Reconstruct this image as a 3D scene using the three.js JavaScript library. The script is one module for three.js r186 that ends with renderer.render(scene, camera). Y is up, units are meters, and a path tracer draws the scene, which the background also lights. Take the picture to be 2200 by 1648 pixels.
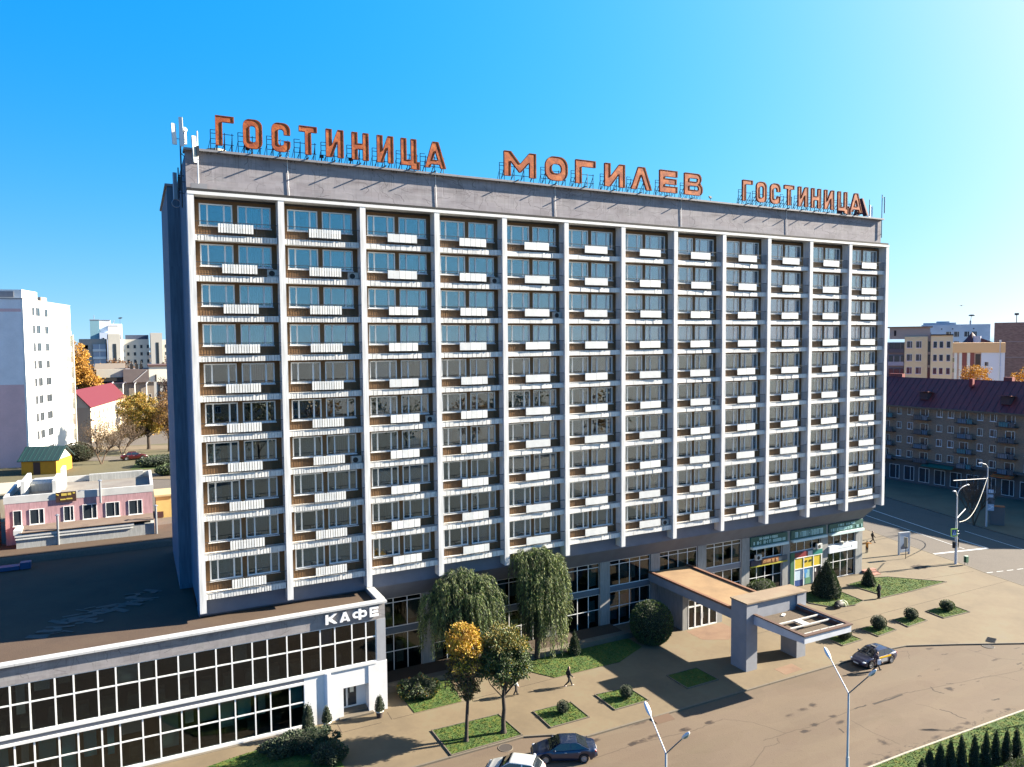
import * as THREE from 'three';
import { mergeGeometries, toCreasedNormals } from 'three/addons/utils/BufferGeometryUtils.js';
import { MarchingCubes } from 'three/addons/objects/MarchingCubes.js';

// ---------- camera, sky, sun, exposure ----------
const scene = new THREE.Scene();
const camera = new THREE.PerspectiveCamera(54.586, 1024 / 767, 0.5, 3000);
camera.position.set(-3.822, 29.437, 59.556);
camera.rotation.order = 'YXZ';
camera.rotation.set(-3.1806 * Math.PI / 180, -26.932 * Math.PI / 180, -0.4679 * Math.PI / 180);
scene.add(camera);
const EXPOSURE = 5.2;
const renderer = new THREE.WebGLRenderer({ antialias: true });
renderer.toneMapping = THREE.LinearToneMapping;
renderer.toneMappingExposure = EXPOSURE;
renderer.shadowMap.enabled = true;
const SUN = new THREE.Vector3(1, 0.487, 0.2).normalize();
const sun = new THREE.DirectionalLight(new THREE.Color().setRGB(1, 0.9, 0.74), 5);
sun.position.copy(SUN).multiplyScalar(250).add(new THREE.Vector3(40, 0, 0));
sun.target.position.set(40, 0, 0);
sun.castShadow = true;
Object.assign(sun.shadow.camera, { left: -160, right: 160, top: 120, bottom: -120, near: 1, far: 600 });
sun.shadow.mapSize.set(4096, 4096);
scene.add(sun, sun.target);
{ // clear autumn sky: deep blue away from the sun, pale towards it and the horizon
  const W = 1024, H = 512, d = new Float32Array(W * H * 4), D = Math.PI / 180;
  const ss = (a, b, x) => { const t = Math.min(1, Math.max(0, (x - a) / (b - a))); return t * t * (3 - 2 * t); };
  for (let j = 0; j < H; j++) for (let i = 0; i < W; i++) {
    const el = ((j + 0.5) / H - 0.5) * Math.PI, az = ((i + 0.5) / W - 0.5) * 2 * Math.PI;
    const x = Math.cos(az) * Math.cos(el), y = Math.sin(el), z = Math.sin(az) * Math.cos(el);
    const e = Math.max(0, el / D), g = Math.max(14, Math.acos(Math.min(1, x * SUN.x + y * SUN.y + z * SUN.z)) / D);
    const kg = 1 - 0.86 * ss(22, 75, e), kb = 1 - 0.62 * ss(27, 85, e);
    const r = 0.48 * Math.exp(-e / 6) * (1 + 0.9 * Math.min(1.2, Math.exp(-(g - 45) / 18))) + Math.min(0.6, 0.32 * Math.exp(-(g - 45) / 12));
    const gr = kg * (0.235 + 0.54 * Math.exp(-e / 11)) + Math.min(0.75, 0.5 * Math.exp(-(g - 45) / 28));
    const b = kb * 1.06 + Math.min(0.45, 0.3 * Math.exp(-(g - 45) / 28));
    const o = (j * W + i) * 4;
    d[o] = r / EXPOSURE; d[o + 1] = gr / EXPOSURE; d[o + 2] = b / EXPOSURE; d[o + 3] = 1;
  }
  const t = new THREE.DataTexture(d, W, H, THREE.RGBAFormat, THREE.FloatType);
  t.mapping = THREE.EquirectangularReflectionMapping; t.magFilter = THREE.LinearFilter; t.needsUpdate = true;
  scene.background = t; scene.environment = t;
}

// ---------- helpers ----------
let SEED = 12345;
const rnd = () => { SEED = (SEED + 0x6d2b79f5) | 0; let t = Math.imul(SEED ^ (SEED >>> 15), 1 | SEED); t = (t + Math.imul(t ^ (t >>> 7), 61 | t)) ^ t; return ((t ^ (t >>> 14)) >>> 0) / 4294967296; };
const rr = (a, b) => a + (b - a) * rnd();
const pick = (a) => a[Math.floor(rnd() * a.length)];
const gauss = () => (rnd() + rnd() + rnd() + rnd() - 2) * 0.87;
const V3 = (x, y, z) => new THREE.Vector3(x, y, z);
const taken = {};
function numbered(n) { if (!(n in taken)) { taken[n] = 0; return n; } taken[n]++; return n + '_' + String(taken[n]).padStart(3, '0'); }
function tag(o, label, category, group) { o.userData.label = label; o.userData.category = category; if (group) o.userData.group = group; return o; }
function thing(name, label, category, pos = [0, 0, 0], turn = 0, group) {
  const o = new THREE.Group(); o.name = numbered(name); o.position.set(...pos); o.rotation.y = turn; scene.add(o);
  return tag(o, label, category, group);
}
function struct(o) { o.userData.kind = 'structure'; return o; }
function copyOf(src, name, label, pos, turn) {
  const c = src.clone(); c.name = numbered(name); c.position.set(...pos); c.rotation.y = turn; scene.add(c);
  c.userData = { ...src.userData, label }; return c;
}
function boxUV(g) {
  const p = g.attributes.position, n = g.attributes.normal, uv = new Float32Array(p.count * 2);
  for (let i = 0; i < p.count; i++) {
    const ax = Math.abs(n.getX(i)), ay = Math.abs(n.getY(i)), az = Math.abs(n.getZ(i));
    if (ay >= ax && ay >= az) { uv[2 * i] = p.getX(i); uv[2 * i + 1] = p.getZ(i); }
    else if (ax >= az) { uv[2 * i] = p.getZ(i); uv[2 * i + 1] = p.getY(i); }
    else { uv[2 * i] = p.getX(i); uv[2 * i + 1] = p.getY(i); }
  }
  g.setAttribute('uv', new THREE.BufferAttribute(uv, 2)); return g;
}
class MB { // collects solids and joins them into one named mesh
  constructor() { this.g = []; }
  add(g, m) { g = g.index ? g.toNonIndexed() : g.clone(); if (m) g.applyMatrix4(m); for (const k of Object.keys(g.attributes)) if (!['position', 'normal'].includes(k)) g.deleteAttribute(k); if (!g.attributes.normal) g.computeVertexNormals(); this.g.push(g); return this; }
  box(x0, y0, z0, x1, y1, z1) { return this.add(new THREE.BoxGeometry(Math.abs(x1 - x0), Math.abs(y1 - y0), Math.abs(z1 - z0)).translate((x0 + x1) / 2, (y0 + y1) / 2, (z0 + z1) / 2)); }
  cbox(cx, cy, cz, w, h, d, ry = 0, rx = 0, rz = 0) { const m = new THREE.Matrix4().makeRotationFromEuler(new THREE.Euler(rx, ry, rz)); m.setPosition(cx, cy, cz); return this.add(new THREE.BoxGeometry(w, h, d), m); }
  bar(a, b, r, r2 = r, n = 6) { // a round rod from a to b
    a = Array.isArray(a) ? V3(...a) : a; b = Array.isArray(b) ? V3(...b) : b; const d = b.clone().sub(a), L = d.length(); if (L < 1e-5) return this;
    const m = new THREE.Matrix4().makeRotationFromQuaternion(new THREE.Quaternion().setFromUnitVectors(V3(0, 1, 0), d.normalize())); m.setPosition(a.clone().add(b).multiplyScalar(0.5));
    return this.add(new THREE.CylinderGeometry(r2, r, L, n), m);
  }
  prism(pts, depth, m, holes = []) { // outline in x,y pulled along +z
    const s = new THREE.Shape(pts.map((p) => new THREE.Vector2(...p))); for (const h of holes) s.holes.push(new THREE.Path(h.map((p) => new THREE.Vector2(...p))));
    return this.add(new THREE.ExtrudeGeometry(s, { depth, bevelEnabled: false }), m);
  }
  slab(pts, y0, y1) { // outline in x,z standing from y0 to y1
    const s = new THREE.Shape(pts.map((p) => new THREE.Vector2(p[0], -p[1]))); return this.add(new THREE.ExtrudeGeometry(s, { depth: y1 - y0, bevelEnabled: false }).rotateX(-Math.PI / 2).translate(0, y0, 0));
  }
  quad(a, b, c, d) { const g = new THREE.BufferGeometry(); g.setAttribute('position', new THREE.Float32BufferAttribute([...a, ...b, ...c, ...a, ...c, ...d], 3)); g.computeVertexNormals(); return this.add(g); }
  sphere(x, y, z, rx, ry = rx, rz = rx, n = 12) { return this.add(new THREE.SphereGeometry(1, n, Math.max(6, n * 0.7 | 0)).scale(rx, ry, rz).translate(x, y, z)); }
  geo() { const g = mergeGeometries(this.g); return boxUV(g); }
  build(name, mat, parent = scene) { const m = new THREE.Mesh(this.geo(), mat); m.name = parent === scene ? numbered(name) : name; m.castShadow = m.receiveShadow = true; parent.add(m); return m; }
}
const mb = () => new MB();
function meshOf(name, geo, mat, parent, pos) { const m = new THREE.Mesh(geo, mat); m.name = parent === scene ? numbered(name) : name; m.castShadow = m.receiveShadow = true; if (pos) m.position.set(...pos); parent.add(m); return m; }

// ---------- textures ----------
function hash(x, y, s) { let h = Math.imul(x, 374761393) ^ Math.imul(y, 668265263) ^ Math.imul(s, 974634533); h = Math.imul(h ^ (h >>> 13), 1274126177); return ((h ^ (h >>> 16)) >>> 0) / 4294967296; }
function vnoise(x, y, per, s) { const xi = Math.floor(x), yi = Math.floor(y), fx = x - xi, fy = y - yi, u = fx * fx * (3 - 2 * fx), v = fy * fy * (3 - 2 * fy), w = (a) => ((a % per) + per) % per; const a = hash(w(xi), w(yi), s), b = hash(w(xi + 1), w(yi), s), c = hash(w(xi), w(yi + 1), s), d = hash(w(xi + 1), w(yi + 1), s); return a + (b - a) * u + (c - a) * v + (a - b - c + d) * u * v; }
function fbm(u, v, per, oct, s, ax = 1, ay = 1) { let t = 0, a = 0.5, n = 0; for (let o = 0; o < oct; o++) { t += a * vnoise(u * per * ax, v * per * ay, per * Math.max(ax, ay), s + o); n += a; a *= 0.55; per *= 2; } return t / n; }
const toS = (c) => { c = Math.min(1, Math.max(0, c)); return Math.round(255 * (c <= 0.0031308 ? 12.92 * c : 1.055 * Math.pow(c, 1 / 2.4) - 0.055)); };
function tex(W, H, fn, srgb = true) {
  const d = new Uint8Array(W * H * 4);
  for (let j = 0; j < H; j++) for (let i = 0; i < W; i++) { const c = fn((i + 0.5) / W, (j + 0.5) / H), o = (j * W + i) * 4; for (let k = 0; k < 3; k++) d[o + k] = srgb ? toS(c[k]) : Math.round(255 * Math.min(1, Math.max(0, c[k]))); d[o + 3] = 255; }
  const t = new THREE.DataTexture(d, W, H); t.wrapS = t.wrapT = THREE.RepeatWrapping; t.magFilter = THREE.LinearFilter; t.minFilter = THREE.LinearMipmapLinearFilter; t.generateMipmaps = true; if (srgb) t.colorSpace = THREE.SRGBColorSpace; t.needsUpdate = true; return t;
}
function canvasTex(W, H, draw) { const c = document.createElement('canvas'); c.width = W; c.height = H; draw(c.getContext('2d'), W, H); const t = new THREE.CanvasTexture(c); t.colorSpace = THREE.SRGBColorSpace; t.wrapS = t.wrapT = THREE.RepeatWrapping; t.magFilter = THREE.LinearFilter; return t; }
const rep = (t, mx, my = mx, ox = 0, oy = 0) => { const c = t.clone(); c.repeat.set(1 / mx, 1 / my); c.offset.set(ox, oy); c.needsUpdate = true; return c; };
const g3 = (v) => [v, v, v];
const T = {};
T.plaster = tex(512, 512, (u, v) => g3(0.8 + 0.2 * fbm(u, v, 5, 5, 3) + 0.1 * (fbm(u, v, 90, 2, 9) - 0.5)));
T.streak = tex(512, 512, (u, v) => { const s = fbm(u, v, 6, 4, 21, 8, 1), b = fbm(u, v, 6, 4, 33); return g3(Math.min(1, 0.58 + 0.6 * s * (0.5 + 0.7 * b))); });
T.grain = tex(512, 512, (u, v) => g3(0.62 + 0.44 * fbm(u, v, 60, 4, 41) + 0.18 * (fbm(u, v, 4, 4, 47) - 0.5)));
T.grainBump = tex(512, 512, (u, v) => g3(fbm(u, v, 50, 4, 51)), false);
T.blotch = tex(512, 512, (u, v) => { const a = fbm(u, v, 3, 6, 61), b = fbm(u, v, 40, 3, 67); return [0.55 + 0.75 * a * (0.8 + 0.4 * b), 0.5 + 0.72 * a * (0.8 + 0.4 * b), 0.46 + 0.66 * a * (0.8 + 0.4 * b)]; });
T.rust = tex(512, 512, (u, v) => {
  const q = u + v * 0.6, s = fbm(q, v, 6, 4, 71, 3, 1), p = fbm(u, v, 7, 5, 77), f = fbm(u, v, 60, 2, 79), w = fbm(u + v, v * 0.5, 4, 4, 83);
  const k = Math.min(1, Math.max(0, (s * 0.6 + p * 0.75 - 0.42) * 2.4)); let c = [0.30 + 0.26 * k, 0.062 + 0.125 * k, 0.016 + 0.022 * k];
  const crack = Math.abs(w - 0.5) < 0.012 || Math.abs(p - 0.46) < 0.008; const m = (crack ? 0.35 : 1) * (0.75 + 0.5 * f); const pale = p > 0.66 ? 0.12 : 0; return c.map((x) => x * m + pale * 0.6);
});
T.grass = tex(512, 512, (u, v) => { const a = fbm(u, v, 6, 4, 91), b = fbm(u, v, 70, 3, 97), y = fbm(u, v, 14, 3, 99); const m = 0.72 + 0.56 * b; return [(0.075 + 0.13 * Math.max(0, y - 0.45) * 2) * m * (0.7 + 0.6 * a), (0.15 + 0.07 * Math.max(0, y - 0.5)) * m * (0.7 + 0.6 * a), 0.014 * m]; });
T.wood = tex(256, 512, (u, v) => { const s = fbm(u, v, 8, 4, 103, 6, 1); return g3(0.6 + 0.6 * s); });
T.brick = tex(512, 512, (u, v) => { const R = 32, y = v * R, row = Math.floor(y), x = u * 16 + (row % 2) * 0.5, fx = x - Math.floor(x), fy = y - row; const m = fx < 0.05 || fy < 0.12; const h = hash(Math.floor(x) % 16, row, 7); return m ? [0.5, 0.46, 0.44] : [0.72 + 0.4 * h, 0.66 + 0.36 * h, 0.64 + 0.34 * h]; });
// plaster of the attic wall: hairline cracks, patches and rain marks
T.attic = canvasTex(2048, 256, (c, W, H) => {
  c.fillStyle = '#c4c0c0'; c.fillRect(0, 0, W, H); SEED = 771;
  for (let i = 0; i < 900; i++) { const a = rr(0.02, 0.07), l = rnd() < 0.5 ? '255,250,245' : '70,64,64'; c.fillStyle = `rgba(${l},${a})`; const w = rr(8, 120), h = rr(5, 60); c.fillRect(rr(-50, W), rr(-20, H), w, h); }
  for (let i = 0; i < 240; i++) { c.fillStyle = `rgba(60,54,54,${rr(0.05, 0.16)})`; c.fillRect(rr(0, W), rr(0, 120), rr(1, 2.5), rr(30, 150)); }
  for (let i = 0; i < 150; i++) { c.strokeStyle = `rgba(50,44,46,${rr(0.35, 0.8)})`; c.lineWidth = rr(0.7, 1.7); let x = rr(0, W), y = rr(0, H), a = rr(0, 6.28); c.beginPath(); c.moveTo(x, y); for (let k = 0; k < rr(4, 14); k++) { a += rr(-0.7, 0.7); x += Math.cos(a) * 11; y += Math.sin(a) * 9; c.lineTo(x, y); } c.stroke(); }
  for (let i = 0; i < 9; i++) { c.fillStyle = 'rgba(235,230,228,.5)'; c.fillRect(rr(0, W), rr(0, 100), 3, rr(60, 170)); }
  for (let i = 0; i < 9000; i++) { c.fillStyle = `rgba(${rnd() < 0.5 ? '255,255,255' : '0,0,0'},${rr(0.02, 0.09)})`; c.fillRect(rr(0, W), rr(0, H), 2, 2); }
});
// ---------- materials (linear base colours) ----------
const rgb = (r, g, b) => new THREE.Color().setRGB(r, g, b), ALBEDO_SCALE = 0.8; // darkens every base colour against the raised exposure, so shade renders deeper
const std = (r, g, b, rough = 0.85, extra = {}) => new THREE.MeshStandardMaterial({ color: rgb(r * ALBEDO_SCALE, g * ALBEDO_SCALE, b * ALBEDO_SCALE), roughness: rough, ...extra });
const M = {
  white: std(0.76, 0.76, 0.75, 0.7, { map: rep(T.plaster, 3) }),
  finWhite: std(0.78, 0.78, 0.77, 0.75, { map: rep(T.streak, 4.1, 9) }),
  tile: std(0.8, 0.79, 0.76, 0.6, { map: rep(T.streak, 2.3, 2) }),
  panel: std(0.8, 0.8, 0.77, 0.6, { map: rep(T.plaster, 1.7) }),
  brown: std(0.165, 0.084, 0.029, 0.8, { map: rep(T.wood, 0.9, 2.1) }),
  attic: std(0.55, 0.53, 0.56, 0.9, { map: rep(T.attic, 38, 3.2, 0, -12.78) }),
  coping: std(0.25, 0.25, 0.27, 0.7, { map: rep(T.plaster, 2) }),
  black: std(0.012, 0.012, 0.013, 0.8),
  darkMetal: std(0.035, 0.037, 0.04, 0.5, { metalness: 0.3 }),
  steel: std(0.32, 0.34, 0.37, 0.45, { metalness: 0.6 }),
  frame: std(0.8, 0.8, 0.79, 0.45),
  grey: std(0.3, 0.3, 0.31, 0.85, { map: rep(T.plaster, 2.5) }),
  gable: std(0.1, 0.18, 0.25, 0.85, { map: rep(T.streak, 5, 9) }),
  spandrel: std(0.16, 0.18, 0.235, 0.85, { map: rep(T.plaster, 4) }),
  column: std(0.31, 0.31, 0.3, 0.8, { map: rep(T.streak, 3, 5) }),
  roofing: std(0.07, 0.044, 0.026, 0.95, { map: rep(T.blotch, 7), bumpMap: rep(T.grainBump, 3), bumpScale: 0.01 }),
  rust: new THREE.MeshStandardMaterial({ color: rgb(0.68, 0.46, 0.2), map: rep(T.rust, 2.6), roughness: 0.75 }),
  rustDark: std(0.13, 0.016, 0.012, 0.8, { map: rep(T.plaster, 1) }),
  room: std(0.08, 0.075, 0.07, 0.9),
  pane: new THREE.MeshPhysicalMaterial({ color: rgb(0.72, 0.82, 0.86), transmission: 1, thickness: 0, roughness: 0, ior: 2.25 }),
  paneDark: new THREE.MeshPhysicalMaterial({ color: rgb(0.5, 0.56, 0.56), transmission: 1, thickness: 0, roughness: 0, ior: 1.5 }),
  farGlass: std(0.03, 0.04, 0.05, 0.15),
  asphalt: std(0.118, 0.096, 0.076, 0.95, { map: rep(T.grain, 5), bumpMap: rep(T.grainBump, 2), bumpScale: 0.006 }),
  pave: std(0.158, 0.126, 0.079, 0.9, { map: rep(T.blotch, 13), bumpMap: rep(T.grainBump, 2.5), bumpScale: 0.004 }),
  kerb: std(0.15, 0.124, 0.09, 0.85, { map: rep(T.plaster, 1.3) }),
  soil: std(0.06, 0.038, 0.022, 1, { map: rep(T.grain, 2) }),
  grass: new THREE.MeshStandardMaterial({ color: rgb(0.5, 0.52, 0.5), map: rep(T.grass, 3.3), roughness: 1, bumpMap: rep(T.grainBump, 0.7), bumpScale: 0.03 }),
  blade: std(0.065, 0.13, 0.014, 0.9, { side: THREE.DoubleSide }),
  leaf: new THREE.MeshPhysicalMaterial({ color: rgb(0.7, 0.7, 0.7), roughness: 0.75, side: THREE.DoubleSide, transmission: 0.3, thickness: 0 }),
  bark: std(0.055, 0.04, 0.03, 0.95, { map: rep(T.wood, 0.4, 0.9) }),
  paint: std(0.75, 0.74, 0.7, 0.7, { map: rep(T.grain, 1.1) }),
};
// ---------- ground ----------
{
  const xs = [-2600, -900, -350, -160, -90, -60, -40, -28, -16, -8, 0, 10, 20, 30, 36, 42, 48, 55, 65, 80, 100, 130, 180, 300, 600, 1200, 2600];
  const zs = [-2600, -1200, -600, -350, -220, -160, -120, -90, -70, -55, -44, -35, -30, -27, -25, -23, -20, -10, 0, 15, 40, 80, 160, 400, 1000, 2600];
  const ss = (a, b, x) => { const t = Math.min(1, Math.max(0, (x - a) / (b - a))); return t * t * (3 - 2 * t); };
  const g = new THREE.PlaneGeometry(1, 1, xs.length - 1, zs.length - 1), p = g.attributes.position, u = g.attributes.uv;
  for (let j = 0; j < zs.length; j++) for (let i = 0; i < xs.length; i++) { const k = j * xs.length + i, x = xs[i], z = zs[j]; p.setXYZ(k, x, -0.12 + 9.1 * ss(56, 36, x) * ss(-20, -25, z), z); u.setXY(k, x, z); }
  g.computeVertexNormals();
  struct(meshOf('ground', g, M.asphalt, scene));
}
// carriageway in front of the hotel, with its cracks, patches and stains (drawn in metres)
const roadTex = canvasTex(2048, 1024, (c, W, H) => {
  const X = (x) => (x - 8) * W / 90, Z = (z) => (z - 10) * H / 45, s = W / 90; SEED = 4242;
  c.fillStyle = '#d8d0c6'; c.fillRect(0, 0, W, H);
  for (let i = 0; i < 1500; i++) { c.fillStyle = `rgba(${rnd() < 0.5 ? '255,246,236' : '120,98,80'},${rr(0.015, 0.05)})`; c.beginPath(); c.ellipse(rr(0, W), rr(0, H), rr(10, 130), rr(6, 50), rr(-0.1, 0.1), 0, 7); c.fill(); }
  for (let i = 0; i < 26000; i++) { c.fillStyle = `rgba(${rnd() < 0.5 ? '255,250,240' : '60,46,38'},${rr(0.03, 0.13)})`; c.fillRect(rr(0, W), rr(0, H), rr(1, 2.5), rr(1, 2.5)); }
  const line = (pts, w, a) => { c.strokeStyle = `rgba(48,36,30,${a})`; c.lineWidth = w * s; c.beginPath(); let first = true, px, pz; for (const [x, z] of pts) { if (first) { c.moveTo(X(x), Z(z)); first = false; } else for (let k = 1; k <= 8; k++) c.lineTo(X(px + (x - px) * k / 8 + (k < 8 ? rr(-0.06, 0.06) : 0)), Z(pz + (z - pz) * k / 8 + (k < 8 ? rr(-0.06, 0.06) : 0))); px = x; pz = z; } c.stroke(); };
  const blot = (x, z, w, h, a) => { for (let k = 0; k < 34; k++) { c.fillStyle = `rgba(70,48,36,${a * rr(0.1, 0.4)})`; c.beginPath(); c.ellipse(X(x + gauss() * w * 0.45), Z(z + gauss() * h * 0.45), s * rr(0.04, 0.3), s * rr(0.03, 0.14), rr(-0.4, 0.4), 0, 7); c.fill(); } };
  for (const [x, z, w, h, a] of [[29, 16.1, 1.6, 0.5, 0.7], [28, 16.2, 0.8, 0.35, 1], [30, 16, 1.2, 0.4, 0.6], [32.6, 16.4, 0.9, 0.5, 1], [35, 16.4, 0.7, 0.35, 1], [29.8, 14, 1.6, 0.4, 0.4], [25.7, 14.5, 0.7, 0.4, 0.5], [44.3, 18.2, 0.6, 0.5, 0.8], [43, 18.3, 0.9, 0.5, 0.5], [41.3, 18.5, 1, 0.4, 0.3], [44.2, 20.2, 0.6, 0.3, 0.5], [43.9, 21.1, 0.7, 0.4, 0.6], [41.9, 20.4, 0.6, 0.4, 0.8], [40.5, 20.8, 0.7, 0.3, 0.9], [44.3, 24.5, 0.4, 0.9, 0.7], [55.7, 25.4, 1.2, 0.3, 0.3], [57.4, 25.9, 0.6, 0.3, 0.5], [48.4, 25.9, 1.4, 0.3, 0.4], [51.1, 25.8, 1.6, 0.3, 0.5], [52.4, 25.7, 1.2, 0.4, 0.5], [42.8, 26, 0.8, 0.3, 0.6], [56.7, 21.6, 0.5, 0.5, 0.8], [41, 25.9, 1, 0.25, 0.5], [66, 20, 1.4, 0.3, 0.4], [70, 22, 1, 0.4, 0.6], [63, 15.6, 1.2, 0.3, 0.5]]) blot(x, z, w, h, a);
  line([[48.7, 20.4], [52.3, 20.4]], 0.16, 0.75); line([[48.7, 20.28], [52.3, 20.25], [54.2, 20.6]], 0.05, 0.6); line([[46.7, 20.2], [48.1, 20.2]], 0.11, 0.8);
  for (const l of [[[44.9, 21.3], [44.8, 23.3], [45, 24.4], [45.1, 25.3]], [[36.7, 20.3], [39.1, 20.3], [41.7, 20.5], [46.7, 20.2]], [[36.1, 21], [37.5, 21.1], [37.9, 20.5]], [[60.3, 21.5], [62.3, 21.7], [63.1, 22.7], [63.3, 23.4]], [[51.8, 22], [52.3, 22.7], [52.4, 23.4]], [[59.4, 14.6], [60.7, 15], [59.2, 16.2]], [[25.6, 16.4], [28, 16.3], [30.7, 16.5], [33.3, 16.8], [36.3, 16.5]], [[10, 16.6], [18, 16.4], [25.6, 16.4]], [[36.3, 16.5], [38, 18], [39, 20.3]], [[54.2, 20.6], [60.3, 21.5], [70, 23], [80, 24]], [[42.2, 25.2], [42.7, 25.6], [42.7, 26.1]], [[28, 22], [33, 22.6], [36.1, 21]], [[66, 17.4], [66.5, 20], [69, 22]]]) line(l, 0.035, 0.55);
  line([[52.6, 23.4], [52.9, 24], [52.8, 24.9], [53, 25.3]], 0.08, 0.8); line([[55.6, 20.6], [55.2, 21.3], [55.5, 21.9]], 0.09, 0.7); line([[43.1, 21.7], [42.9, 22.3]], 0.1, 0.8);
  for (let i = 0; i < 26; i++) { const x = rr(56, 74), z = rr(15.5, 25); line([[x, z], [x + rr(0.2, 0.9), z + rr(-0.2, 0.3)]], rr(0.04, 0.12), rr(0.3, 0.7)); }
  for (let i = 0; i < 60; i++) { const x = rr(41, 58), z = 26.2 - Math.abs(gauss()) * 0.5; line([[x, z], [x + rr(-0.3, 0.6), z + rr(-0.25, 0.25)]], rr(0.02, 0.06), rr(0.25, 0.6)); }
  c.fillStyle = 'rgba(235,226,200,.85)'; c.fillRect(X(34.2), Z(14.3), s * 0.5, s * 0.14); c.fillRect(X(34.3), Z(14.5), s * 0.3, s * 0.1);
});
{
  const g = new THREE.PlaneGeometry(90, 45).rotateX(-Math.PI / 2).translate(53, -0.108, 32.5);
  struct(meshOf('road', g, std(0.178, 0.138, 0.1, 0.92, { map: roadTex, bumpMap: rep(T.grainBump, 1 / 30, 1 / 15), bumpScale: 0.006 }), scene));
}
// pavement slab with a real kerb step
const paveEdge = [[-60, 11.62], [21.25, 11.66], [23.2, 12.4], [25.4, 13.84], [59.3, 13.98], [61.5, 14.25], [66.1, 16.3], [71.9, 19.1], [79, 22.6], [83.6, 22.9], [87.2, 20], [88.8, 15], [89.7, 9.5], [90.8, 4.3], [92.06, 0.28], [92.95, -4.15], [94.6, -10.45], [96.8, -17.9], [109, -56], [126, -110]];
{
  const m = mb().slab([...paveEdge, [77.5, -110], [77.5, -3.2], [-60, -3.2]], -0.4, 0); struct(m.build('pavement', M.pave));
  const k = mb(); for (let i = 0; i + 1 < paveEdge.length; i++) { const [ax, az] = paveEdge[i], [bx, bz] = paveEdge[i + 1], L = Math.hypot(bx - ax, bz - az), n = Math.max(1, Math.round(L / 3)); for (let j = 0; j < n; j++) { const t = (j + 0.5) / n; k.cbox(ax + (bx - ax) * t, -0.1, az + (bz - az) * t, L / n - 0.02, 0.24, 0.16, -Math.atan2(bz - az, bx - ax)); } }
  struct(k.build('kerb', M.kerb));
}
// far pavement across the side street, and the lane markings
{
  const far = [[150, -130], [150, 60], [116, 60], [111.2, 14], [111.7, -2.43], [112.6, -6.5], [113.54, -9.92], [116.3, -16.2], [121, -31.75], [146, -110]];
  struct(mb().slab(far, -0.4, 0).build('pavement', M.pave));
  const k = mb(); const e = far.slice(3); for (let i = 0; i + 1 < e.length; i++) { const [ax, az] = e[i], [bx, bz] = e[i + 1]; const L = Math.hypot(bx - ax, bz - az); k.cbox((ax + bx) / 2, -0.1, (az + bz) / 2, L, 0.24, 0.2, -Math.atan2(bz - az, bx - ax)); }
  struct(k.build('kerb', M.kerb));
  const q = mb(), stripe = (a, b, w) => { const L = Math.hypot(b[0] - a[0], b[1] - a[1]); q.cbox((a[0] + b[0]) / 2, -0.115, (a[1] + b[1]) / 2, L, 0.02, w, -Math.atan2(b[1] - a[1], b[0] - a[0])); };
  stripe([122, -66], [103.74, -7.17], 0.16); stripe([103.74, -7.17], [102.64, -2.3], 0.2); stripe([113, -52], [99.39, -3.53], 0.12); stripe([92.97, -4.14], [102.64, -2.3], 0.4); stripe([109.2, -9.6], [106, 1.5], 0.1);
  for (let i = 0; i < 6; i++) stripe([91.2 + i * 1.6, 4.3 + i * 0.33], [92.2 + i * 1.6, 4.5 + i * 0.33], 0.12);
  struct(q.build('lane_marking', M.paint));
  // painted line and small repairs on the pavement
  const r = mb(); for (const [x, z, w, d] of [[85.4, -1.3, 1.3, 0.9], [86.4, -1.1, 0.8, 1.2], [84.9, -0.6, 0.7, 0.5], [86, -0.5, 0.9, 0.6]]) r.cbox(x, 0.0, z, w, 0.012, d, 0.2);
  struct(r.build('paving_repair', M.soil));
  const b = mb(); b.slab([[46.4, 12.1], [48.7, 12], [48.6, 13.3], [46.4, 13.4]], -0.02, 0.006); b.slab([[45.2, 1.6], [50, 1.5], [50, 4.2], [47.5, 5.2], [45.2, 4]], -0.02, 0.006); struct(b.build('paving_patch', std(0.19, 0.12, 0.08, 0.9, { map: rep(T.blotch, 4) })));
  const j = mb(); for (const [ax, az, bx, bz] of [[13.4, 4.65, 28.2, 4.45], [28.2, 4.45, 35.2, 4.4], [9.3, 3.4, 9.29, 4.74], [9.29, 4.76, 12.4, 4.74], [13.3, 3.4, 13.27, 4.65], [60, 7.6, 90, 7.6], [51, 5.4, 65, 5.4], [78, 2, 90, 3.4]]) { const L = Math.hypot(bx - ax, bz - az); j.cbox((ax + bx) / 2, 0, (az + bz) / 2, L, 0.008, 0.05, -Math.atan2(bz - az, bx - ax)); }
  struct(j.build('paving_joint', M.soil));
}
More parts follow.
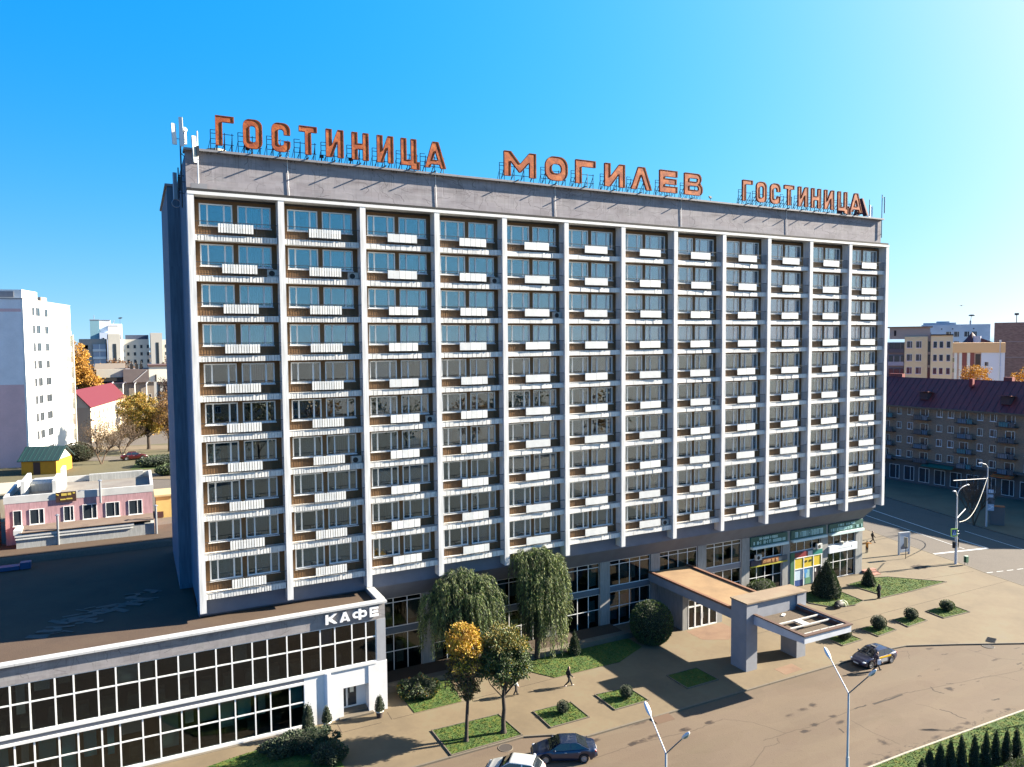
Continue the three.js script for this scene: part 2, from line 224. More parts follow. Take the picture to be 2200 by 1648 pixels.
// planted plots: turf inside a low concrete edging
function plot(pts, edge = true, label = null) {
  const c = pts.reduce((a, p) => [a[0] + p[0] / pts.length, a[1] + p[1] / pts.length], [0, 0]);
  struct(mb().slab(pts, -0.05, 0.05).build('lawn', M.grass));
  if (edge) { const k = mb(); for (let i = 0; i < pts.length; i++) { const [ax, az] = pts[i], [bx, bz] = pts[(i + 1) % pts.length], L = Math.hypot(bx - ax, bz - az); k.cbox((ax + bx) / 2, 0.03, (az + bz) / 2, L + 0.06, 0.13, 0.07, -Math.atan2(bz - az, bx - ax)); } struct(k.build('plot_edging', M.kerb)); }
}
const PLOTS = [[[15.42, 7.75], [15.45, 11.6], [21.2, 11.55], [20.98, 7.9]], [[23.62, 8.8], [23.62, 11.62], [27.08, 11.62], [27.06, 8.88]], [[29.5, 8.75], [29.52, 11.62], [32.86, 11.6], [32.72, 8.95]],
  [[56.15, 9.5], [56.05, 11.5], [58.9, 11.4], [58.95, 9.6]], [[61.1, 9.45], [61, 11.6], [64.1, 11.35], [64.08, 9.4]], [[66.2, 9.45], [65.85, 11.4], [69.2, 11.2], [69.3, 9.45]], [[71.6, 9.45], [71.35, 11.6], [75.5, 11.8], [75.85, 9.35]], [[37.05, 8.7], [37.05, 11.45], [40.5, 11.4], [40.4, 8.7]]];
PLOTS.forEach((p) => plot(p));
const LAWNS = [[[15.1, 0.3], [15.2, 4.5], [19.25, 4.5], [19.9, 0.3]], [[25.5, 0.35], [28.15, 4.35], [35.1, 4.35], [38.9, 2.6], [38.9, 0.35]], [[63.3, -0.8], [62.6, 1.8], [63.9, 4.1], [66.5, 4.6], [68.5, 4.15], [68.9, 0.5], [68, -0.8]], [[71.6, -0.55], [72, 3.6], [70.9, 4.45], [76.5, 4.6], [83, 4.4], [78.5, -0.2], [76.6, -0.9]], [[-0.6, 5.1], [1.6, 4.6], [3.9, 4.3], [8.1, 5], [8.3, 9.5], [-3, 9.5]]];
LAWNS.forEach((p, i) => plot(p, i === 2 || i === 3));
const BIGLAWN = [[16, 26.5], [44, 26.45], [58, 26.8], [75, 30], [76, 36], [10, 36]];
{
  struct(mb().slab(BIGLAWN, -0.4, 0.02).build('lawn', M.grass));
  const k = mb(); for (const [a, b] of [[[16, 26.42], [44, 26.37]], [[44, 26.37], [58, 26.72]], [[58, 26.72], [75, 29.9]]]) { const n = 12; for (let j = 0; j < n; j++) { const t = (j + 0.5) / n, L = Math.hypot(b[0] - a[0], b[1] - a[1]) / n; k.cbox(a[0] + (b[0] - a[0]) * t, -0.08, a[1] + (b[1] - a[1]) * t, L - 0.02, 0.26, 0.14, -Math.atan2(b[1] - a[1], b[0] - a[0])); } }
  struct(k.build('kerb', std(0.4, 0.36, 0.29, 0.8, { map: rep(T.plaster, 1.2) })));
}
// added unseen ground behind the camera, near-black to darken reflections in the lower windows
struct(mb().slab([[-120, 37.5], [74, 37.5], [74, 300], [-120, 300]], -0.4, -0.05).build('added_dark_ground', std(0.02, 0.021, 0.016, 1, { map: rep(T.grain, 6) })));
{ // low retaining ledge along the planting bed by the hotel wall
  const t = thing('planter_ledge', 'low pale concrete ledge along the planting bed under the hotel windows', 'retaining wall', [0, 0, 0]);
  const m = mb(); for (let x = 13.6; x < 44; x += 2.4) { if (x > 38.5) break; m.box(x, -0.05, -0.55, x + 2.37, 0.5, 0.28); } m.build('ledge', M.kerb, t);
  mb().box(13.6, -0.02, -2.9, 39, 0.42, -0.56).build('soil_bed', M.soil, t);
}
// grass blades over the plots
{
  const b = []; const g = new THREE.BufferGeometry(); const P = []; for (let k = 0; k < 3; k++) { const a = k * 2.1; P.push(Math.cos(a) * 0.03, 0, Math.sin(a) * 0.03, -Math.cos(a) * 0.03, 0, -Math.sin(a) * 0.03, Math.sin(a * 3) * 0.03, 0.055, Math.cos(a * 3) * 0.03); } g.setAttribute('position', new THREE.Float32BufferAttribute(P, 3)); g.computeVertexNormals();
  const inside = (x, z, p) => { let c = false; for (let i = 0, j = p.length - 1; i < p.length; j = i++) if ((p[i][1] > z) !== (p[j][1] > z) && x < (p[j][0] - p[i][0]) * (z - p[i][1]) / (p[j][1] - p[i][1]) + p[i][0]) c = !c; return c; };
  const spots = [];
  const fill = (p, den, y, clip) => { let x0 = 1e9, x1 = -1e9, z0 = 1e9, z1 = -1e9; for (const [x, z] of p) { x0 = Math.min(x0, x); x1 = Math.max(x1, x); z0 = Math.min(z0, z); z1 = Math.max(z1, z); } if (clip) z1 = Math.min(z1, clip), x1 = Math.min(x1, 62), x0 = Math.max(x0, 36); const n = (x1 - x0) * (z1 - z0) * den; for (let i = 0; i < n; i++) { const x = rr(x0, x1), z = rr(z0, z1); if (inside(x, z, p)) spots.push([x, y, z]); } };
  PLOTS.forEach((p) => fill(p, 70, 0.05)); LAWNS.forEach((p) => fill(p, 60, 0.05)); fill(BIGLAWN, 60, 0.02, 33);
  const im = new THREE.InstancedMesh(g, M.blade, spots.length), m4 = new THREE.Matrix4(), q = new THREE.Quaternion(), col = new THREE.Color();
  spots.forEach((s, i) => { const k = rr(0.6, 1.25); m4.compose(V3(s[0], s[1], s[2]), q.setFromAxisAngle(V3(0, 1, 0), rr(0, 6.28)), V3(k, k * rr(0.6, 1.2), k)); im.setMatrixAt(i, m4); const y = rnd(); im.setColorAt(i, y < 0.06 ? col.setRGB(2, 1.2, 1) : col.setRGB(rr(0.8, 1.15), rr(0.85, 1.1), 1)); });
  im.name = 'grass'; im.castShadow = im.receiveShadow = true; im.userData = { kind: 'stuff', label: 'short green turf in the lawns and square plots before the hotel', category: 'grass' }; scene.add(im);
}
// ---------- the hotel ----------
const hotel = thing('hotel_building', 'ten storey hotel block with white fins and rows of balconies above a glazed base', 'hotel', [0, 0, 0]);
const BAY = 6.4, NB = 12, ST = 3.003, FY = 10.57, RW = -1.0; // bay width, count, storey, first fascia top, recessed wall plane
{
  const H = hotel, fins = mb().box(0, 9.2, -RW * -1 - 0.06, 0.46, 40.64, 0).geo();
  for (let i = 0; i <= NB; i++) meshOf('fin', fins, M.finWhite, H, [i * BAY + (i === 12 ? 0.02 : 0), 0, 0]);
  mb().box(0, 40.45, -1.3, NB * BAY + 0.5, 40.68, 0.03).build('top_beam', M.white, H);
  mb().box(0.02, 40.68, -1.3, NB * BAY + 0.46, 40.9, -0.06).build('flashing', M.black, H);
  // attic wall, coping and roof
  mb().box(0.02, 40.9, -1.6, 76.75, 43.7, -0.75).build('attic_wall', M.attic, H);
  const cop = mb(); for (let i = 0; i < 32; i++) cop.box(-0.1 + i * 2.405, 43.7, -1.7, -0.1 + (i + 1) * 2.405 - 0.012, 43.86 + (i % 3) * 0.004, -0.36); cop.build('coping', M.coping, H);
  mb().box(0.02, 43.2, -12.3, 76.75, 43.5, -1.55).build('roof', M.roofing, H);
  for (const x of [7.3, 19.6, 31.4, 46.2, 61]) mb().bar([x, 43.9, -0.33], [x, 43.6, -0.7], 0.03).bar([x, 43.6, -0.7], [x + 0.1, 40.9, -0.7], 0.025).build('lightning_cable', M.frame, H);
  // end walls, back wall, stair block at the left end
  mb().box(0.01, 9.0, -12.4, 0.5, 43.55, -1.05).build('gable_wall', M.gable, H);
  mb().box(76.3, 8.76, -12.4, 76.8, 43.55, -1.05).box(76.3, 0.02, -12.4, 76.79, 8.755, -3.3).build('gable_wall', M.gable, H);
  mb().box(0.5, 0, -12.41, 76.3, 43.5, -12).build('back_wall', M.grey, H);
  const sb = mb().box(-0.95, 8.6, -22, 6.5, 42.6, -9).build('stair_block', M.gable, H);
  mb().box(-1.1, 42.6, -22.1, 6.6, 42.78, -8.85).build('stair_block_cap', M.coping, sb);
  // below the balconies: vertical spandrel, then a soffit sloping back to the base
  mb().box(0.02, 8.75, -3.2, 77.1, 10.16, -1.02).build('spandrel', M.spandrel, H);
  mb().prism([[1.03, 8.745], [2.94, 6.92], [3.3, 6.92], [3.3, 8.745]], 77.1, new THREE.Matrix4().makeRotationY(Math.PI / 2)).build('soffit', M.spandrel, H);

  // room interiors: slabs, party walls, rear wall
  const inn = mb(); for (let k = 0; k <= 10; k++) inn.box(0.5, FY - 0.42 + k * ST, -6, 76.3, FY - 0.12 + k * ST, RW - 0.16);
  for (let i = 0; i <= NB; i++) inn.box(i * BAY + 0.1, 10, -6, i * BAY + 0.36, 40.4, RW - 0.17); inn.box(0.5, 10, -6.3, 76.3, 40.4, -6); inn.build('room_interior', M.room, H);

  // one bay of recessed wall: brown boards with two window openings and battens below
  const W1 = [0.85, 3.2, 1.42, 2.6], W2 = [3.56, 6.0, 4.2, 5.36], WB = 0.75, WT = 2.4, top = ST - 0.4;
  const wall = mb(), z0 = RW - 0.14, z1 = RW;
  wall.box(0.46, 0, z0, 6.4, WB, z1).box(0.46, WT, z0, 6.4, top + 0.05, z1).box(0.46, WB, z0, W1[0], WT, z1).box(W1[1], WB, z0, W2[0], WT, z1).box(W2[1], WB, z0, 6.4, WT, z1);
  for (let x = 0.52; x < 6.35; x += 0.2) wall.box(x, 0.03, z1, x + 0.11, WB - 0.1, z1 + 0.03);
  const wallG = wall.geo();
  function winGeo([a, b, m1, m2]) {
    const f = mb(), t = 0.09, zf = RW + 0.02, zb = RW - 0.1;
    f.box(a, WB, zb, b, WB + t, zf).box(a, WT - t, zb, b, WT, zf).box(a, WB + t, zb, a + t, WT - t, zf).box(b - t, WB + t, zb, b, WT - t, zf).box(m1 - 0.05, WB + t, zb, m1 + 0.05, WT - t, zf - 0.01).box(m2 - 0.06, WB + t, zb, m2 + 0.06, WT - t, zf - 0.01);
    f.box(a - 0.05, WB - 0.06, zb, b + 0.05, WB - 0.003, zf + 0.12); return f.geo();
  }
  const paneGeo = ([a, b, m1, m2]) => [[a + 0.09, m1 - 0.05], [m1 + 0.05, m2 - 0.06], [m2 + 0.06, b - 0.09]].map(([p, q]) => mb().box(p, WB + 0.09, RW - 0.06, q, WT - 0.09, RW - 0.035).box(p, WB + 0.09, RW - 0.13, q, WT - 0.09, RW - 0.11).geo());
  const wins = [W1, W2].map((w) => [winGeo(w), paneGeo(w)]);
  // curtains: drawn cloth hanging behind the glass, in several states
  function curtain(a, b, folds, z) { const n = folds * 4, g = new THREE.PlaneGeometry(b - a, WT - WB - 0.02, n, 1).translate((a + b) / 2, (WT + WB) / 2, z), p = g.attributes.position; for (let i = 0; i < p.count; i++) p.setZ(i, z + 0.035 * Math.sin((p.getX(i) - a) / (b - a) * folds * 6.283)); g.computeVertexNormals(); return g; }
  const cz = RW - 0.34; SEED = 99;
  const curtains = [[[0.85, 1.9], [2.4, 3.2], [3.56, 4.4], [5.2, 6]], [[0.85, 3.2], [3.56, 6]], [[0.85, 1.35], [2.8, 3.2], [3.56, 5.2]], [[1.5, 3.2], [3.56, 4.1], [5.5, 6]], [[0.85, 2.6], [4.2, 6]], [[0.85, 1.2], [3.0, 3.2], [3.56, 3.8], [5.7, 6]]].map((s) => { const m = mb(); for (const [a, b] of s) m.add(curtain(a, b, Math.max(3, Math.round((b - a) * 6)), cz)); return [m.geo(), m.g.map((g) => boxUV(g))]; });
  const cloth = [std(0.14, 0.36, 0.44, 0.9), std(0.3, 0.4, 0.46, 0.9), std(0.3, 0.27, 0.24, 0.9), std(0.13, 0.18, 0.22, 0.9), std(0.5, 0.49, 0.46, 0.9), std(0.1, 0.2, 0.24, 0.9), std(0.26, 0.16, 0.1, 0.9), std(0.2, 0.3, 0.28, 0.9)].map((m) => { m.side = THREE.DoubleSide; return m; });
  // balcony: slab with tiled fascia, railing, and the white screen hung on the railing
  function fascia(tw, gap, seed) {
    SEED = seed; const m = mb(); m.box(0.46, -0.44, RW - 0.1, 6.4, -0.02, -0.31);
    let x = 0.46; while (x < 6.38) { const w = Math.min(tw * rr(0.8, 1.2), 6.395 - x); m.cbox(x + w / 2, -0.22, -0.285 + rr(-0.006, 0.006), w - gap * rr(0.5, 1.4), 0.44 + rr(-0.012, 0.012), 0.09, rr(-0.035, 0.035), 0, rr(-0.006, 0.006)); x += w; }
    m.box(0.46, -0.02, RW, 6.4, 0.0, -0.28); return m.geo();
  }
  const fas = [[1, 2, 3].map((s) => fascia(0.22, 0.055, s * 17)), [1, 2, 3].map((s) => fascia(0.42, 0.04, s * 31)), [1, 2, 3, 4].map((s) => fascia(1.2, 0.03, s * 57))];
  function screen(n, seed) { SEED = seed; const m = mb(), w = 2.54 / n; for (let j = 0; j < n; j++) m.cbox(2.29 + (j + 0.5) * w, 0.52 + rr(-0.008, 0.008), -0.12 + rr(-0.004, 0.004), w - (n > 6 ? 0.045 : 0.022), 0.67, 0.035, rr(-0.04, 0.04), 0, rr(-0.004, 0.004)); for (const y of [0.3, 0.76]) m.box(2.32, y - 0.02, -0.175, 4.8, y + 0.02, -0.14); return m.geo(); }
  const scr = [[1, 2, 3].map((s) => screen(13, s * 7)), [1, 2].map((s) => screen(5, s * 13)), [1, 2, 3].map((s) => screen(s === 2 ? 1 : 2, s * 19))];
  const rail = mb(); rail.box(0.46, 0.94, -0.21, 6.4, 0.985, -0.165).box(0.46, 0.1, -0.2, 6.4, 0.13, -0.175); for (let x = 0.55; x < 6.38; x += 0.115) rail.box(x, 0.13, -0.194, x + 0.013, 0.94, -0.181); for (const x of [2.3, 4.8]) rail.box(x, 0, -0.21, x + 0.03, 0.94, -0.17);
  const railG = rail.geo();
  const far = mb(), drapes = cloth.map(() => mb()); SEED = 2024;
  for (let i = 0; i < NB; i++) for (let k = 0; k < 10; k++) {
    const x = i * BAY, y = FY + k * ST, v = i < 2 ? 0 : i < 4 ? 1 : 2;
    meshOf('wall_boarding', wallG, M.brown, H, [x, y, 0]);
    const b = meshOf('balcony', pick(fas[v]), M.tile, H, [x, y, 0]);
    meshOf('railing', railG, M.darkMetal, b);
    const s = meshOf('balcony_screen', pick(scr[v]), M.panel, b); s.position.x = i === 0 && k === 9 ? -0.24 : rr(-0.05, 0.05);
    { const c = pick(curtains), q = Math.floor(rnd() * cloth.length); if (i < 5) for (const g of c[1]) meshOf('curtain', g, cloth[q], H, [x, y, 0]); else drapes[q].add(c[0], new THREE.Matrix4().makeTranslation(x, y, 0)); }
    for (const [fg, pg] of wins) { const w = meshOf('window', fg, M.frame, H, [x, y, 0]); for (const g of pg) if (i < 5) meshOf('pane', g, M.pane, w); else far.add(g, new THREE.Matrix4().makeTranslation(x, y, 0)); }
  }
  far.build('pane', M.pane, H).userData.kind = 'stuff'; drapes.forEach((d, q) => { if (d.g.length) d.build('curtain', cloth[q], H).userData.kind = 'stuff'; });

  // ---- glazed base: columns, windows with panes, spandrel bands ----
  const PZ = -2.98, cols = [12.8, 19.2, 25.6, 32, 38.4, 44.8, 51.2, 57.6, 64, 70.4, 76.6];
  for (const c of cols) mb().box(c - 0.62, -0.05, PZ - 0.5, c + 0.58, 6.95, PZ + 0.12).build('column', M.column, H);
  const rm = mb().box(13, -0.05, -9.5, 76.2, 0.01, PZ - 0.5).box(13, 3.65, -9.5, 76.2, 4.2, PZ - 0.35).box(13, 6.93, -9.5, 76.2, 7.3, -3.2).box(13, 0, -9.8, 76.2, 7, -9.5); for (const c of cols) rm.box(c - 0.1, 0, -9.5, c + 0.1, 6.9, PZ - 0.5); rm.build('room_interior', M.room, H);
  const bands = [std(0.1, 0.13, 0.16, 0.8), std(0.2, 0.2, 0.22, 0.8)];
  const blind = [std(0.25, 0.4, 0.42, 0.9), std(0.32, 0.3, 0.27, 0.9), std(0.14, 0.27, 0.34, 0.9)]; SEED = 606;
  for (let j = 0; j < 10; j++) {
    const a = cols[j] + 0.58, b = cols[j + 1] - 0.62, n = 4, w = (b - a) / n;
    mb().box(a, 3.66, PZ - 0.3, b, 4.22, PZ - 0.02).build('spandrel_band', bands[j > 5 ? 1 : 0], H);
    for (const [y0, y1, yt] of [[0.04, 3.66, 2.05], [4.22, 6.9, 6.45]]) {
      if (j === 5 && y0 < 1) continue; // behind the entrance lobby
      const f = mb(), zf = PZ - 0.08, zb = PZ - 0.16, t = 0.07; f.box(a, y0, zb, b, y0 + t, zf).box(a, y1 - t, zb, b, y1, zf).box(a, yt - 0.03, zb, b, yt + 0.03, zf - 0.004);
      for (let q = 0; q <= n; q++) { const x = a + q * w, h = 0.035; f.box(Math.max(a, x - h), y0 + t, zb, Math.min(b, x + h), y1 - t, zf - 0.008); }
      const wf = f.build('base_window', M.frame, H);
      for (let q = 0; q < n; q++) for (const [p0, p1] of [[y0 + t, yt - 0.03], [yt + 0.03, y1 - t]]) mb().box(a + q * w + 0.035, p0, PZ - 0.135, a + (q + 1) * w - 0.035, p1, PZ - 0.115).build('pane', M.paneDark, wf);
      const bl = mb(); let any = 0; for (let q = 0; q < n; q++) if (rnd() < 0.65) { bl.add(new THREE.PlaneGeometry(w * rr(0.4, 1), (y1 - y0) * rr(0.4, 0.95)).translate(a + (q + 0.5) * w, y1 - (y1 - y0) * 0.5, PZ - 0.4)); any = 1; } if (any) bl.build('blind', pick(blind), H);
    }
  }
}
// ---------- the low cafe wing on the left ----------
const cafe = thing('cafe_building', 'low two storey cafe wing with white framed glazing and a flat brown roof', 'cafe', [0, 0, 0]);
{
  const C = cafe, ZF = 2.75, X0 = -34, X1 = 13.5;
  // roof over the yard wing and the strip before the hotel, inside low parapets
  mb().slab([[X0, -27.2], [-0.02, -27.2], [-0.02, -3.3], [13.2, -3.3], [13.2, 2.6], [X0, 2.6]], 8.2, 8.55).build('roof', M.roofing, C);
  const cop = mb(); for (let x = X0, i = 0; x < X1 - 0.2; x += 1.51, i++) cop.box(x, 8.78 + (i % 2) * 0.003, 2.35, Math.min(x + 1.498, X1 + 0.05), 8.93, 3.05); for (let z = 2.33, i = 0; z > -2.6; z -= 1.2, i++) cop.box(12.95, 8.783 + (i % 2) * 0.003, z - 1.19, 13.6, 8.925, z); cop.build('coping', std(0.5, 0.5, 0.5, 0.7, { map: rep(T.plaster, 1.4) }), C);
  mb().box(X0, 7.45, 2.5, X1 - 0.06, 8.78, ZF).box(12.95, 7.45, -3, X1 - 0.02, 8.78, 2.49).build('parapet_wall', std(0.5, 0.49, 0.5, 0.9, { map: rep(T.attic, 22, 2.6, 0, -2.9) }), C);
  mb().box(12.72, -0.05, 2.45, X1 - 0.04, 7.45, ZF + 0.03).build('corner_pier', std(0.36, 0.37, 0.4, 0.85, { map: rep(T.plaster, 2) }), C);
  mb().box(12.75, -0.05, -3.1, X1 - 0.03, 7.45, 2.44).build('end_wall', M.grey, C);
  // white ground floor wall with the door recess
  const w = mb(); w.box(6.98, -0.05, 2.35, 9.98, 4.02, ZF).box(12.0, -0.05, 2.35, X1 + 0.02, 4.02, ZF + 0.06).box(9.98, 2.42, 2.35, 12, 4.02, ZF).box(9.9, -0.05, 1.6, 9.98, 2.42, 2.34).box(12, -0.05, 1.6, 12.08, 2.42, 2.34); w.build('white_wall', std(0.82, 0.82, 0.82, 0.75, { map: rep(T.plaster, 3.5) }), C);
  const bp = mb(); const pg = new THREE.CylinderGeometry(0.26, 0.26, 3.95, 20, 1, false).scale(1, 1, 0.55).translate(8.75, 1.95, ZF + 0.02); bp.add(pg); bp.build('pilaster', std(0.8, 0.8, 0.82, 0.7), C);
  const door = mb(); const dz = 1.75; door.box(10, 0.32, dz - 0.08, 10.1, 2.36, dz).box(10.42, 0.32, dz - 0.08, 10.56, 2.36, dz).box(11.26, 0.32, dz - 0.08, 11.38, 2.36, dz).box(10.1, 2.26, dz - 0.08, 11.26, 2.36, dz - 0.003).box(10.1, 0.32, dz - 0.08, 11.26, 0.44, dz - 0.003).box(11.38, 0.0, dz - 0.1, 12, 2.42, dz - 0.02);
  const dr = door.build('door', M.frame, C); mb().box(10.1, 0.44, dz - 0.06, 10.42, 2.26, dz - 0.04).box(10.56, 0.44, dz - 0.06, 11.26, 2.26, dz - 0.04).build('pane', M.farGlass, dr);
  mb().bar([10.62, 1.1, dz + 0.06], [10.62, 1.5, dz + 0.06], 0.015).build('handle', M.steel, dr); mb().box(10.75, 1.5, dz - 0.035, 11.05, 1.95, dz - 0.03).build('notice', std(0.8, 0.78, 0.65), dr);
  mb().box(9.6, -0.02, 1.8, 12.3, 0.16, 3.1).box(9.99, 0.1, 1.5, 11.99, 0.31, 2.5).build('doorstep', M.kerb, C);
  // white sills and the band between floors
  const band = mb(); band.box(X0, 3.92, 2.42, 12.68, 4.12, ZF + 0.1).box(X0, 3.42, 2.42, 6.98, 3.6, ZF + 0.08).box(X0, -0.05, 2.42, 6.98, 0.2, ZF + 0.06).build('sill_band', M.white, C);
  mb().box(X0, 3.6, 2.45, 6.98, 3.92, ZF - 0.03).build('band_recess', M.coping, C);
  mb().box(X0, -0.08, 2.4, 6.98, 0.02, 3.1).build('plinth', M.kerb, C);
  // interiors
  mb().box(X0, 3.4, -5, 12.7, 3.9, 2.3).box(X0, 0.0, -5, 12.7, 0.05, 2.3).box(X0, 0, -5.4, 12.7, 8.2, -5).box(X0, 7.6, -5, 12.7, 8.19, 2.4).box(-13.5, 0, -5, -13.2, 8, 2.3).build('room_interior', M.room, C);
  mb().box(X0, 0, -27.3, -0.05, 8.2, -26.9).box(X0 - 0.3, 0, -27.3, X0, 8.6, 2.6).build('outer_wall', M.grey, C);
  SEED = 5150;
  const blind = [std(0.12, 0.42, 0.46, 0.9), std(0.3, 0.42, 0.38, 0.9), std(0.42, 0.41, 0.38, 0.9), std(0.3, 0.24, 0.2, 0.9), std(0.12, 0.2, 0.34, 0.9)];
  const ups = [], los = []; let x = 12.64; const steps = [0.82, 1.12, 1.36, 1.13, 1.4, 1.06, 1.46, 1.08]; ups.push(12.64, 11.82, 10.7, 9.36, 8.23); x = 8.23; for (let k = 0; x > -14; k++) { x -= k % 2 ? 1.08 : 1.42; ups.push(x); }
  los.push(6.95); x = 6.95; for (let k = 0; x > -14; k++) { x -= k % 2 ? 1.4 : 1.1; los.push(x); }
  for (const [arr, y0, yt, y1, low] of [[ups, 4.12, 6.11, 7.45, 0], [los, 0.2, 2.02, 3.42, 1]]) for (let i = 0; i + 1 < arr.length; i++) {
    const a = arr[i + 1], b = arr[i], f = mb(), zf = ZF - 0.02, zb = ZF - 0.12; f.box(a, y0, zb, a + 0.1, y1, zf).box(a + 0.1, yt - 0.05, zb, b, yt + 0.05, zf - 0.005).box(a + 0.1, y1 - 0.05, zb, b, y1, zf - 0.005).box(a + 0.1, y0, zb, b, y0 + 0.05, zf - 0.005); if (i === 0) f.box(b, y0, zb, b + 0.08, y1, zf);
    const wf = f.build('window', M.frame, C);
    for (const [p, q] of [[y0 + 0.05, yt - 0.05], [yt + 0.05, y1 - 0.05]]) mb().box(a + 0.1, p, ZF - 0.085, b, q, ZF - 0.065).build('pane', M.paneDark, wf);
    if (rnd() < (low ? 0.85 : 0.55)) { const h = low ? rr(0.35, 0.9) : rr(0.2, 1); mb().add(new THREE.PlaneGeometry((b - a) * rr(0.3, 1), (y1 - y0) * h).translate((a + b) / 2, y1 - (y1 - y0) * h / 2, ZF - rr(0.3, 0.7))).build('blind', low ? pick(blind.slice(0, 3)) : pick(blind.slice(2)), C); }
  }
  const furn = mb(); for (let k = 0; k < 16; k++) { const fx = -13 + k * 1.6; furn.box(fx, 3.9, 0.6, fx + 0.8, 4.65, 1.4); if (k < 12) furn.box(fx, 0.05, 0.4, fx + 0.9, 0.8, 1.2); } furn.build('table', std(0.25, 0.18, 0.12), C);
  // litter and puddle stains left on the roof: low heaps of torn roofing felt
  const heap = thing('roofing_felt_heap', 'torn dark roofing felt and rags lying on the shaded cafe roof', 'debris', [0, 0, 0]); const hm = mb(); for (let k = 0; k < 60; k++) { const t = rnd(), cx = -3.2 - 7 * t + gauss() * 0.9, cz = -9 + t * 5.5 + gauss() * 1.6; hm.cbox(cx, 8.56 + rr(0, 0.03), cz, rr(0.3, 1.7), 0.03, rr(0.1, 0.6), rr(-0.9, 0.3), rr(-0.06, 0.06), rr(-0.06, 0.06)); } hm.build('felt', std(0.07, 0.055, 0.042, 0.7), heap);
}
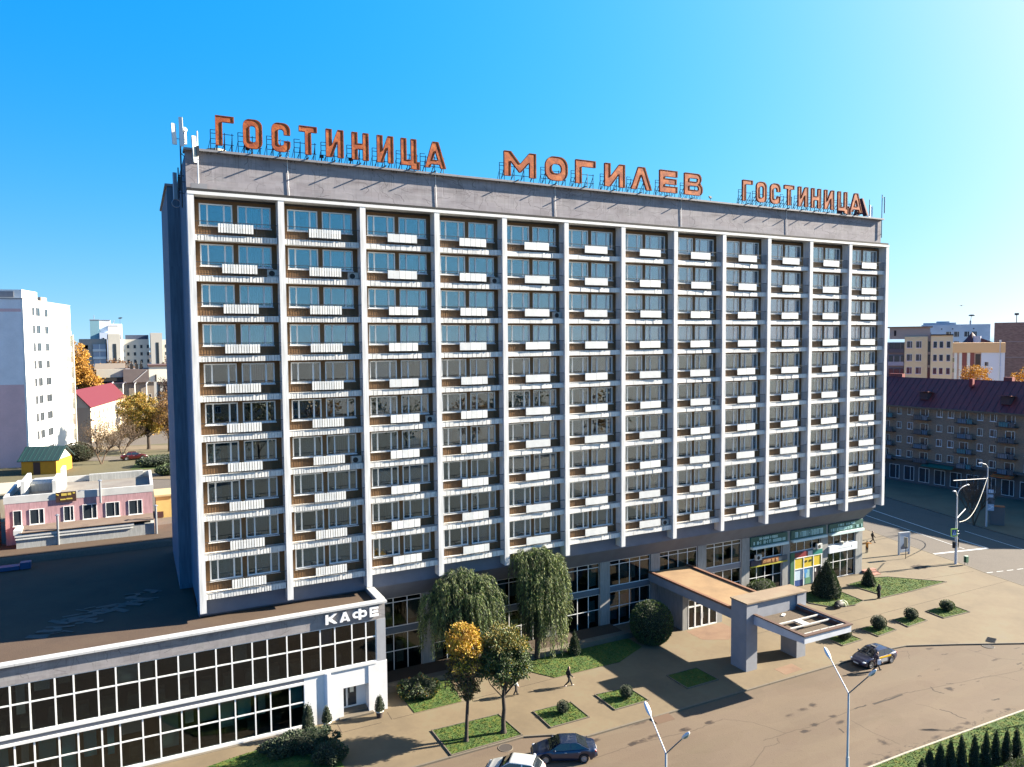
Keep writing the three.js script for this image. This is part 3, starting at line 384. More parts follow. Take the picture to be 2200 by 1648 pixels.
// ---------- letter shapes ----------
function roundRect(x0, y0, x1, y1, r, n = 6) { const P = []; for (const [cx, cy, a0] of [[x1 - r, y0 + r, -90], [x1 - r, y1 - r, 0], [x0 + r, y1 - r, 90], [x0 + r, y0 + r, 180]]) for (let k = 0; k <= n; k++) { const a = (a0 + 90 * k / n) * Math.PI / 180; P.push([cx + r * Math.cos(a), cy + r * Math.sin(a)]); } return P; }
function glyph(ch, w, h, t) { // [outline, holes]
  const s = t * 0.92;
  switch (ch) {
    case 'Г': return [[[0, 0], [t, 0], [t, h - s], [w, h - s], [w, h], [0, h]]];
    case 'Т': return [[[w / 2 - t / 2, 0], [w / 2 + t / 2, 0], [w / 2 + t / 2, h - s], [w, h - s], [w, h], [0, h], [0, h - s], [w / 2 - t / 2, h - s]]];
    case 'О': return [roundRect(0, 0, w, h, w * 0.36), [roundRect(t, t, w - t, h - t, Math.min((w - 2 * t) * 0.42, w * 0.16)).reverse()]];
    case 'С': { const o = roundRect(0, 0, w, h, w * 0.36), i = roundRect(t, t, w - t, h - t, Math.min((w - 2 * t) * 0.42, w * 0.16)); const y1 = h * 0.37, y2 = h * 0.6; const op = o.filter((p) => !(p[0] > w - 0.001 && p[1] > y1 && p[1] < y2)), ip = i; // outer from upper right round to lower right, then back inside
      const up = op.slice(7).concat(op.slice(0, 7)); const inn = ip.slice(7).concat(ip.slice(0, 7)).reverse(); return [[[w, y2], ...up, [w, y1], [w - t, y1], ...inn, [w - t, y2]]]; }
    case 'И': { const d = h * 0.42; return [[[0, 0], [t, 0], [w - t, h - d], [w - t, 0], [w, 0], [w, h], [w - t, h], [t, d], [t, h], [0, h]]]; }
    case 'Н': return [[[0, 0], [t, 0], [t, h / 2 - s / 2], [w - t, h / 2 - s / 2], [w - t, 0], [w, 0], [w, h], [w - t, h], [w - t, h / 2 + s / 2], [t, h / 2 + s / 2], [t, h], [0, h]]];
    case 'Ц': { const v = w * 0.84; return [[[0, 0], [v - t, 0], [v - t, -h * 0.14], [w, -h * 0.14], [w, h * 0.14], [v, h * 0.14], [v, h], [v - t, h], [v - t, s], [t, s], [t, h], [0, h]]]; }
    case 'А': { const a = w * 0.36; return [[[0, 0], [t, 0], [t + w * 0.05, h * 0.14], [w - t - w * 0.05, h * 0.14], [w - t, 0], [w, 0], [w - a, h], [a, h]], [[[w * 0.37, h * 0.3], [w * 0.5, h * 0.66], [w * 0.63, h * 0.3]]]]; }
    case 'Л': { const a = w * 0.34; return [[[0, 0], [t, 0], [w / 2, h * 0.68], [w - t, 0], [w, 0], [w - a, h], [a, h]]]; }
    case 'М': return [[[0, 0], [t, 0], [t, h * 0.62], [w / 2 - t * 0.1, h * 0.18], [w / 2 + t * 0.1, h * 0.18], [w - t, h * 0.62], [w - t, 0], [w, 0], [w, h], [w - t * 1.05, h], [w / 2, h * 0.52], [t * 1.05, h], [0, h]]];
    case 'Е': return [[[0, 0], [w, 0], [w, s], [t, s], [t, h / 2 - s * 0.45], [w * 0.95, h / 2 - s * 0.45], [w * 0.95, h / 2 + s * 0.45], [t, h / 2 + s * 0.45], [t, h - s], [w, h - s], [w, h], [0, h]]];
    case 'В': { const r = h * 0.22; const o = [[0, 0], [w - r, 0]]; for (let k = 1; k <= 8; k++) { const a = (-90 + k * 22.5) * Math.PI / 180; o.push([w - r + r * Math.cos(a), h * 0.27 + h * 0.27 * Math.sin(a)]); } o.push([w * 0.9, h * 0.54]); for (let k = 1; k <= 8; k++) { const a = (-70 + k * 20) * Math.PI / 180; o.push([w * 0.93 - r + r * Math.cos(a), h * 0.77 + h * 0.23 * Math.sin(a)]); } o.push([0, h]);
      return [o, [[[t, s * 0.85], [t, h * 0.43], [w - t * 0.95, h * 0.43], [w - t * 0.8, h * 0.36], [w - t * 0.8, h * 0.24], [w - t * 0.95, s * 0.85]], [[t, h * 0.62], [t, h - s * 0.8], [w - t * 1.1, h - s * 0.8], [w - t, h * 0.76], [w - t * 1.1, h * 0.62]]]]; }
    case 'К': return [[[0, 0], [t, 0], [t, h * 0.38], [w - t * 1.1, 0], [w, 0], [w * 0.52, h * 0.52], [w, h], [w - t * 1.1, h], [t, h * 0.62], [t, h], [0, h]]];
    case 'Ф': { const o = roundRect(0, h * 0.16, w, h * 0.84, h * 0.3); return [o, [roundRect(t * 0.8, h * 0.34, w / 2 - t * 0.42, h * 0.66, h * 0.1), roundRect(w / 2 + t * 0.42, h * 0.34, w - t * 0.8, h * 0.66, h * 0.1)]]; }
  }
}
{ // КАФЕ on the parapet
  const t = thing('cafe_sign', 'white raised letters spelling КАФЕ on the cafe parapet', 'sign', [0, 0, 2.76]);
  const mat = std(0.85, 0.85, 0.86, 0.5);
  for (const [ch, x, w] of [['К', 8.66, 0.9], ['А', 9.76, 0.82], ['Ф', 10.78, 1.14], ['Е', 12.14, 0.72]]) { const [o, h] = glyph(ch, w, 0.76, ch === 'Е' ? 0.17 : 0.23); const m = mb().prism(o, 0.16, new THREE.Matrix4().makeTranslation(x, 7.8, 0.06), h || []); if (ch === 'Ф') m.box(x + w / 2 - 0.11, 7.76, 0.05, x + w / 2 + 0.11, 8.62, 0.225); m.build('letter', mat, t); }
}
// ---------- rooftop letters, each on its own steel frame ----------
{
  const words = [['ГОСТИНИЦА', [2.23, 4.21, 6.33, 8.43, 10.55, 12.66, 14.79, 16.87, 19.02], [1.32, 1.4, 1.4, 1.4, 1.42, 1.4, 1.4, 1.62, 1.91], 0.47, 'left'], ['МОГИЛЕВ', [26.6, 30.89, 34.19, 37.5, 40.65, 44.17, 47.36], [3.28, 2.4, 2.24, 2.38, 2.52, 2.24, 2.4], 0.66, 'middle'], ['ГОСТИНИЦА', [55.34, 57.36, 59.43, 61.54, 63.72, 65.83, 67.94, 70.19, 72.27], [1.44, 1.49, 1.5, 1.51, 1.54, 1.51, 1.58, 1.85, 2.1], 0.47, 'right']];
  const KZ = 0.9805, nth = ['first', 'second', 'third', 'fourth', 'fifth', 'sixth', 'seventh', 'eighth', 'ninth']; SEED = 31;
  for (const [word, xs, ws, t, side] of words) for (let i = 0; i < word.length; i++) {
    const o = thing('roof_letter', `rusty orange letter ${word[i]}, ${nth[i]} of the ${side} word on the hotel roof edge`, 'sign letter', [-3.822 + (xs[i] + 3.822) * KZ, 43.55, -0.32], 0, 'rusty letters standing along the hotel roof edge');
    const w = ws[i] * KZ, h = 2.2 * KZ, [ol, hs] = glyph(word[i], w, h, t * KZ), y = 0.7;
    const face = mb().prism(ol, 0.2, new THREE.Matrix4().makeTranslation(0, y, -0.2), hs || []).build('letter_face', M.rust, o);
    const uv = face.geometry.attributes.uv; const ox = rr(0, 3), oy = rr(0, 3); for (let k = 0; k < uv.count; k++) uv.setXY(k, uv.getX(k) + ox, uv.getY(k) + oy);
    const rim = mb(); const loop = (P) => { for (let k = 0; k < P.length; k++) { const a = P[k], b = P[(k + 1) % P.length]; if (Math.hypot(a[0] - b[0], a[1] - b[1]) > 0.02) rim.bar([a[0], a[1] + y, 0.03], [b[0], b[1] + y, 0.03], 0.02, 0.02, 4); } }; loop(ol); (hs || []).forEach(loop); rim.build('letter_rim', M.rustDark, o);
    const f = mb(), legs = w > 2 ? 4 : 3; for (let k = 0; k < legs; k++) { const x = 0.12 + (w - 0.24) * k / (legs - 1); f.bar([x, 0.1, -0.26], [x, y + 1.0, -0.26], 0.03).bar([x, 0.1, -1.25], [x, y + 0.7, -0.28], 0.03).bar([x - 0.35, 0.1, -0.7], [x, y + 0.25, -0.26], 0.022); }
    for (const yy of [y + 0.15, y + 0.9]) f.bar([-0.3, yy, -0.3], [w, yy, -0.3], 0.025);
    f.bar([-0.34, 0, -0.3], [-0.34, y + 1.15, -0.3], 0.03).bar([-0.62, 0, -0.35], [-0.34, y + 0.5, -0.3], 0.022).bar([-0.34, y + 1.15, -0.3], [0.1, y + 1.15, -0.3], 0.022).bar([-0.34, y + 0.5, -0.3], [0.1, y + 0.5, -0.3], 0.022); f.box(w * 0.4, 0.33, -1.0, w * 0.4 + 0.1, 0.4, 0.3 + rr(-0.1, 0.12)); f.build('support_frame', M.darkMetal, o);
  }
  // letters of the end sign, seen from behind
  const pos = ['nearest the front corner', 'second from the front corner', 'third from the front corner', 'farthest from the front corner'];
  [['А', -3.2, 2.1, 0], ['О', -5.6, 2, -0.55], ['Н', -9.2, 1.5, -0.75], ['Т', -11.5, 1.5, -1.15]].forEach(([ch, z, w, dy], i) => {
    const o = thing('end_sign_letter', `dark red letter back of the end wall roof sign, ${pos[i]}`, 'sign letter', [76.1, 43.5, z], Math.PI / 2, 'dark red letters of the sign on the right end of the roof'); const [ol, hs] = glyph(ch, w, 2.2, 0.6);
    mb().prism(ol, 0.25, new THREE.Matrix4().makeTranslation(-w / 2, 0.95 + dy, 0), hs || []).build('letter_face', M.rustDark, o); const f = mb(); for (const x of [-w * 0.4, w * 0.4]) f.bar([x, -0.05, -0.1], [x, 1.4 + dy, -0.1], 0.035).bar([x, -0.05, -1.1], [x, 1.2 + dy, -0.1], 0.03); f.box(w * 0.4, 0.33, -1.0, w * 0.4 + 0.1, 0.4, 0.3 + rr(-0.1, 0.12)); f.build('support_frame', M.darkMetal, o);
  });
}
// ---------- entrance canopy ----------
{
  const t = thing('entrance_canopy', 'grey concrete entrance canopy on two broad pillars with a recessed roof tray', 'canopy', [0, 0, 0]);
  const body = std(0.3, 0.31, 0.34, 0.85, { map: rep(T.plaster, 3) }), tan = std(0.27, 0.18, 0.095, 0.9, { map: rep(T.blotch, 6) }), trim = std(0.1, 0.05, 0.035, 0.8, { map: rep(T.plaster, 1) });
  mb().box(43.75, -0.05, 9.47, 45.05, 6.08, 11.38).build('pillar', body, t); mb().box(49.98, -0.05, 9.47, 51.12, 6.08, 11.38).build('pillar', body, t);
  mb().box(45.05, 4.3, 9.6, 49.98, 6.07, 11.22).build('lintel', body, t);
  mb().box(43.68, 6.08, 9.38, 51.2, 6.2, 11.47).build('portal_roof', std(0.23, 0.18, 0.13, 0.9, { map: rep(T.blotch, 5) }), t);
  // tray in front of the portal: sloping underside, upstand with brown trim, beams across
  const side = [[11.38, 4.15], [17, 4.42], [17, 5.02], [11.38, 5.02]].map(([z, y]) => [-z, y]); const tr = mb(); const rot = (x) => { const m = new THREE.Matrix4().makeRotationY(Math.PI / 2); m.setPosition(x, 0, 0); return m; };
  tr.prism(side, 0.16, rot(44.6)).prism(side, 0.16, rot(50.06)); tr.box(44.76, 4.42, 16.84, 50.06, 5.02, 16.998); tr.prism([[-11.38, 4.2], [-16.84, 4.44], [-16.84, 4.6], [-11.38, 4.6]], 5.3, rot(44.76)); tr.build('canopy_tray', std(0.62, 0.64, 0.68, 0.75, { map: rep(T.plaster, 3) }), t);
  const tm = mb(); tm.box(44.5, 5.02, 11.4, 44.84, 5.12, 17.08).box(49.98, 5.02, 11.4, 50.32, 5.12, 17.08).box(44.84, 5.02, 16.74, 49.98, 5.117, 17.08); tm.box(44.98, 4.62, 11.4, 45.1, 4.98, 16.6).box(49.75, 4.62, 11.4, 49.86, 4.98, 16.6).build('edge_trim', trim, t);
  mb().box(44.77, 4.61, 11.39, 50.05, 4.66, 16.83).build('tray_roof', std(0.1, 0.075, 0.05, 0.95, { map: rep(T.blotch, 2.5), bumpMap: rep(T.grainBump, 1), bumpScale: 0.02 }), t);
  const bm = std(0.5, 0.49, 0.46, 0.7); mb().box(44.85, 4.9, 13.8, 49.97, 5.0, 13.93).build('beam', bm, t); mb().box(44.85, 4.9, 15.0, 49.97, 5.0, 15.13).build('beam', bm, t); mb().box(46.75, 4.9, 13.94, 47.5, 4.98, 14.99).build('beam', bm, t);
  const lt = mb(); for (let k = 0; k < 5; k++) lt.box(45.1 + k * 0.95, 5.02, 16.5, 45.1 + k * 0.95 + 0.86, 5.07, 16.6); lt.build('light_tube', bm, t);
  mb().cbox(47.6, 4.7, 11.95, 0.7, 0.06, 0.28, 0.5).build('loose_board', bm, t);
  // covered way back to the building
  mb().box(43.9, 4.15, -2.9, 49.15, 5.0, 9.47).build('canopy_slab', body, t); mb().box(44.15, 5.0, -2.88, 48.9, 5.03, 9.46).build('canopy_roof', tan, t);
  mb().box(43.85, 5.0, -2.88, 44.15, 5.2, 9.46).box(48.9, 5.0, -2.88, 49.2, 5.2, 9.46).build('edge_trim', std(0.2, 0.09, 0.05, 0.8, { map: rep(T.plaster, 1) }), t);
}
{ // glazed entrance lobby under the canopy
  const t = thing('entrance_lobby', 'glazed white framed entrance lobby with double doors under the canopy', 'entrance', [0, 0, 0]);
  mb().box(45.0, -0.04, -2.9, 45.2, 4.14, 1.3).box(50.05, -0.04, -2.9, 50.25, 4.14, 1.3).box(45.2, 3.05, 1.12, 50.05, 4.14, 1.3).box(45.2, -0.04, 1.12, 45.72, 3.05, 1.3).box(49.52, -0.04, 1.12, 50.05, 3.05, 1.3).build('wall', M.column, t);
  const xs = [45.72, 46.6, 47.5, 48.5, 49.52]; for (let i = 0; i < 4; i++) { const a = xs[i], b = xs[i + 1], d = i === 1 || i === 2; const f = mb(), w = d ? 0.1 : 0.07; f.box(a, 0, 1.18, a + w, 3.05, 1.32).box(b - w, 0, 1.18, b - 0.004, 3.05, 1.32).box(a + w, 2.96, 1.18, b - w, 3.05, 1.315).box(a + w, 2.2, 1.18, b - w, 2.34, 1.315).box(a + w, 0, 1.18, b - w, 0.12, 1.315); const o = f.build(d ? 'door' : 'window', M.frame, t); mb().box(a + w, 0.12, 1.23, b - w, 2.2, 1.25).build('pane', M.paneDark, o); mb().box(a + w, 2.34, 1.23, b - w, 2.96, 1.25).build('pane', M.paneDark, o); if (d) mb().bar([i === 1 ? b - 0.16 : a + 0.16, 0.9, 1.38], [i === 1 ? b - 0.16 : a + 0.16, 1.5, 1.38], 0.02).build('handle', M.steel, o); }
  mb().box(45.2, 0.01, -2.9, 50.05, 0.06, 1.1).box(45.2, 0.1, -2.88, 50.05, 4.1, -2.6).build('room_interior', std(0.22, 0.15, 0.08), t);
  mb().box(46.7, 1.5, 1.1, 47.2, 1.9, 1.12).box(48.6, 1.3, 1.1, 49.2, 1.8, 1.12).box(45.9, 1.2, 0.6, 46.5, 2.1, 0.62).build('poster', std(0.6, 0.5, 0.25), t);
}
// ---------- shop signs on the base ----------
{
  const green = std(0.012, 0.09, 0.07, 0.6), ice = std(0.38, 0.62, 0.62, 0.5);
  const lettering = (t, x0, x1, y0, y1, z, seed, dark = ice) => { SEED = seed; const m = mb(); let x = x0; while (x < x1 - 0.1) { const w = Math.min(rr(0.16, 0.34), x1 - x); const k = rnd(); if (k < 0.85) { m.box(x, y0, z, x + 0.07, y1, z + 0.05); if (k < 0.55) m.box(x + w - 0.1, y0, z, x + w - 0.03, y1, z + 0.05); if (k < 0.7) m.box(x + 0.07, k < 0.3 ? y1 - 0.08 : (y0 + y1) / 2 - 0.03, z, x + w - 0.1, k < 0.3 ? y1 : (y0 + y1) / 2 + 0.04, z + 0.048); } x += w + 0.03; } m.build('lettering', dark, t); };
  const sign = (label, x0, x1, rows, seed) => { const t = thing('shop_sign', label, 'shop sign', [0, 0, 0]); mb().box(x0, 5.85, -2.9, x1, 6.92, -2.72).build('board', green, t); mb().box(x0 + 0.1, 5.55, -2.9, x1 - 0.05, 5.84, -2.45).build('ledge', std(0.55, 0.68, 0.68, 0.6), t); rows.forEach(([a, b, y0, y1], i) => lettering(t, a, b, y0, y1, -2.72, seed + i)); };
  sign('dark green sign board with two rows of letters, leftmost of three', 58.2, 64, [[59.5, 62.4, 6.5, 6.8], [58.6, 63.7, 6.02, 6.38]], 11);
  sign('dark green sign board with one large row of letters, middle of three', 64.6, 70.5, [[65.2, 69.9, 6.05, 6.72]], 22);
  sign('dark green sign board with two rows of letters, rightmost of three', 71, 77.1, [[72.6, 75.6, 6.52, 6.8], [71.3, 76.9, 6.02, 6.38]], 33);
  let t = thing('shop_sign', 'orange, navy and yellow sign board over a shop window left of the yellow shopfront', 'shop sign'); mb().box(58.3, 3.55, -2.9, 59.9, 4.2, -2.75).build('panel', std(0.02, 0.025, 0.06, 0.5), t); mb().box(59.95, 3.62, -2.9, 62.6, 4.18, -2.72).build('panel', std(0.3, 0.1, 0.03, 0.6), t); mb().box(62.65, 3.62, -2.9, 64.05, 4.2, -2.76).build('panel', std(0.05, 0.075, 0.1, 0.5), t); mb().box(58.3, 3.4, -2.92, 64.05, 3.545, -2.74).build('strip', std(0.4, 0.36, 0.03, 0.6), t); lettering(t, 60.1, 62.4, 3.75, 4.05, -2.72, 44, std(0.55, 0.3, 0.12));
  t = thing('shopfront', 'yellow, red and green shopfront with blue and white poster panes', 'shopfront'); const YL = std(0.55, 0.4, 0.01, 0.6), wf = M.frame, z = -2.93;
  mb().box(64.62, 0, z, 65.3, 4.2, z + 0.14).build('side_panel', std(0.02, 0.12, 0.06, 0.6), t); mb().box(65.33, 3.55, z, 67.5, 4.1, z + 0.12).build('sign_panel', std(0.22, 0.012, 0.02, 0.5), t); mb().box(67.53, 3.55, z, 68.3, 4.1, z + 0.125).build('sign_panel', std(0.6, 0.6, 0.58, 0.5), t); mb().box(68.33, 3.55, z, 69.95, 4.15, z + 0.16).build('sign_panel', std(0.01, 0.2, 0.16, 0.5), t);
  for (const [a, b] of [[65.33, 66.75], [66.85, 68.4], [68.5, 69.75]]) mb().box(a, 2.2, z, b, 3.45, z + 0.1).build('panel', YL, t); lettering(t, 67.1, 68.2, 2.85, 3.05, z + 0.1, 66, std(0.04, 0.035, 0.01));
  mb().box(65.25, 0.05, z, 65.33, 3.5, z + 0.15).box(66.75, 0.05, z, 66.85, 3.5, z + 0.15).box(68.4, 0.05, z, 68.5, 3.5, z + 0.15).box(69.75, 0.05, z, 69.86, 3.5, z + 0.15).box(65.33, 3.45, z, 69.95, 3.55, z + 0.155).box(65.33, 2.1, z, 69.75, 2.2, z + 0.14).build('frame', wf, t);
  mb().box(65.33, 0.8, z, 66.75, 2.1, z + 0.06).build('poster_pane', std(0.5, 0.62, 0.72, 0.4), t); mb().box(65.33, 0.08, z, 66.75, 0.78, z + 0.06).build('poster_pane', std(0.02, 0.07, 0.25, 0.4), t); mb().box(66.85, 0.08, z, 68.4, 2.1, z + 0.05).build('poster_pane', std(0.28, 0.48, 0.5, 0.3), t); mb().box(67.0, 1.5, z + 0.05, 67.5, 2.05, z + 0.08).box(67.1, 0.9, z + 0.05, 67.3, 1.5, z + 0.08).build('poster', std(0.05, 0.25, 0.55, 0.5), t); mb().box(67.2, 0.15, z + 0.05, 68.1, 0.9, z + 0.08).build('poster', std(0.08, 0.22, 0.12, 0.5), t); mb().box(68.5, 0.08, z, 69.75, 2.1, z + 0.05).build('door', std(0.035, 0.028, 0.032, 0.4), t); mb().box(68.8, 1.4, z + 0.05, 69.0, 1.85, z + 0.055).build('notice', std(0.7, 0.7, 0.7), t);
  t = thing('shop_sign', 'white sign board between the floors at the right end of the hotel base', 'shop sign'); mb().box(71.05, 3.35, -2.92, 76.02, 4.2, -2.66).build('board', std(0.72, 0.76, 0.78, 0.6), t); mb().box(72.6, 3.75, -2.66, 74.6, 3.8, -2.65).box(74.9, 3.65, -2.66, 75.05, 3.95, -2.65).build('lettering', std(0.3, 0.32, 0.36), t);
  const ac = (label, x, y, zz, s = 1) => { const o = thing('air_conditioner', label, 'air conditioner', [x, y, zz], 0, 'air conditioner boxes on the hotel'); mb().box(-0.42 * s, 0, -0.3, 0.42 * s, 0.6 * s, 0).build('casing', std(0.55, 0.55, 0.52, 0.6), o); const f = mb(); f.add(new THREE.CylinderGeometry(0.22 * s, 0.22 * s, 0.03, 20).rotateX(Math.PI / 2).translate(-0.1 * s, 0.3 * s, 0.0)); f.build('fan', M.black, o); };
  ac('white air conditioner box above the yellow shopfront', 69.2, 4.24, -2.5); ac('white air conditioner box above the orange and navy shop sign', 59.3, 4.24, -2.5); ac('small white air conditioner box above the white sign board on the base', 73.3, 4.24, -2.6, 0.55);
  const FYk = (k) => FY + k * ST; ac("grey air conditioner on the leftmost column's balcony, second row from the top", 6.0, FYk(8), -0.45); ac("grey air conditioner on the second column's balcony, second row from the top", 12.3, FYk(8), -0.45); ac("grey air conditioner on the second column's balcony, fourth row from the bottom", 12.25, FYk(3), -0.4); ac("grey air conditioner on the fourth column's balcony, second row from the top", 25.1, FYk(8), -0.45); ac("grey air conditioner on the fifth column's balcony, third row from the top", 31.5, FYk(8) - ST, -0.45); ac("grey air conditioner on the eighth column's balcony, fifth row from the bottom", 50.6, FYk(4), -0.45); ac("grey air conditioner on the seventh column's balcony, lowest row", 44.2, FYk(0), -0.45); ac("grey air conditioner on the third column's balcony, fifth row from the bottom", 18.8, FYk(4), -0.45);
}
// ---------- antennas ----------
{
  const pan = std(0.72, 0.74, 0.74, 0.5);
  let t = thing('mobile_antenna', 'cluster of white panel antennas on a mast at the left roof corner', 'antenna', [-0.26, 0, -1.2]); mb().bar([0, 39.6, 0], [0, 46.0, 0], 0.06).bar([0, 44.6, 0], [-0.5, 44.6, 0.1], 0.025).bar([0, 43.6, 0], [0.3, 43.3, 0], 0.03).bar([0, 41.5, 0], [0.3, 41.5, 0], 0.03).build('mast', M.darkMetal, t); mb().cbox(-0.42, 44.9, 0.12, 0.3, 1.5, 0.14, 0.3, 0, 0.05).build('panel', pan, t); mb().cbox(0.08, 45.1, 0.2, 0.26, 2.1, 0.14, -0.2, 0, 0.03).build('panel', pan, t); mb().cbox(0.32, 44.7, -0.1, 0.2, 0.9, 0.16, -1).build('radio_unit', M.steel, t); mb().sphere(0.3, 45.3, 0.05, 0.2, 0.2, 0.08, 12).build('dish', pan, t);
  t = thing('mobile_antenna', 'white panel antenna on a pole bracketed to the front of the attic wall', 'antenna', [0.82, 0, -0.35]); mb().bar([0, 40.95, 0], [0.02, 45.1, 0], 0.055).bar([0, 41.2, 0], [0, 41.2, -0.4], 0.04).bar([0, 43, 0], [0, 43, -0.4], 0.03).build('mast', pan, t); mb().cbox(-0.2, 43.75, 0.05, 0.3, 1.9, 0.13, 0.5, 0, 0.06).build('panel', std(0.62, 0.64, 0.56, 0.5), t); mb().box(-0.05, 43.3, 0.05, 0.12, 44.0, 0.2).build('radio_unit', M.darkMetal, t); mb().box(-0.5, 40.9, -0.3, 0.6, 41.3, 0.1).build('base_bracket', M.coping, t);
  t = thing('mobile_antenna', 'long panel antenna with a coiled cable on the left end wall below the roof', 'antenna', [-0.62, 0, -3]); mb().cbox(0, 41.5, 0, 0.26, 2.0, 0.16, 0.4).build('panel', std(0.3, 0.4, 0.46, 0.5), t); mb().bar([0.25, 40.6, 0], [0.25, 42.9, 0], 0.05).bar([0.25, 41, 0], [0.65, 41, 0], 0.04).bar([0.25, 42.3, 0], [0.65, 42.3, 0], 0.04).build('mast', M.darkMetal, t); mb().box(0.2, 41.2, -0.2, 0.5, 42.2, 0.15).build('radio_unit', M.darkMetal, t); mb().add(new THREE.TorusGeometry(0.3, 0.03, 6, 20).translate(0.05, 40.2, 0)).build('cable_coil', M.steel, t);
  t = thing('mobile_antenna', 'tall pole with a panel antenna at the right roof corner', 'antenna', [76.67, 0, -0.6]); mb().bar([0, 41.6, 0], [0, 46.7, 0], 0.05).bar([0, 46.4, 0], [0.5, 46.4, 0], 0.03).bar([0, 42, 0], [0, 42, -0.3], 0.03).build('mast', M.darkMetal, t); mb().cbox(0.45, 45.5, 0, 0.2, 1.9, 0.12, 0.6, 0, 0.05).build('panel', M.steel, t);
  t = thing('mobile_antenna', 'short pair of panel antennas just left of the tall pole at the right roof corner', 'antenna', [75.6, 43.5, -1.5]); mb().bar([0, 0, 0], [0, 2.7, 0], 0.04).bar([0, 1.8, 0], [0.45, 1.8, 0], 0.03).build('mast', M.darkMetal, t); mb().cbox(0.12, 1.3, 0, 0.2, 1.5, 0.12, 0.3).build('panel', pan, t); mb().cbox(0.48, 1.3, 0, 0.16, 1.2, 0.12, 0.8).build('panel', pan, t); mb().box(-0.3, 0, -0.2, 0.1, 0.7, 0.15).build('radio_unit', pan, t);
  const fl = (x, label) => { const o = thing('floodlight', label, 'floodlight', [x, 43.86, -0.7], 0, 'floodlights on the roof edge'); mb().bar([0, 0, 0], [0, 0.35, 0], 0.03).build('stand', M.darkMetal, o); mb().cbox(0, 0.45, -0.05, 0.3, 0.24, 0.12, 0, -0.5).build('lamp_head', M.darkMetal, o); };
  fl(50.1, 'dark floodlight box on the roof edge right of the letter В'); fl(4.4, 'small floodlight on the roof edge below the first letter О'); fl(10, 'small floodlight on the roof edge just left of the first letter И'); fl(12.3, 'small floodlight on the roof edge between the first letters И and Н');
  const v = thing('roof_vent', 'low round pale roof vent behind the first letter Г', 'vent', [2.4, 43.5, -3.4]); mb().add(new THREE.CylinderGeometry(0.75, 0.75, 0.35, 20).translate(0, 0.9, 0)).add(new THREE.CylinderGeometry(0.4, 0.4, 0.8, 16).translate(0, 0.4, 0)).build('cap', std(0.55, 0.5, 0.36), v);
}
// ---------- town around ----------
// a box building in its own frame: front faces local +z, right side faces local +x; windows are recessed boxes with frame and pane
function rowsOf(t, mat, x, y, z, w, h, face = 'z', sill = true) { // one window: frame with a dark pane inside
  const f = mb(), b = Math.min(0.065, w * 0.07); const put = (m, x0, y0, d0, x1, y1, d1) => face === 'z' ? m.box(x0, y0, z + d0, x1, y1, z + d1) : face === 'x' ? m.box(z + d0, y0, x0, z + d1, y1, x1) : m.box(z - d1, y0, x0, z - d0, y1, x1);
  put(f, x - w / 2, y, 0, x + w / 2, y + b, 0.06); put(f, x - w / 2, y + h - b, 0, x + w / 2, y + h, 0.06); put(f, x - w / 2, y + b, 0, x - w / 2 + b, y + h - b, 0.06); put(f, x + w / 2 - b, y + b, 0, x + w / 2, y + h - b, 0.06); if (w > 0.9) put(f, x + w * 0.12, y + b, 0, x + w * 0.12 + b, y + h - b, 0.055); if (sill) put(f, x - w / 2 - 0.05, y - 0.08, 0, x + w / 2 + 0.05, y - 0.003, 0.14);
  const o = f.build('window', mat, t); const p = mb(); put(p, x - w / 2 + b, y + b, 0, x + w / 2 - b, y + h - b, 0.02); p.build('pane', M.farGlass, o); return o;
}
const W8 = std(0.82, 0.82, 0.8, 0.8, { map: rep(T.plaster, 6) });
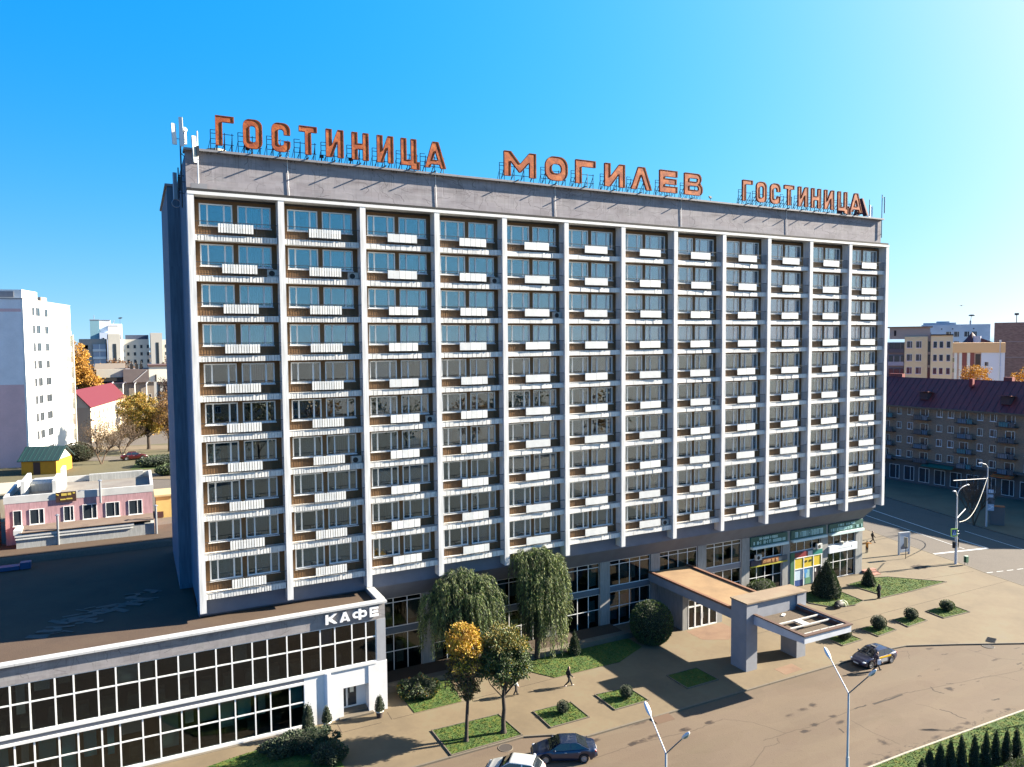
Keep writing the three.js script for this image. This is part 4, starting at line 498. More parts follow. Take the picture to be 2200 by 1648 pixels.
{ // white nine storey tower, far left (front in shade, right side in sun)
  const t = thing('apartment_tower', 'white and pink nine storey apartment tower at the left edge', 'apartment block', [-20.35, 9, -88.6], -0.22); const lil = std(0.95, 0.9, 0.9, 0.85, { map: rep(T.plaster, 8) }), pink = std(0.9, 0.55, 0.53, 0.85, { map: rep(T.plaster, 8) });
  mb().box(-16, 14, -24, -0.02, 28.3, 0).build('front_wall', lil, t); mb().box(-16, 0, -24, -0.021, 14, -0.002).build('pink_wall', pink, t); mb().box(-16, 26.2, -0.1, -0.03, 26.7, 0.012).build('pink_band', pink, t);
  mb().box(-0.02, -0.5, -24, 0.28, 28.3, 0.003).build('side_wall', W8, t); mb().box(-16.1, 28.3, -24.1, 0.35, 28.45, 0.08).build('roof', M.grey, t); mb().box(-9, 28.45, -9, -0.5, 30, -2).build('lift_room', W8, t); mb().box(-7, 28.7, -1.95, -1.7, 29.7, -1.9).build('lift_room_opening', M.coping, t); mb().box(-3, 28.45, -16, -1.2, 29.4, -13).build('roof_hatch', std(0.4, 0.33, 0.25), t);
  mb().box(-0.02, 0, -23.5, 0.9, 22.6, -23.2).build('fin_wall', std(0.6, 0.56, 0.46, 0.8), t);
  for (let k = 0; k < 9; k++) { const y = 1.1 + k * 3.07; rowsOf(t, M.coping, -4.4, y, 0.28, 1.1, 1.5, 'x', false); rowsOf(t, M.coping, -6.6, y, 0.28, 1.9, 1.5, 'x', false); rowsOf(t, M.coping, -10.6, y, 0.28, k < 5 ? 2.6 : 1.7, 1.4, 'x', false); if (k < 8) { mb().box(0.28, y - 0.2, -23.1, 0.6, y + 0.7, -20.6).build('balcony', W8, t); mb().box(0.28, y + 0.7, -23, 0.32, y + 1.9, -20.8).build('balcony_glazing', k % 2 ? std(0.35, 0.22, 0.16) : M.coping, t); } }
  for (let k = 0; k < 3; k++) rowsOf(t, M.frame, -8.6, 1.2 + k * 3.07, 0, 1.6, 1.6, 'z'); mb().box(0.28, 9.2, -5.6, 0.7, 9.8, -4.7).build('air_conditioner', M.frame, t); mb().box(-0.02, 0, -8.6, 0.29, 28, -7.3).build('wall_stripe', std(0.62, 0.68, 0.72, 0.8), t);
}
{ // yellow house with a green roof
  const t = thing('yellow_house', 'small yellow house with a dark green gable roof before the white tower', 'house', [-20.3, 9, -79.9], -0.3); const y = std(0.7, 0.3, 0.012, 0.85, { map: rep(T.plaster, 2) });
  mb().box(0, -0.1, -6, 5.1, 2.25, 0).build('wall', y, t); mb().prism([[0, 2.25], [-6, 2.25], [-3, 4.1]], 0.1, new THREE.Matrix4().makeRotationY(Math.PI / 2).setPosition(5.0, 0, -6.001), []).build('gable', std(0.75, 0.72, 0.64), t);
  const r = mb(); r.cbox(2.5, 3.14, -1.42, 6.1, 0.12, 3.7, 0, 0.555); r.cbox(2.5, 3.14, -4.58, 6.1, 0.12, 3.7, 0, -0.555); r.build('roof', std(0.003, 0.03, 0.032, 0.7), t); mb().box(1.75, -0.05, -0.02, 2.75, 2.0, 0.04).build('door', std(0.07, 0.03, 0.02, 0.7), t); const fl = mb(); for (let k = 0; k < 9; k++) fl.cbox(-0.3 + k * 0.7, 3.2, -1.4, 0.05, 0.06, 3.7, 0, 0.555); fl.build('roof_seam', std(0.01, 0.07, 0.065, 0.5), t);
}
{ // low pink building with the grey annex in front
  const t = thing('pink_building', 'low pink building with a walled flat roof and a grey annex in front', 'building', [0, 9, 0]); const pink = std(0.58, 0.34, 0.36, 0.85, { map: rep(T.streak, 4, 5) }), pale = std(0.62, 0.62, 0.6, 0.8, { map: rep(T.plaster, 3) }), gr = std(0.42, 0.43, 0.42, 0.85, { map: rep(T.streak, 4, 4) });
  mb().box(-16.1, -0.5, -42, -2.5, 4.3, -31).build('wall', pink, t); mb().box(-15.9, 4.3, -41.8, -2.7, 4.36, -31.2).build('roof', std(0.2, 0.19, 0.18, 0.95, { map: rep(T.blotch, 5) }), t);
  const p = mb(); p.box(-16.2, 4.3, -31.25, -2.4, 5.05, -30.98).box(-16.2, 4.3, -42.1, -2.4, 5.0, -41.85).box(-2.68, 4.3, -41.85, -2.38, 5.06, -31.25).box(-16.22, 4.3, -41.85, -15.92, 5.02, -31.25); p.box(-11.9, 4.36, -36.5, -11.55, 6.3, -31.3).box(-14.9, 4.36, -39, -14.55, 6.2, -33).box(-11.54, 4.36, -39.5, -11.2, 6.7, -36.5); p.build('parapet', pale, t); mb().box(-14.5, 4.36, -41.5, -12, 5.2, -37).box(-9, 4.36, -41.8, -3.3, 5.15, -41.2).build('skylight', gr, t);
  for (const [x, w] of [[-15.05, 0.75], [-13.35, 1.3], [-10.5, 0.95], [-8.55, 1.35], [-6.4, 1.35], [-4.2, 1.35]]) rowsOf(t, M.frame, x, 1.95, -31, w, 1.6, 'z'); const c = mb(); for (const [x, z] of [[-11.36, -28.9], [-7.5, -30.8], [-2.25, -28.9]]) c.bar([x, z > -30 ? -0.3 : 3.6, z], [x, z > -30 ? 3.1 : 6, z], 0.12, 0.12, 10).add(new THREE.ConeGeometry(0.24, 0.16, 12).translate(x, z > -30 ? 3.16 : 6.06, z)); c.build('flue_pipe', M.steel, t);
  mb().box(-15, -0.5, -31, -2.45, 1.2, -29).build('annex_wall', gr, t); mb().box(-15.1, 1.2, -31, -4.4, 1.45, -28.9).box(-15.05, 0.92, -29, -4.5, 1.02, -28.86).box(-15.2, 1.45, -30.9, -14.5, 1.9, -28.9).build('annex_coping', pale, t); mb().cbox(-8.6, 1.75, -29.9, 12.2, 0.06, 2.2, 0, 0.14).build('annex_roof', std(0.17, 0.13, 0.11, 0.9, { map: rep(T.blotch, 3) }), t); mb().box(-4.4, 0.9, -29.6, -2.8, 1.75, -29.5).build('annex_opening', M.black, t);
  const s = thing('board_sign', 'dark brown sign board with yellow lettering on the pink building', 'sign', [-11.6, 13, -30.93]); mb().box(0, 0.05, 0, 1.85, 1.1, 0.08).build('board', std(0.05, 0.02, 0.012, 0.6), s); const l = mb(); l.box(0.5, 0.7, 0.08, 1.0, 0.95, 0.1).box(1.08, 0.72, 0.08, 1.4, 0.97, 0.1).box(1.55, 0.85, 0.08, 1.75, 1.0, 0.1).box(0.4, 0.25, 0.08, 0.9, 0.38, 0.1).box(0.95, 0.28, 0.08, 1.5, 0.42, 0.1).cbox(0.15, 0.85, 0.09, 0.3, 0.1, 0.03, 0, 0, -0.6); l.build('lettering', std(0.6, 0.45, 0.08), s);
}
{ const t = thing('yellow_annex', 'pale yellow rendered shed right of the pink building', 'shed', [-2.05, 9, -37]); mb().box(0, -0.5, -4, 2.1, 2.55, 0).build('wall', std(0.55, 0.42, 0.15, 0.85, { map: rep(T.plaster, 2) }), t); mb().box(-0.15, 2.55, -4.1, 2.3, 2.75, 0.2).build('roof', std(0.4, 0.34, 0.18), t); mb().box(0.05, 0.05, 0, 0.75, 0.75, 0.04).build('hatch', std(0.05, 0.015, 0.015), t);
  const o = thing('orange_kiosk', 'orange advertising kiosk wall at the left edge beside the pink building', 'kiosk', [-18.3, 9, -29.5]); mb().box(-2, -0.3, -3, 1.6, 3.2, 0).build('wall', std(0.5, 0.13, 0.01, 0.7), o); const m = mb(); for (let k = 0; k < 6; k++) m.box(0.3, 0.8 + k * 0.36, 0, 1.0, 1.05 + k * 0.36, 0.03); m.build('lettering', std(0.7, 0.4, 0.2), o);
  const y = thing('beige_shed', 'long beige flat roofed shed at the left edge behind the pink building', 'shed', [-19, 9, -44]); mb().box(-8, -0.3, -8, 2.4, 3.1, 0).build('wall', std(0.5, 0.42, 0.3, 0.85, { map: rep(T.streak, 4) }), y); mb().box(-8.1, 3.1, -8.1, 2.6, 3.3, 0.2).build('roof', std(0.45, 0.38, 0.28), y);
  const b = thing('blue_machine', 'blue metal machine housing on the shaded roof at the left edge', 'machine', [-14.2, 8.5, -22.6]); mb().box(-2.4, 0.1, -0.6, 0.2, 0.45, 0.3).box(0.25, 0.1, -0.5, 1.1, 0.7, 0.3).bar([-1.6, 0.6, 0.2], [-1.7, 2.2, 0.2], 0.12).build('housing', std(0.015, 0.06, 0.16, 0.5), b); }
{ // long house with the crimson roof
  const t = thing('crimson_roof_house', 'long cream house with a bright crimson gable roof among the trees', 'house', [-12.45, 9, -120], -0.2); const cr = std(0.62, 0.5, 0.36, 0.85, { map: rep(T.plaster, 4) }), be = std(0.42, 0.36, 0.28, 0.85);
  mb().box(-6, -0.2, -32, -0.02, 7.4, 0).build('wall', be, t); mb().box(-0.02, -0.2, -32, 0.1, 7.4, 0.02).build('side_wall', cr, t); mb().prism([[0.02, 7.4], [-3, 10.9], [-6, 7.4]], 0.2, new THREE.Matrix4().makeTranslation(0, 0, -0.15)).build('gable', std(0.5, 0.46, 0.38), t); mb().box(-0.02, 4.6, -32, 0.4, 5.0, 0.05).box(0.1, 6.4, -32, 0.25, 6.7, 0.04).build('cornice', cr, t);
  const r = mb(); r.cbox(-1.35, 9.18, -16, 4.9, 0.14, 32.6, 0, 0, -0.86); r.cbox(-4.65, 9.18, -16, 4.9, 0.14, 32.6, 0, 0, 0.86); r.build('roof', std(0.085, 0.001, 0.012, 0.9), t); mb().box(-3.2, 10.9, -32.3, -2.8, 11.1, -31.9).box(-2.95, 10.95, -32.35, 0.4, 11.05, -32.28).build('ridge_cap', W8, t);
  for (let k = 0; k < 8; k++) { rowsOf(t, M.frame, -3 - k * 3.6, 5.3, 0.1, 1.1, 1.1, 'x'); rowsOf(t, M.frame, -3 - k * 3.6, 1.4, 0.1, 1.1, 1.8, 'x'); }
}
{ // grey hall behind
  const t = thing('grey_hall', 'grey brown industrial hall with white wall panels and bracket pipes', 'hall', [-5.8, 9, -155]); const g1 = std(0.16, 0.13, 0.125, 0.9, { map: rep(T.plaster, 5) });
  mb().box(-6.7, -0.2, -25, 6.4, 10.9, 0).build('wall', std(0.3, 0.25, 0.2, 0.9, { map: rep(T.streak, 6) }), t); mb().box(-0.6, 10.9, -12, 5.3, 14.3, 0.6).build('upper_box', g1, t); mb().box(5.3, 10.9, -12, 12.7, 14.9, 0.4).build('white_wall', std(0.8, 0.76, 0.62, 0.8), t); mb().box(5.1, 14.9, -12.2, 12.8, 15.3, 0.7).build('roof_edge', std(0.1, 0.05, 0.04), t); mb().box(-6.6, 12.3, -10, -0.6, 14.4, 0).build('pale_band', std(0.5, 0.47, 0.4), t); mb().box(-6.5, 11.4, -10, -0.6, 12.2, 0.3).build('dark_band', M.black, t); mb().cbox(-3.6, 15, -4, 7, 0.12, 7, 0, 0.2).build('roof', std(0.2, 0.16, 0.12), t);
  const p = mb(); for (let k = 0; k < 5; k++) { const x = -6.2 + k * 2.7; p.bar([x, 6, 0.4], [x, 10.6, 0.4], 0.14).bar([x, 10.6, 0.4], [x + 0.6, 11.2, 0.4], 0.22); } p.build('bracket_pipe', M.frame, t); for (let k = 0; k < 4; k++) rowsOf(t, M.frame, 1.6 + k * 1.25, 5.4, 0, 0.8, 2.4, 'z', false); const c = mb(); for (const x of [1, 2.2, 3.2]) c.box(x, 14.3, -1, x + 0.7, 15.6, -0.4).bar([x + 0.35, 15.6, -0.7], [x + 0.35, 16.4, -0.7], 0.16); c.build('chimney', M.black, t); mb().bar([1.6, 11, 0.66], [4.9, 14, 0.66], 0.07).build('conduit', M.frame, t); mb().bar([6.9, 11, 0.6], [6.9, 12.8, 0.6], 0.2).build('flue_pipe', M.black, t);
}
{ // cream apartment row on the horizon, left
  const t = thing('cream_apartment_row', 'cream apartment row with two stair towers on the left horizon', 'apartment block', [-3.4, 9, -243], 0); const c = std(0.62, 0.58, 0.5, 0.85, { map: rep(T.plaster, 8) }), g = std(0.4, 0.37, 0.34, 0.85), dk = std(0.05, 0.07, 0.12);
  mb().box(-17.5, -2, -14, -9.2, 22.8, 0).build('left_wing', std(0.36, 0.32, 0.28, 0.85), t); mb().box(-8.6, -2, -12, -0.1 - 3.6, 22.6, 0.6).build('loggia_wing', W8, t); mb().box(-8.7, 22.6, -12, -4.5, 24.4, 0.2).build('roof', dk, t); mb().box(-8.4, -2, -10, -4.6, 24.5, 2.2).build('stair_tower', c, t); mb().box(-8.3, 24.5, -8, -4.8, 27.2, 2).build('tower_crown', W8, t); mb().box(-4.5, -2, -12, 4.6, 22.6, 0).build('middle_wing', c, t); mb().box(-3, 22.6, -12, 4.6, 24.2, -4).build('roof', dk, t); mb().box(5.2, -2, -10, 9, 24.9, 2.2).build('stair_tower', std(0.5, 0.47, 0.42, 0.85), t); mb().box(9, -2, -12, 16, 22.4, 0).build('right_wing', c, t);
  mb().box(-6.9, -2, 2.2, -5.9, 21, 2.26).build('stair_glazing', M.farGlass, t); mb().box(6.9, -2, 2.2, 7.8, 21.4, 2.26).build('stair_glazing', M.farGlass, t);
  for (let k = 0; k < 5; k++) { const y = 19.3 - k * 2.65; for (let q = 0; q < 4; q++) rowsOf(t, g, -2.2 + q * 2.15, y, 0, 0.85, 1.3, 'z', false); for (let q = 0; q < 2; q++) rowsOf(t, M.frame, -15.4 + q * 0, y, 0, 1.2, 1.3, 'z', false); mb().box(-4.3, y - 0.4, 0, -3.1, y + 1.3, 0.08).build('loggia', W8, t); for (let q = 0; q < 2; q++) rowsOf(t, M.frame, 10.4 + q * 2.4, y, 0, 1.3, 1.4, 'z'); mb().box(4.65, y - 0.9, -1, 5.15, y + 0.2, 1.2).build('balcony', W8, t); }
  for (let k = 0; k < 4; k++) { const y = 19.2 - k * 2.7; const o = mb().box(-13.2, y, 0, -9.25, y + 1.7, 0.5).build('loggia_glazing', std(0.35, 0.38, 0.44, 0.4), t); mb().box(-13.3, y - 0.9, 0, -9.2, y - 0.01, 0.7).box(-11.3, y, 0.5, -11.1, y + 1.7, 0.56).build('loggia_rail', W8, o); }
}
{ const t = thing('blue_white_tower', 'blue and white stepped tower block rising behind the cream row', 'tower block', [-15, 9, -280]); const bl = std(0.2, 0.36, 0.42, 0.4), wh = std(0.75, 0.78, 0.84, 0.8); mb().box(-4, 0, -8, -0.7, 30.5, 0).build('glass_shaft', bl, t); mb().box(-0.7, 0, -8, 3, 30.4, -1).build('white_shaft', wh, t); mb().box(3, 0, -8, 7.2, 29.2, -1).build('white_shaft', wh, t); mb().box(-0.7, 0, -1, 4.6, 25.6, 1.5).build('lower_block', std(0.5, 0.57, 0.72, 0.8), t); mb().box(2.3, 28, -2, 5.8, 28.4, 0.5).build('roof_slab', M.coping, t); mb().box(-4.1, 30.5, -8, -0.6, 30.8, 0.1).box(-0.6, 30.4, -8, 3.1, 30.7, -0.9).build('roof_edge', M.coping, t); for (let k = 0; k < 6; k++) rowsOf(t, M.frame, 0.6, 22 - k * 2.8, 1.5, 0.9, 1.6, 'z', false); mb().bar([-2.6, 30.5, -3], [-2.6, 32.6, -3], 0.1).bar([4, 29, -3], [4.6, 30.6, -3], 0.15).build('mast', M.coping, t); mb().sphere(6.6, 31.5, -3, 0.7, 0.25, 0.3).bar([6.6, 29, -3], [6.6, 31.5, -3], 0.06).build('dish', M.darkMetal, t); }
{ // brown five storey house with the dark red roof, across the side street
  const t = thing('red_roof_apartment_house', 'long brown five storey apartment house with a dark red roof across the side street', 'apartment block', [136.65, 0, -42.77], -1.4941 + 0.0); // local +x runs along the facade
  // local x axis -> world (0.0765, 0, 0.997); local z -> world (-0.997..)
  t.rotation.y = -Math.PI / 2 + 0.0765; const br = std(0.33, 0.24, 0.165, 0.9, { map: rep(T.brick, 4.5, 3) }), red = std(0.24, 0.035, 0.03, 0.6, { map: rep(T.streak, 8, 6) }), zf = 0; // front faces local +z
  mb().box(-30, 4.9, -12, 50, 15.4, zf).build('wall', br, t); mb().box(-30, 15.35, -12.6, 50.3, 15.75, 0.75).build('eave', std(0.16, 0.1, 0.06, 0.8), t); const r = mb(); r.cbox(10, 18.4, -2.75, 80.6, 0.16, 8.65, 0, 0.72); r.cbox(10, 18.4, -9.1, 80.6, 0.16, 8.65, 0, -0.72); r.build('roof', red, t); mb().prism([[0.9, 15.7], [-12.8, 15.7], [-5.95, 21.3]].map(([z, y]) => [-z, y]), 0.3, new THREE.Matrix4().makeRotationY(Math.PI / 2).setPosition(49.9, 0, 0)).build('gable', br, t);
  const sm = mb(); for (let x = -29; x < 50; x += 1.2) sm.cbox(x, 18.5, -2.7, 0.05, 0.05, 8.6, 0, 0.72); sm.build('roof_seam', std(0.06, 0.01, 0.014, 0.6), t);
  const dm = (x) => { const o = mb().box(x, 17.2, -2.6, x + 1.6, 18.6, -0.9).build('dormer', std(0.08, 0.04, 0.04), t); mb().cbox(x + 0.8, 18.75, -1.6, 2.3, 0.1, 2.4, 0, -0.08).build('dormer_roof', std(0.3, 0.09, 0.06), o); }; dm(5.8); dm(21); dm(-9); dm(36); mb().box(13.8, 20, -4.5, 14.5, 21.6, -3.8).build('chimney', std(0.25, 0.03, 0.03), t); mb().box(-4, 20, -7, -1, 22, -6).build('chimney', red, t); mb().box(19, 20.4, -7, 20.5, 22, -6).build('chimney', red, t);
  SEED = 88; const fr = [M.frame, std(0.7, 0.68, 0.6, 0.6)]; const bc = [std(0.1, 0.16, 0.22, 0.6), std(0.06, 0.2, 0.22, 0.6), std(0.2, 0.2, 0.22, 0.6), std(0.1, 0.1, 0.11, 0.6)];
  for (let m = -2; m < 4; m++) for (let k = 0; k < 4; k++) { const x = 2.2 + m * 15.8, y = 14 - k * 2.9 - 0.0; for (const [dx, w] of [[0, 1.0], [2.3, 1.15], [5.2, 1.6], [8.2, 1.1], [10.4, 1.15], [12.9, 1.6]]) { if (x + dx < -29 || x + dx > 49) continue; rowsOf(t, pick(fr), x + dx, y, zf, w, 1.35, 'z'); } for (const dx of [3.1, 11.6]) { const bx = x + dx, b = mb(); if (bx < -28 || bx > 45) continue; b.box(bx, y - 0.85, zf, bx + 3.5, y - 0.72, 1.15).box(bx, y + 0.14, 1.08, bx + 3.5, y + 0.22, 1.16); for (let q = 0; q < 9; q++) b.box(bx + q * 0.43, y - 0.72, 1.1, bx + q * 0.43 + 0.03, y + 0.14, 1.13); const o = b.build('balcony', M.darkMetal, t); mb().box(bx + 0.6, y - 0.7, 1.04, bx + 2.1, y + 0.12, 1.075).build('balcony_panel', pick(bc), o); mb().box(bx + 2.3, y - 0.7, 1.04, bx + 3.2, y + 0.12, 1.075).build('balcony_panel', pick(bc), o); } }
  mb().box(-30, 0, -12, 50, 4.9, -0.3).build('shop_wall', std(0.1, 0.095, 0.09, 0.9), t); mb().box(-30, 4.7, -0.3, 50, 5.1, 0.6).build('shop_cornice', std(0.09, 0.085, 0.08, 0.8), t); for (let x = -28; x < 48; x += 3.1) rowsOf(t, M.frame, x + 1.3, 0.5, -0.3, 2.1, 2.9, 'z', false);
  mb().cbox(10.8, 4.4, 0.9, 6, 0.1, 1.9, 0, 0.3).build('awning', std(0.01, 0.12, 0.08, 0.7), t); mb().cbox(22.6, 4.3, 0.9, 3.6, 0.12, 1.9, 0, 0.35).build('awning', std(0.6, 0.12, 0.02, 0.7), t);
}
const mk = (n, l, c, x, z, ry) => thing(n, l, c, [x, 0, z], ry);
{ // yellow block beyond the red roof
  const t = mk('yellow_apartment_block', 'pale yellow apartment block with a grey roof storey beyond the dark red roof', 'apartment block', 169.5, -56.5, -0.98); const y = std(0.95, 0.8, 0.42, 0.85, { map: rep(T.plaster, 6) }), gy = std(0.4, 0.37, 0.3, 0.85);
  mb().box(-5.2, 0, -12, -0.2, 30, 0).build('wall', y, t); mb().box(0.5, 0, -12, 5.1, 30.2, 0.5).build('wall', std(0.97, 0.82, 0.44, 0.85), t); mb().box(-0.2, 0, -12, 0.5, 31, -0.4).build('stair_shaft', gy, t); mb().box(-8.6, 29.4, -12, 0.3, 32.3, -0.6).build('roof_storey', gy, t); mb().box(-9.4, 32.3, -12.5, 0.8, 32.5, -0.1).build('roof', std(0.14, 0.12, 0.1), t); mb().box(0.4, 30.2, -12, 5.2, 30.5, 0.7).build('roof_edge', M.black, t); mb().box(-9.3, 0, -11, -5.2, 28.6, -0.8).build('loggia_wing', std(0.28, 0.27, 0.26), t); mb().box(-7.6, 30.2, -0.6, -7.1, 31.6, -0.56).build('hatch', M.black, t);
  for (let k = 0; k < 7; k++) { const yy = 27.2 - k * 3.2; for (const x of [-4.1, -2.1]) rowsOf(t, M.frame, x, yy, 0, 1.25, 1.7, 'z'); for (const x of [1.4, 2.7, 4.2]) rowsOf(t, M.frame, x, yy, 0.5, 0.85, 1.6, 'z'); mb().box(-0.1, yy - 1, -0.4, 0.4, yy + 1.6, -0.35).build('stair_glazing', M.farGlass, t); const o = mb().box(-8.6, yy - 0.2, -0.8, -5.4, yy + 1.3, -0.2).build('loggia_glazing', M.farGlass, t); mb().box(-8.8, yy - 1.2, -0.8, -5.3, yy - 0.21, -0.1).box(-7.6, yy - 0.2, -0.2, -7.45, yy + 1.3, -0.15).box(-6.2, yy - 0.2, -0.2, -6.05, yy + 1.3, -0.15).build('loggia_rail', k % 2 ? std(0.4, 0.4, 0.42) : std(0.12, 0.12, 0.12), o); }
}
{ const t = mk('pale_blue_block', 'pale blue grey slab block behind the yellow apartment block', 'apartment block', 249.9, -100.5, -1.0); mb().box(-10.5, 0, -14, 10, 34.3, 0).build('wall', std(0.5, 0.6, 0.68, 0.8, { map: rep(T.plaster, 9) }), t); mb().box(-10, 34.3, -14, 0, 35, -1).box(-6, 35, -13, -2, 35.5, -2).build('roof_edge', std(0.45, 0.52, 0.56), t); for (let k = 0; k < 4; k++) for (const x of [-2.2, 0.2, 3.2, 5.4]) rowsOf(t, M.frame, x, 30 - k * 3.3, 0, 1.6, 1.9, 'z', false); for (const x of [-4.5, -1.2, 5]) mb().box(x, 32.6, 0, x + 0.4, 33, 0.04).build('vent', M.black, t); mb().box(4, 34.3, -3, 4.5, 35.6, -2.5).build('chimney', M.coping, t); mb().sphere(4.6, 37.4, -2.7, 1.0, 0.3, 0.4).bar([4.3, 35.6, -2.7], [4.5, 37.3, -2.7], 0.08).build('dish', M.darkMetal, t); }
{ const t = mk('turret_roof_house', 'dark red pitched turret roof between the pale blue and orange blocks', 'house', 236, -86, -1.02); mb().box(-4, 0, -4, 4.5, 27.8, 0).build('wall', std(0.45, 0.5, 0.58), t); mb().add(new THREE.ConeGeometry(3.2, 4.2, 8).translate(-0.4, 29.4, -2)).build('turret', std(0.07, 0.02, 0.025, 0.7), t); mb().add(new THREE.CylinderGeometry(1.1, 1.1, 2.6, 12).translate(1, 28.9, -0.2)).build('drum', std(0.4, 0.42, 0.5), t); mb().prism([[2, 27.8], [6.2, 27.8], [2, 29.6]], 3, new THREE.Matrix4().makeTranslation(0, 0, -3)).build('roof', std(0.06, 0.015, 0.02, 0.7), t); }
{ const t = mk('orange_white_block', 'white block with an orange beige top band and brown stripes at the right', 'apartment block', 210.5, -69.1, -1.03); mb().box(-6.3, 0, -12, 0.8, 25.4, -0.3).build('striped_wall', std(0.5, 0.36, 0.32), t); mb().box(0.8, 0, -12, 6.4, 25.4, 0).build('white_wall', std(0.68, 0.72, 0.84, 0.8), t); mb().box(-6.4, 25.4, -12, 6.5, 28.2, 0.2).build('top_band', std(0.8, 0.5, 0.26, 0.8), t); const s = mb(), d = mb(); for (const x of [-5.8, -4.6, -2.6]) s.box(x, 0, -0.3, x + 0.7, 25.39, -0.1); for (const [x, w] of [[-4, 1.2], [-1.9, 1]]) d.box(x, 0, -0.3, x + w, 25.38, -0.14); s.build('white_stripe', W8, t); d.build('brown_stripe', std(0.26, 0.08, 0.07), t); mb().box(-0.6, 19, -0.3, 0.6, 25, -0.2).build('stair_glazing', M.farGlass, t); for (const y of [18.2, 21.6]) rowsOf(t, M.frame, 2.1, y, 0, 1.0, 1.2, 'z', false); for (let k = 0; k < 4; k++) rowsOf(t, M.frame, -6, 22.6 - k * 3, -0.1, 0.5, 1.3, 'z', false); mb().bar([5.2, 0, 0.15], [5.2, 28.6, 0.3], 0.1).build('downpipe', W8, t); mb().box(5, 28.2, -0.5, 5.5, 29, 0).build('vent', W8, t); }
{ const t = mk('brick_block', 'brown brick block with a stepped roof at the far right edge', 'building', 296, -104, -1.07); const b = std(0.34, 0.19, 0.15, 0.9, { map: rep(T.brick, 14, 9) }); mb().box(-9, 0, -15, 6, 35.4, 0).build('wall', b, t); mb().box(6, 0, -15, 26, 31, -0.2).build('wall', b, t); mb().box(6.2, 31, -15, 26, 35, -6).build('upper_wall', std(0.6, 0.68, 0.7), t); mb().box(-6.5, 0, 0, 26, 8, 0.8).build('lower_wing', std(0.07, 0.09, 0.15), t); mb().box(-9, 22, 0, 25, 22.3, 0.1).box(-5, 28, 0, 25, 28.25, 0.1).build('brick_course', std(0.32, 0.22, 0.2), t); const m = mb(); m.bar([-2, 35.4, -3], [-2, 39, -3], 0.15).cbox(-2, 38.6, -3, 1.4, 0.8, 0.8); for (let k = 0; k < 4; k++) m.bar([1 + k * 1.5, 35.4, -2], [1 + k * 1.5, 36.6, -2], 0.06); m.bar([1, 36.5, -2], [5.5, 36.5, -2], 0.06); m.build('roof_railing', M.darkMetal, t); }
{ // plaza house outside the frame that the upper windows mirror
  const t = thing('long_orange_house', 'long low orange house facing the hotel from across the square', 'house', [10, 0, 175], 0); mb().box(-40, 0, -10, 30, 13, 0).build('wall', std(0.45, 0.26, 0.14), t); const r = mb(); r.cbox(-5, 15, -2.4, 72, 0.2, 7.2, 0, 0.55).cbox(-5, 15, -7.6, 72, 0.2, 7.2, 0, -0.55); r.build('roof', std(0.25, 0.1, 0.05), t); for (let k = 0; k < 12; k++) for (let q = 0; q < 3; q++) rowsOf(t, M.frame, -36 + k * 5.6, 1.5 + q * 3.8, 0, 1.6, 2, 'z');
  t.rotation.y = Math.PI; 
}
// ---------- trees and plants ----------
function leafGeo(L, W) { const g = new THREE.BufferGeometry(); g.setAttribute('position', new THREE.Float32BufferAttribute([0, 0, 0, W / 2, L * 0.45, 0.12 * W, 0, L * 0.5, -0.1 * W, 0, 0, 0, 0, L * 0.5, -0.1 * W, -W / 2, L * 0.45, 0.12 * W, W / 2, L * 0.45, 0.12 * W, 0, L, 0, 0, L * 0.5, -0.1 * W, -W / 2, L * 0.45, 0.12 * W, 0, L * 0.5, -0.1 * W, 0, L, 0], 3)); g.computeVertexNormals(); return g; }
const LEAF = leafGeo(1, 0.62), NARROW = leafGeo(1, 0.22);
function foliage(list, geo, parent, name, mat = M.leaf) { // list of [pos, dir, size, colour]
  const im = new THREE.InstancedMesh(geo, mat, list.length), m = new THREE.Matrix4(), q = new THREE.Quaternion(), q2 = new THREE.Quaternion(), up = V3(0, 1, 0), c = new THREE.Color();
  list.forEach(([p, d, s, col], i) => { q.setFromUnitVectors(up, d.normalize()); q2.setFromAxisAngle(up, rr(0, 6.283)); q.multiply(q2); m.compose(p, q, V3(s, s, s)); im.setMatrixAt(i, m); im.setColorAt(i, c.setRGB(...col)); });
  im.name = name; im.userData.kind = 'stuff'; im.castShadow = im.receiveShadow = true; parent.add(im); return im;
}
const dirR = () => { const z = rr(-1, 1), a = rr(0, 6.283), r = Math.sqrt(1 - z * z); return V3(r * Math.cos(a), z, r * Math.sin(a)); };
function limb(m, a, b, r0, r1, bend = 0.15) { const mid = a.clone().lerp(b, 0.5).add(V3(rr(-1, 1), rr(-0.2, 0.6), rr(-1, 1)).multiplyScalar(bend * a.distanceTo(b) * 0.5)); m.bar(a, mid, r0, (r0 + r1) / 2, 7).bar(mid, b, (r0 + r1) / 2, r1, 6).sphere(mid.x, mid.y, mid.z, (r0 + r1) / 2, (r0 + r1) / 2, (r0 + r1) / 2, 7); }
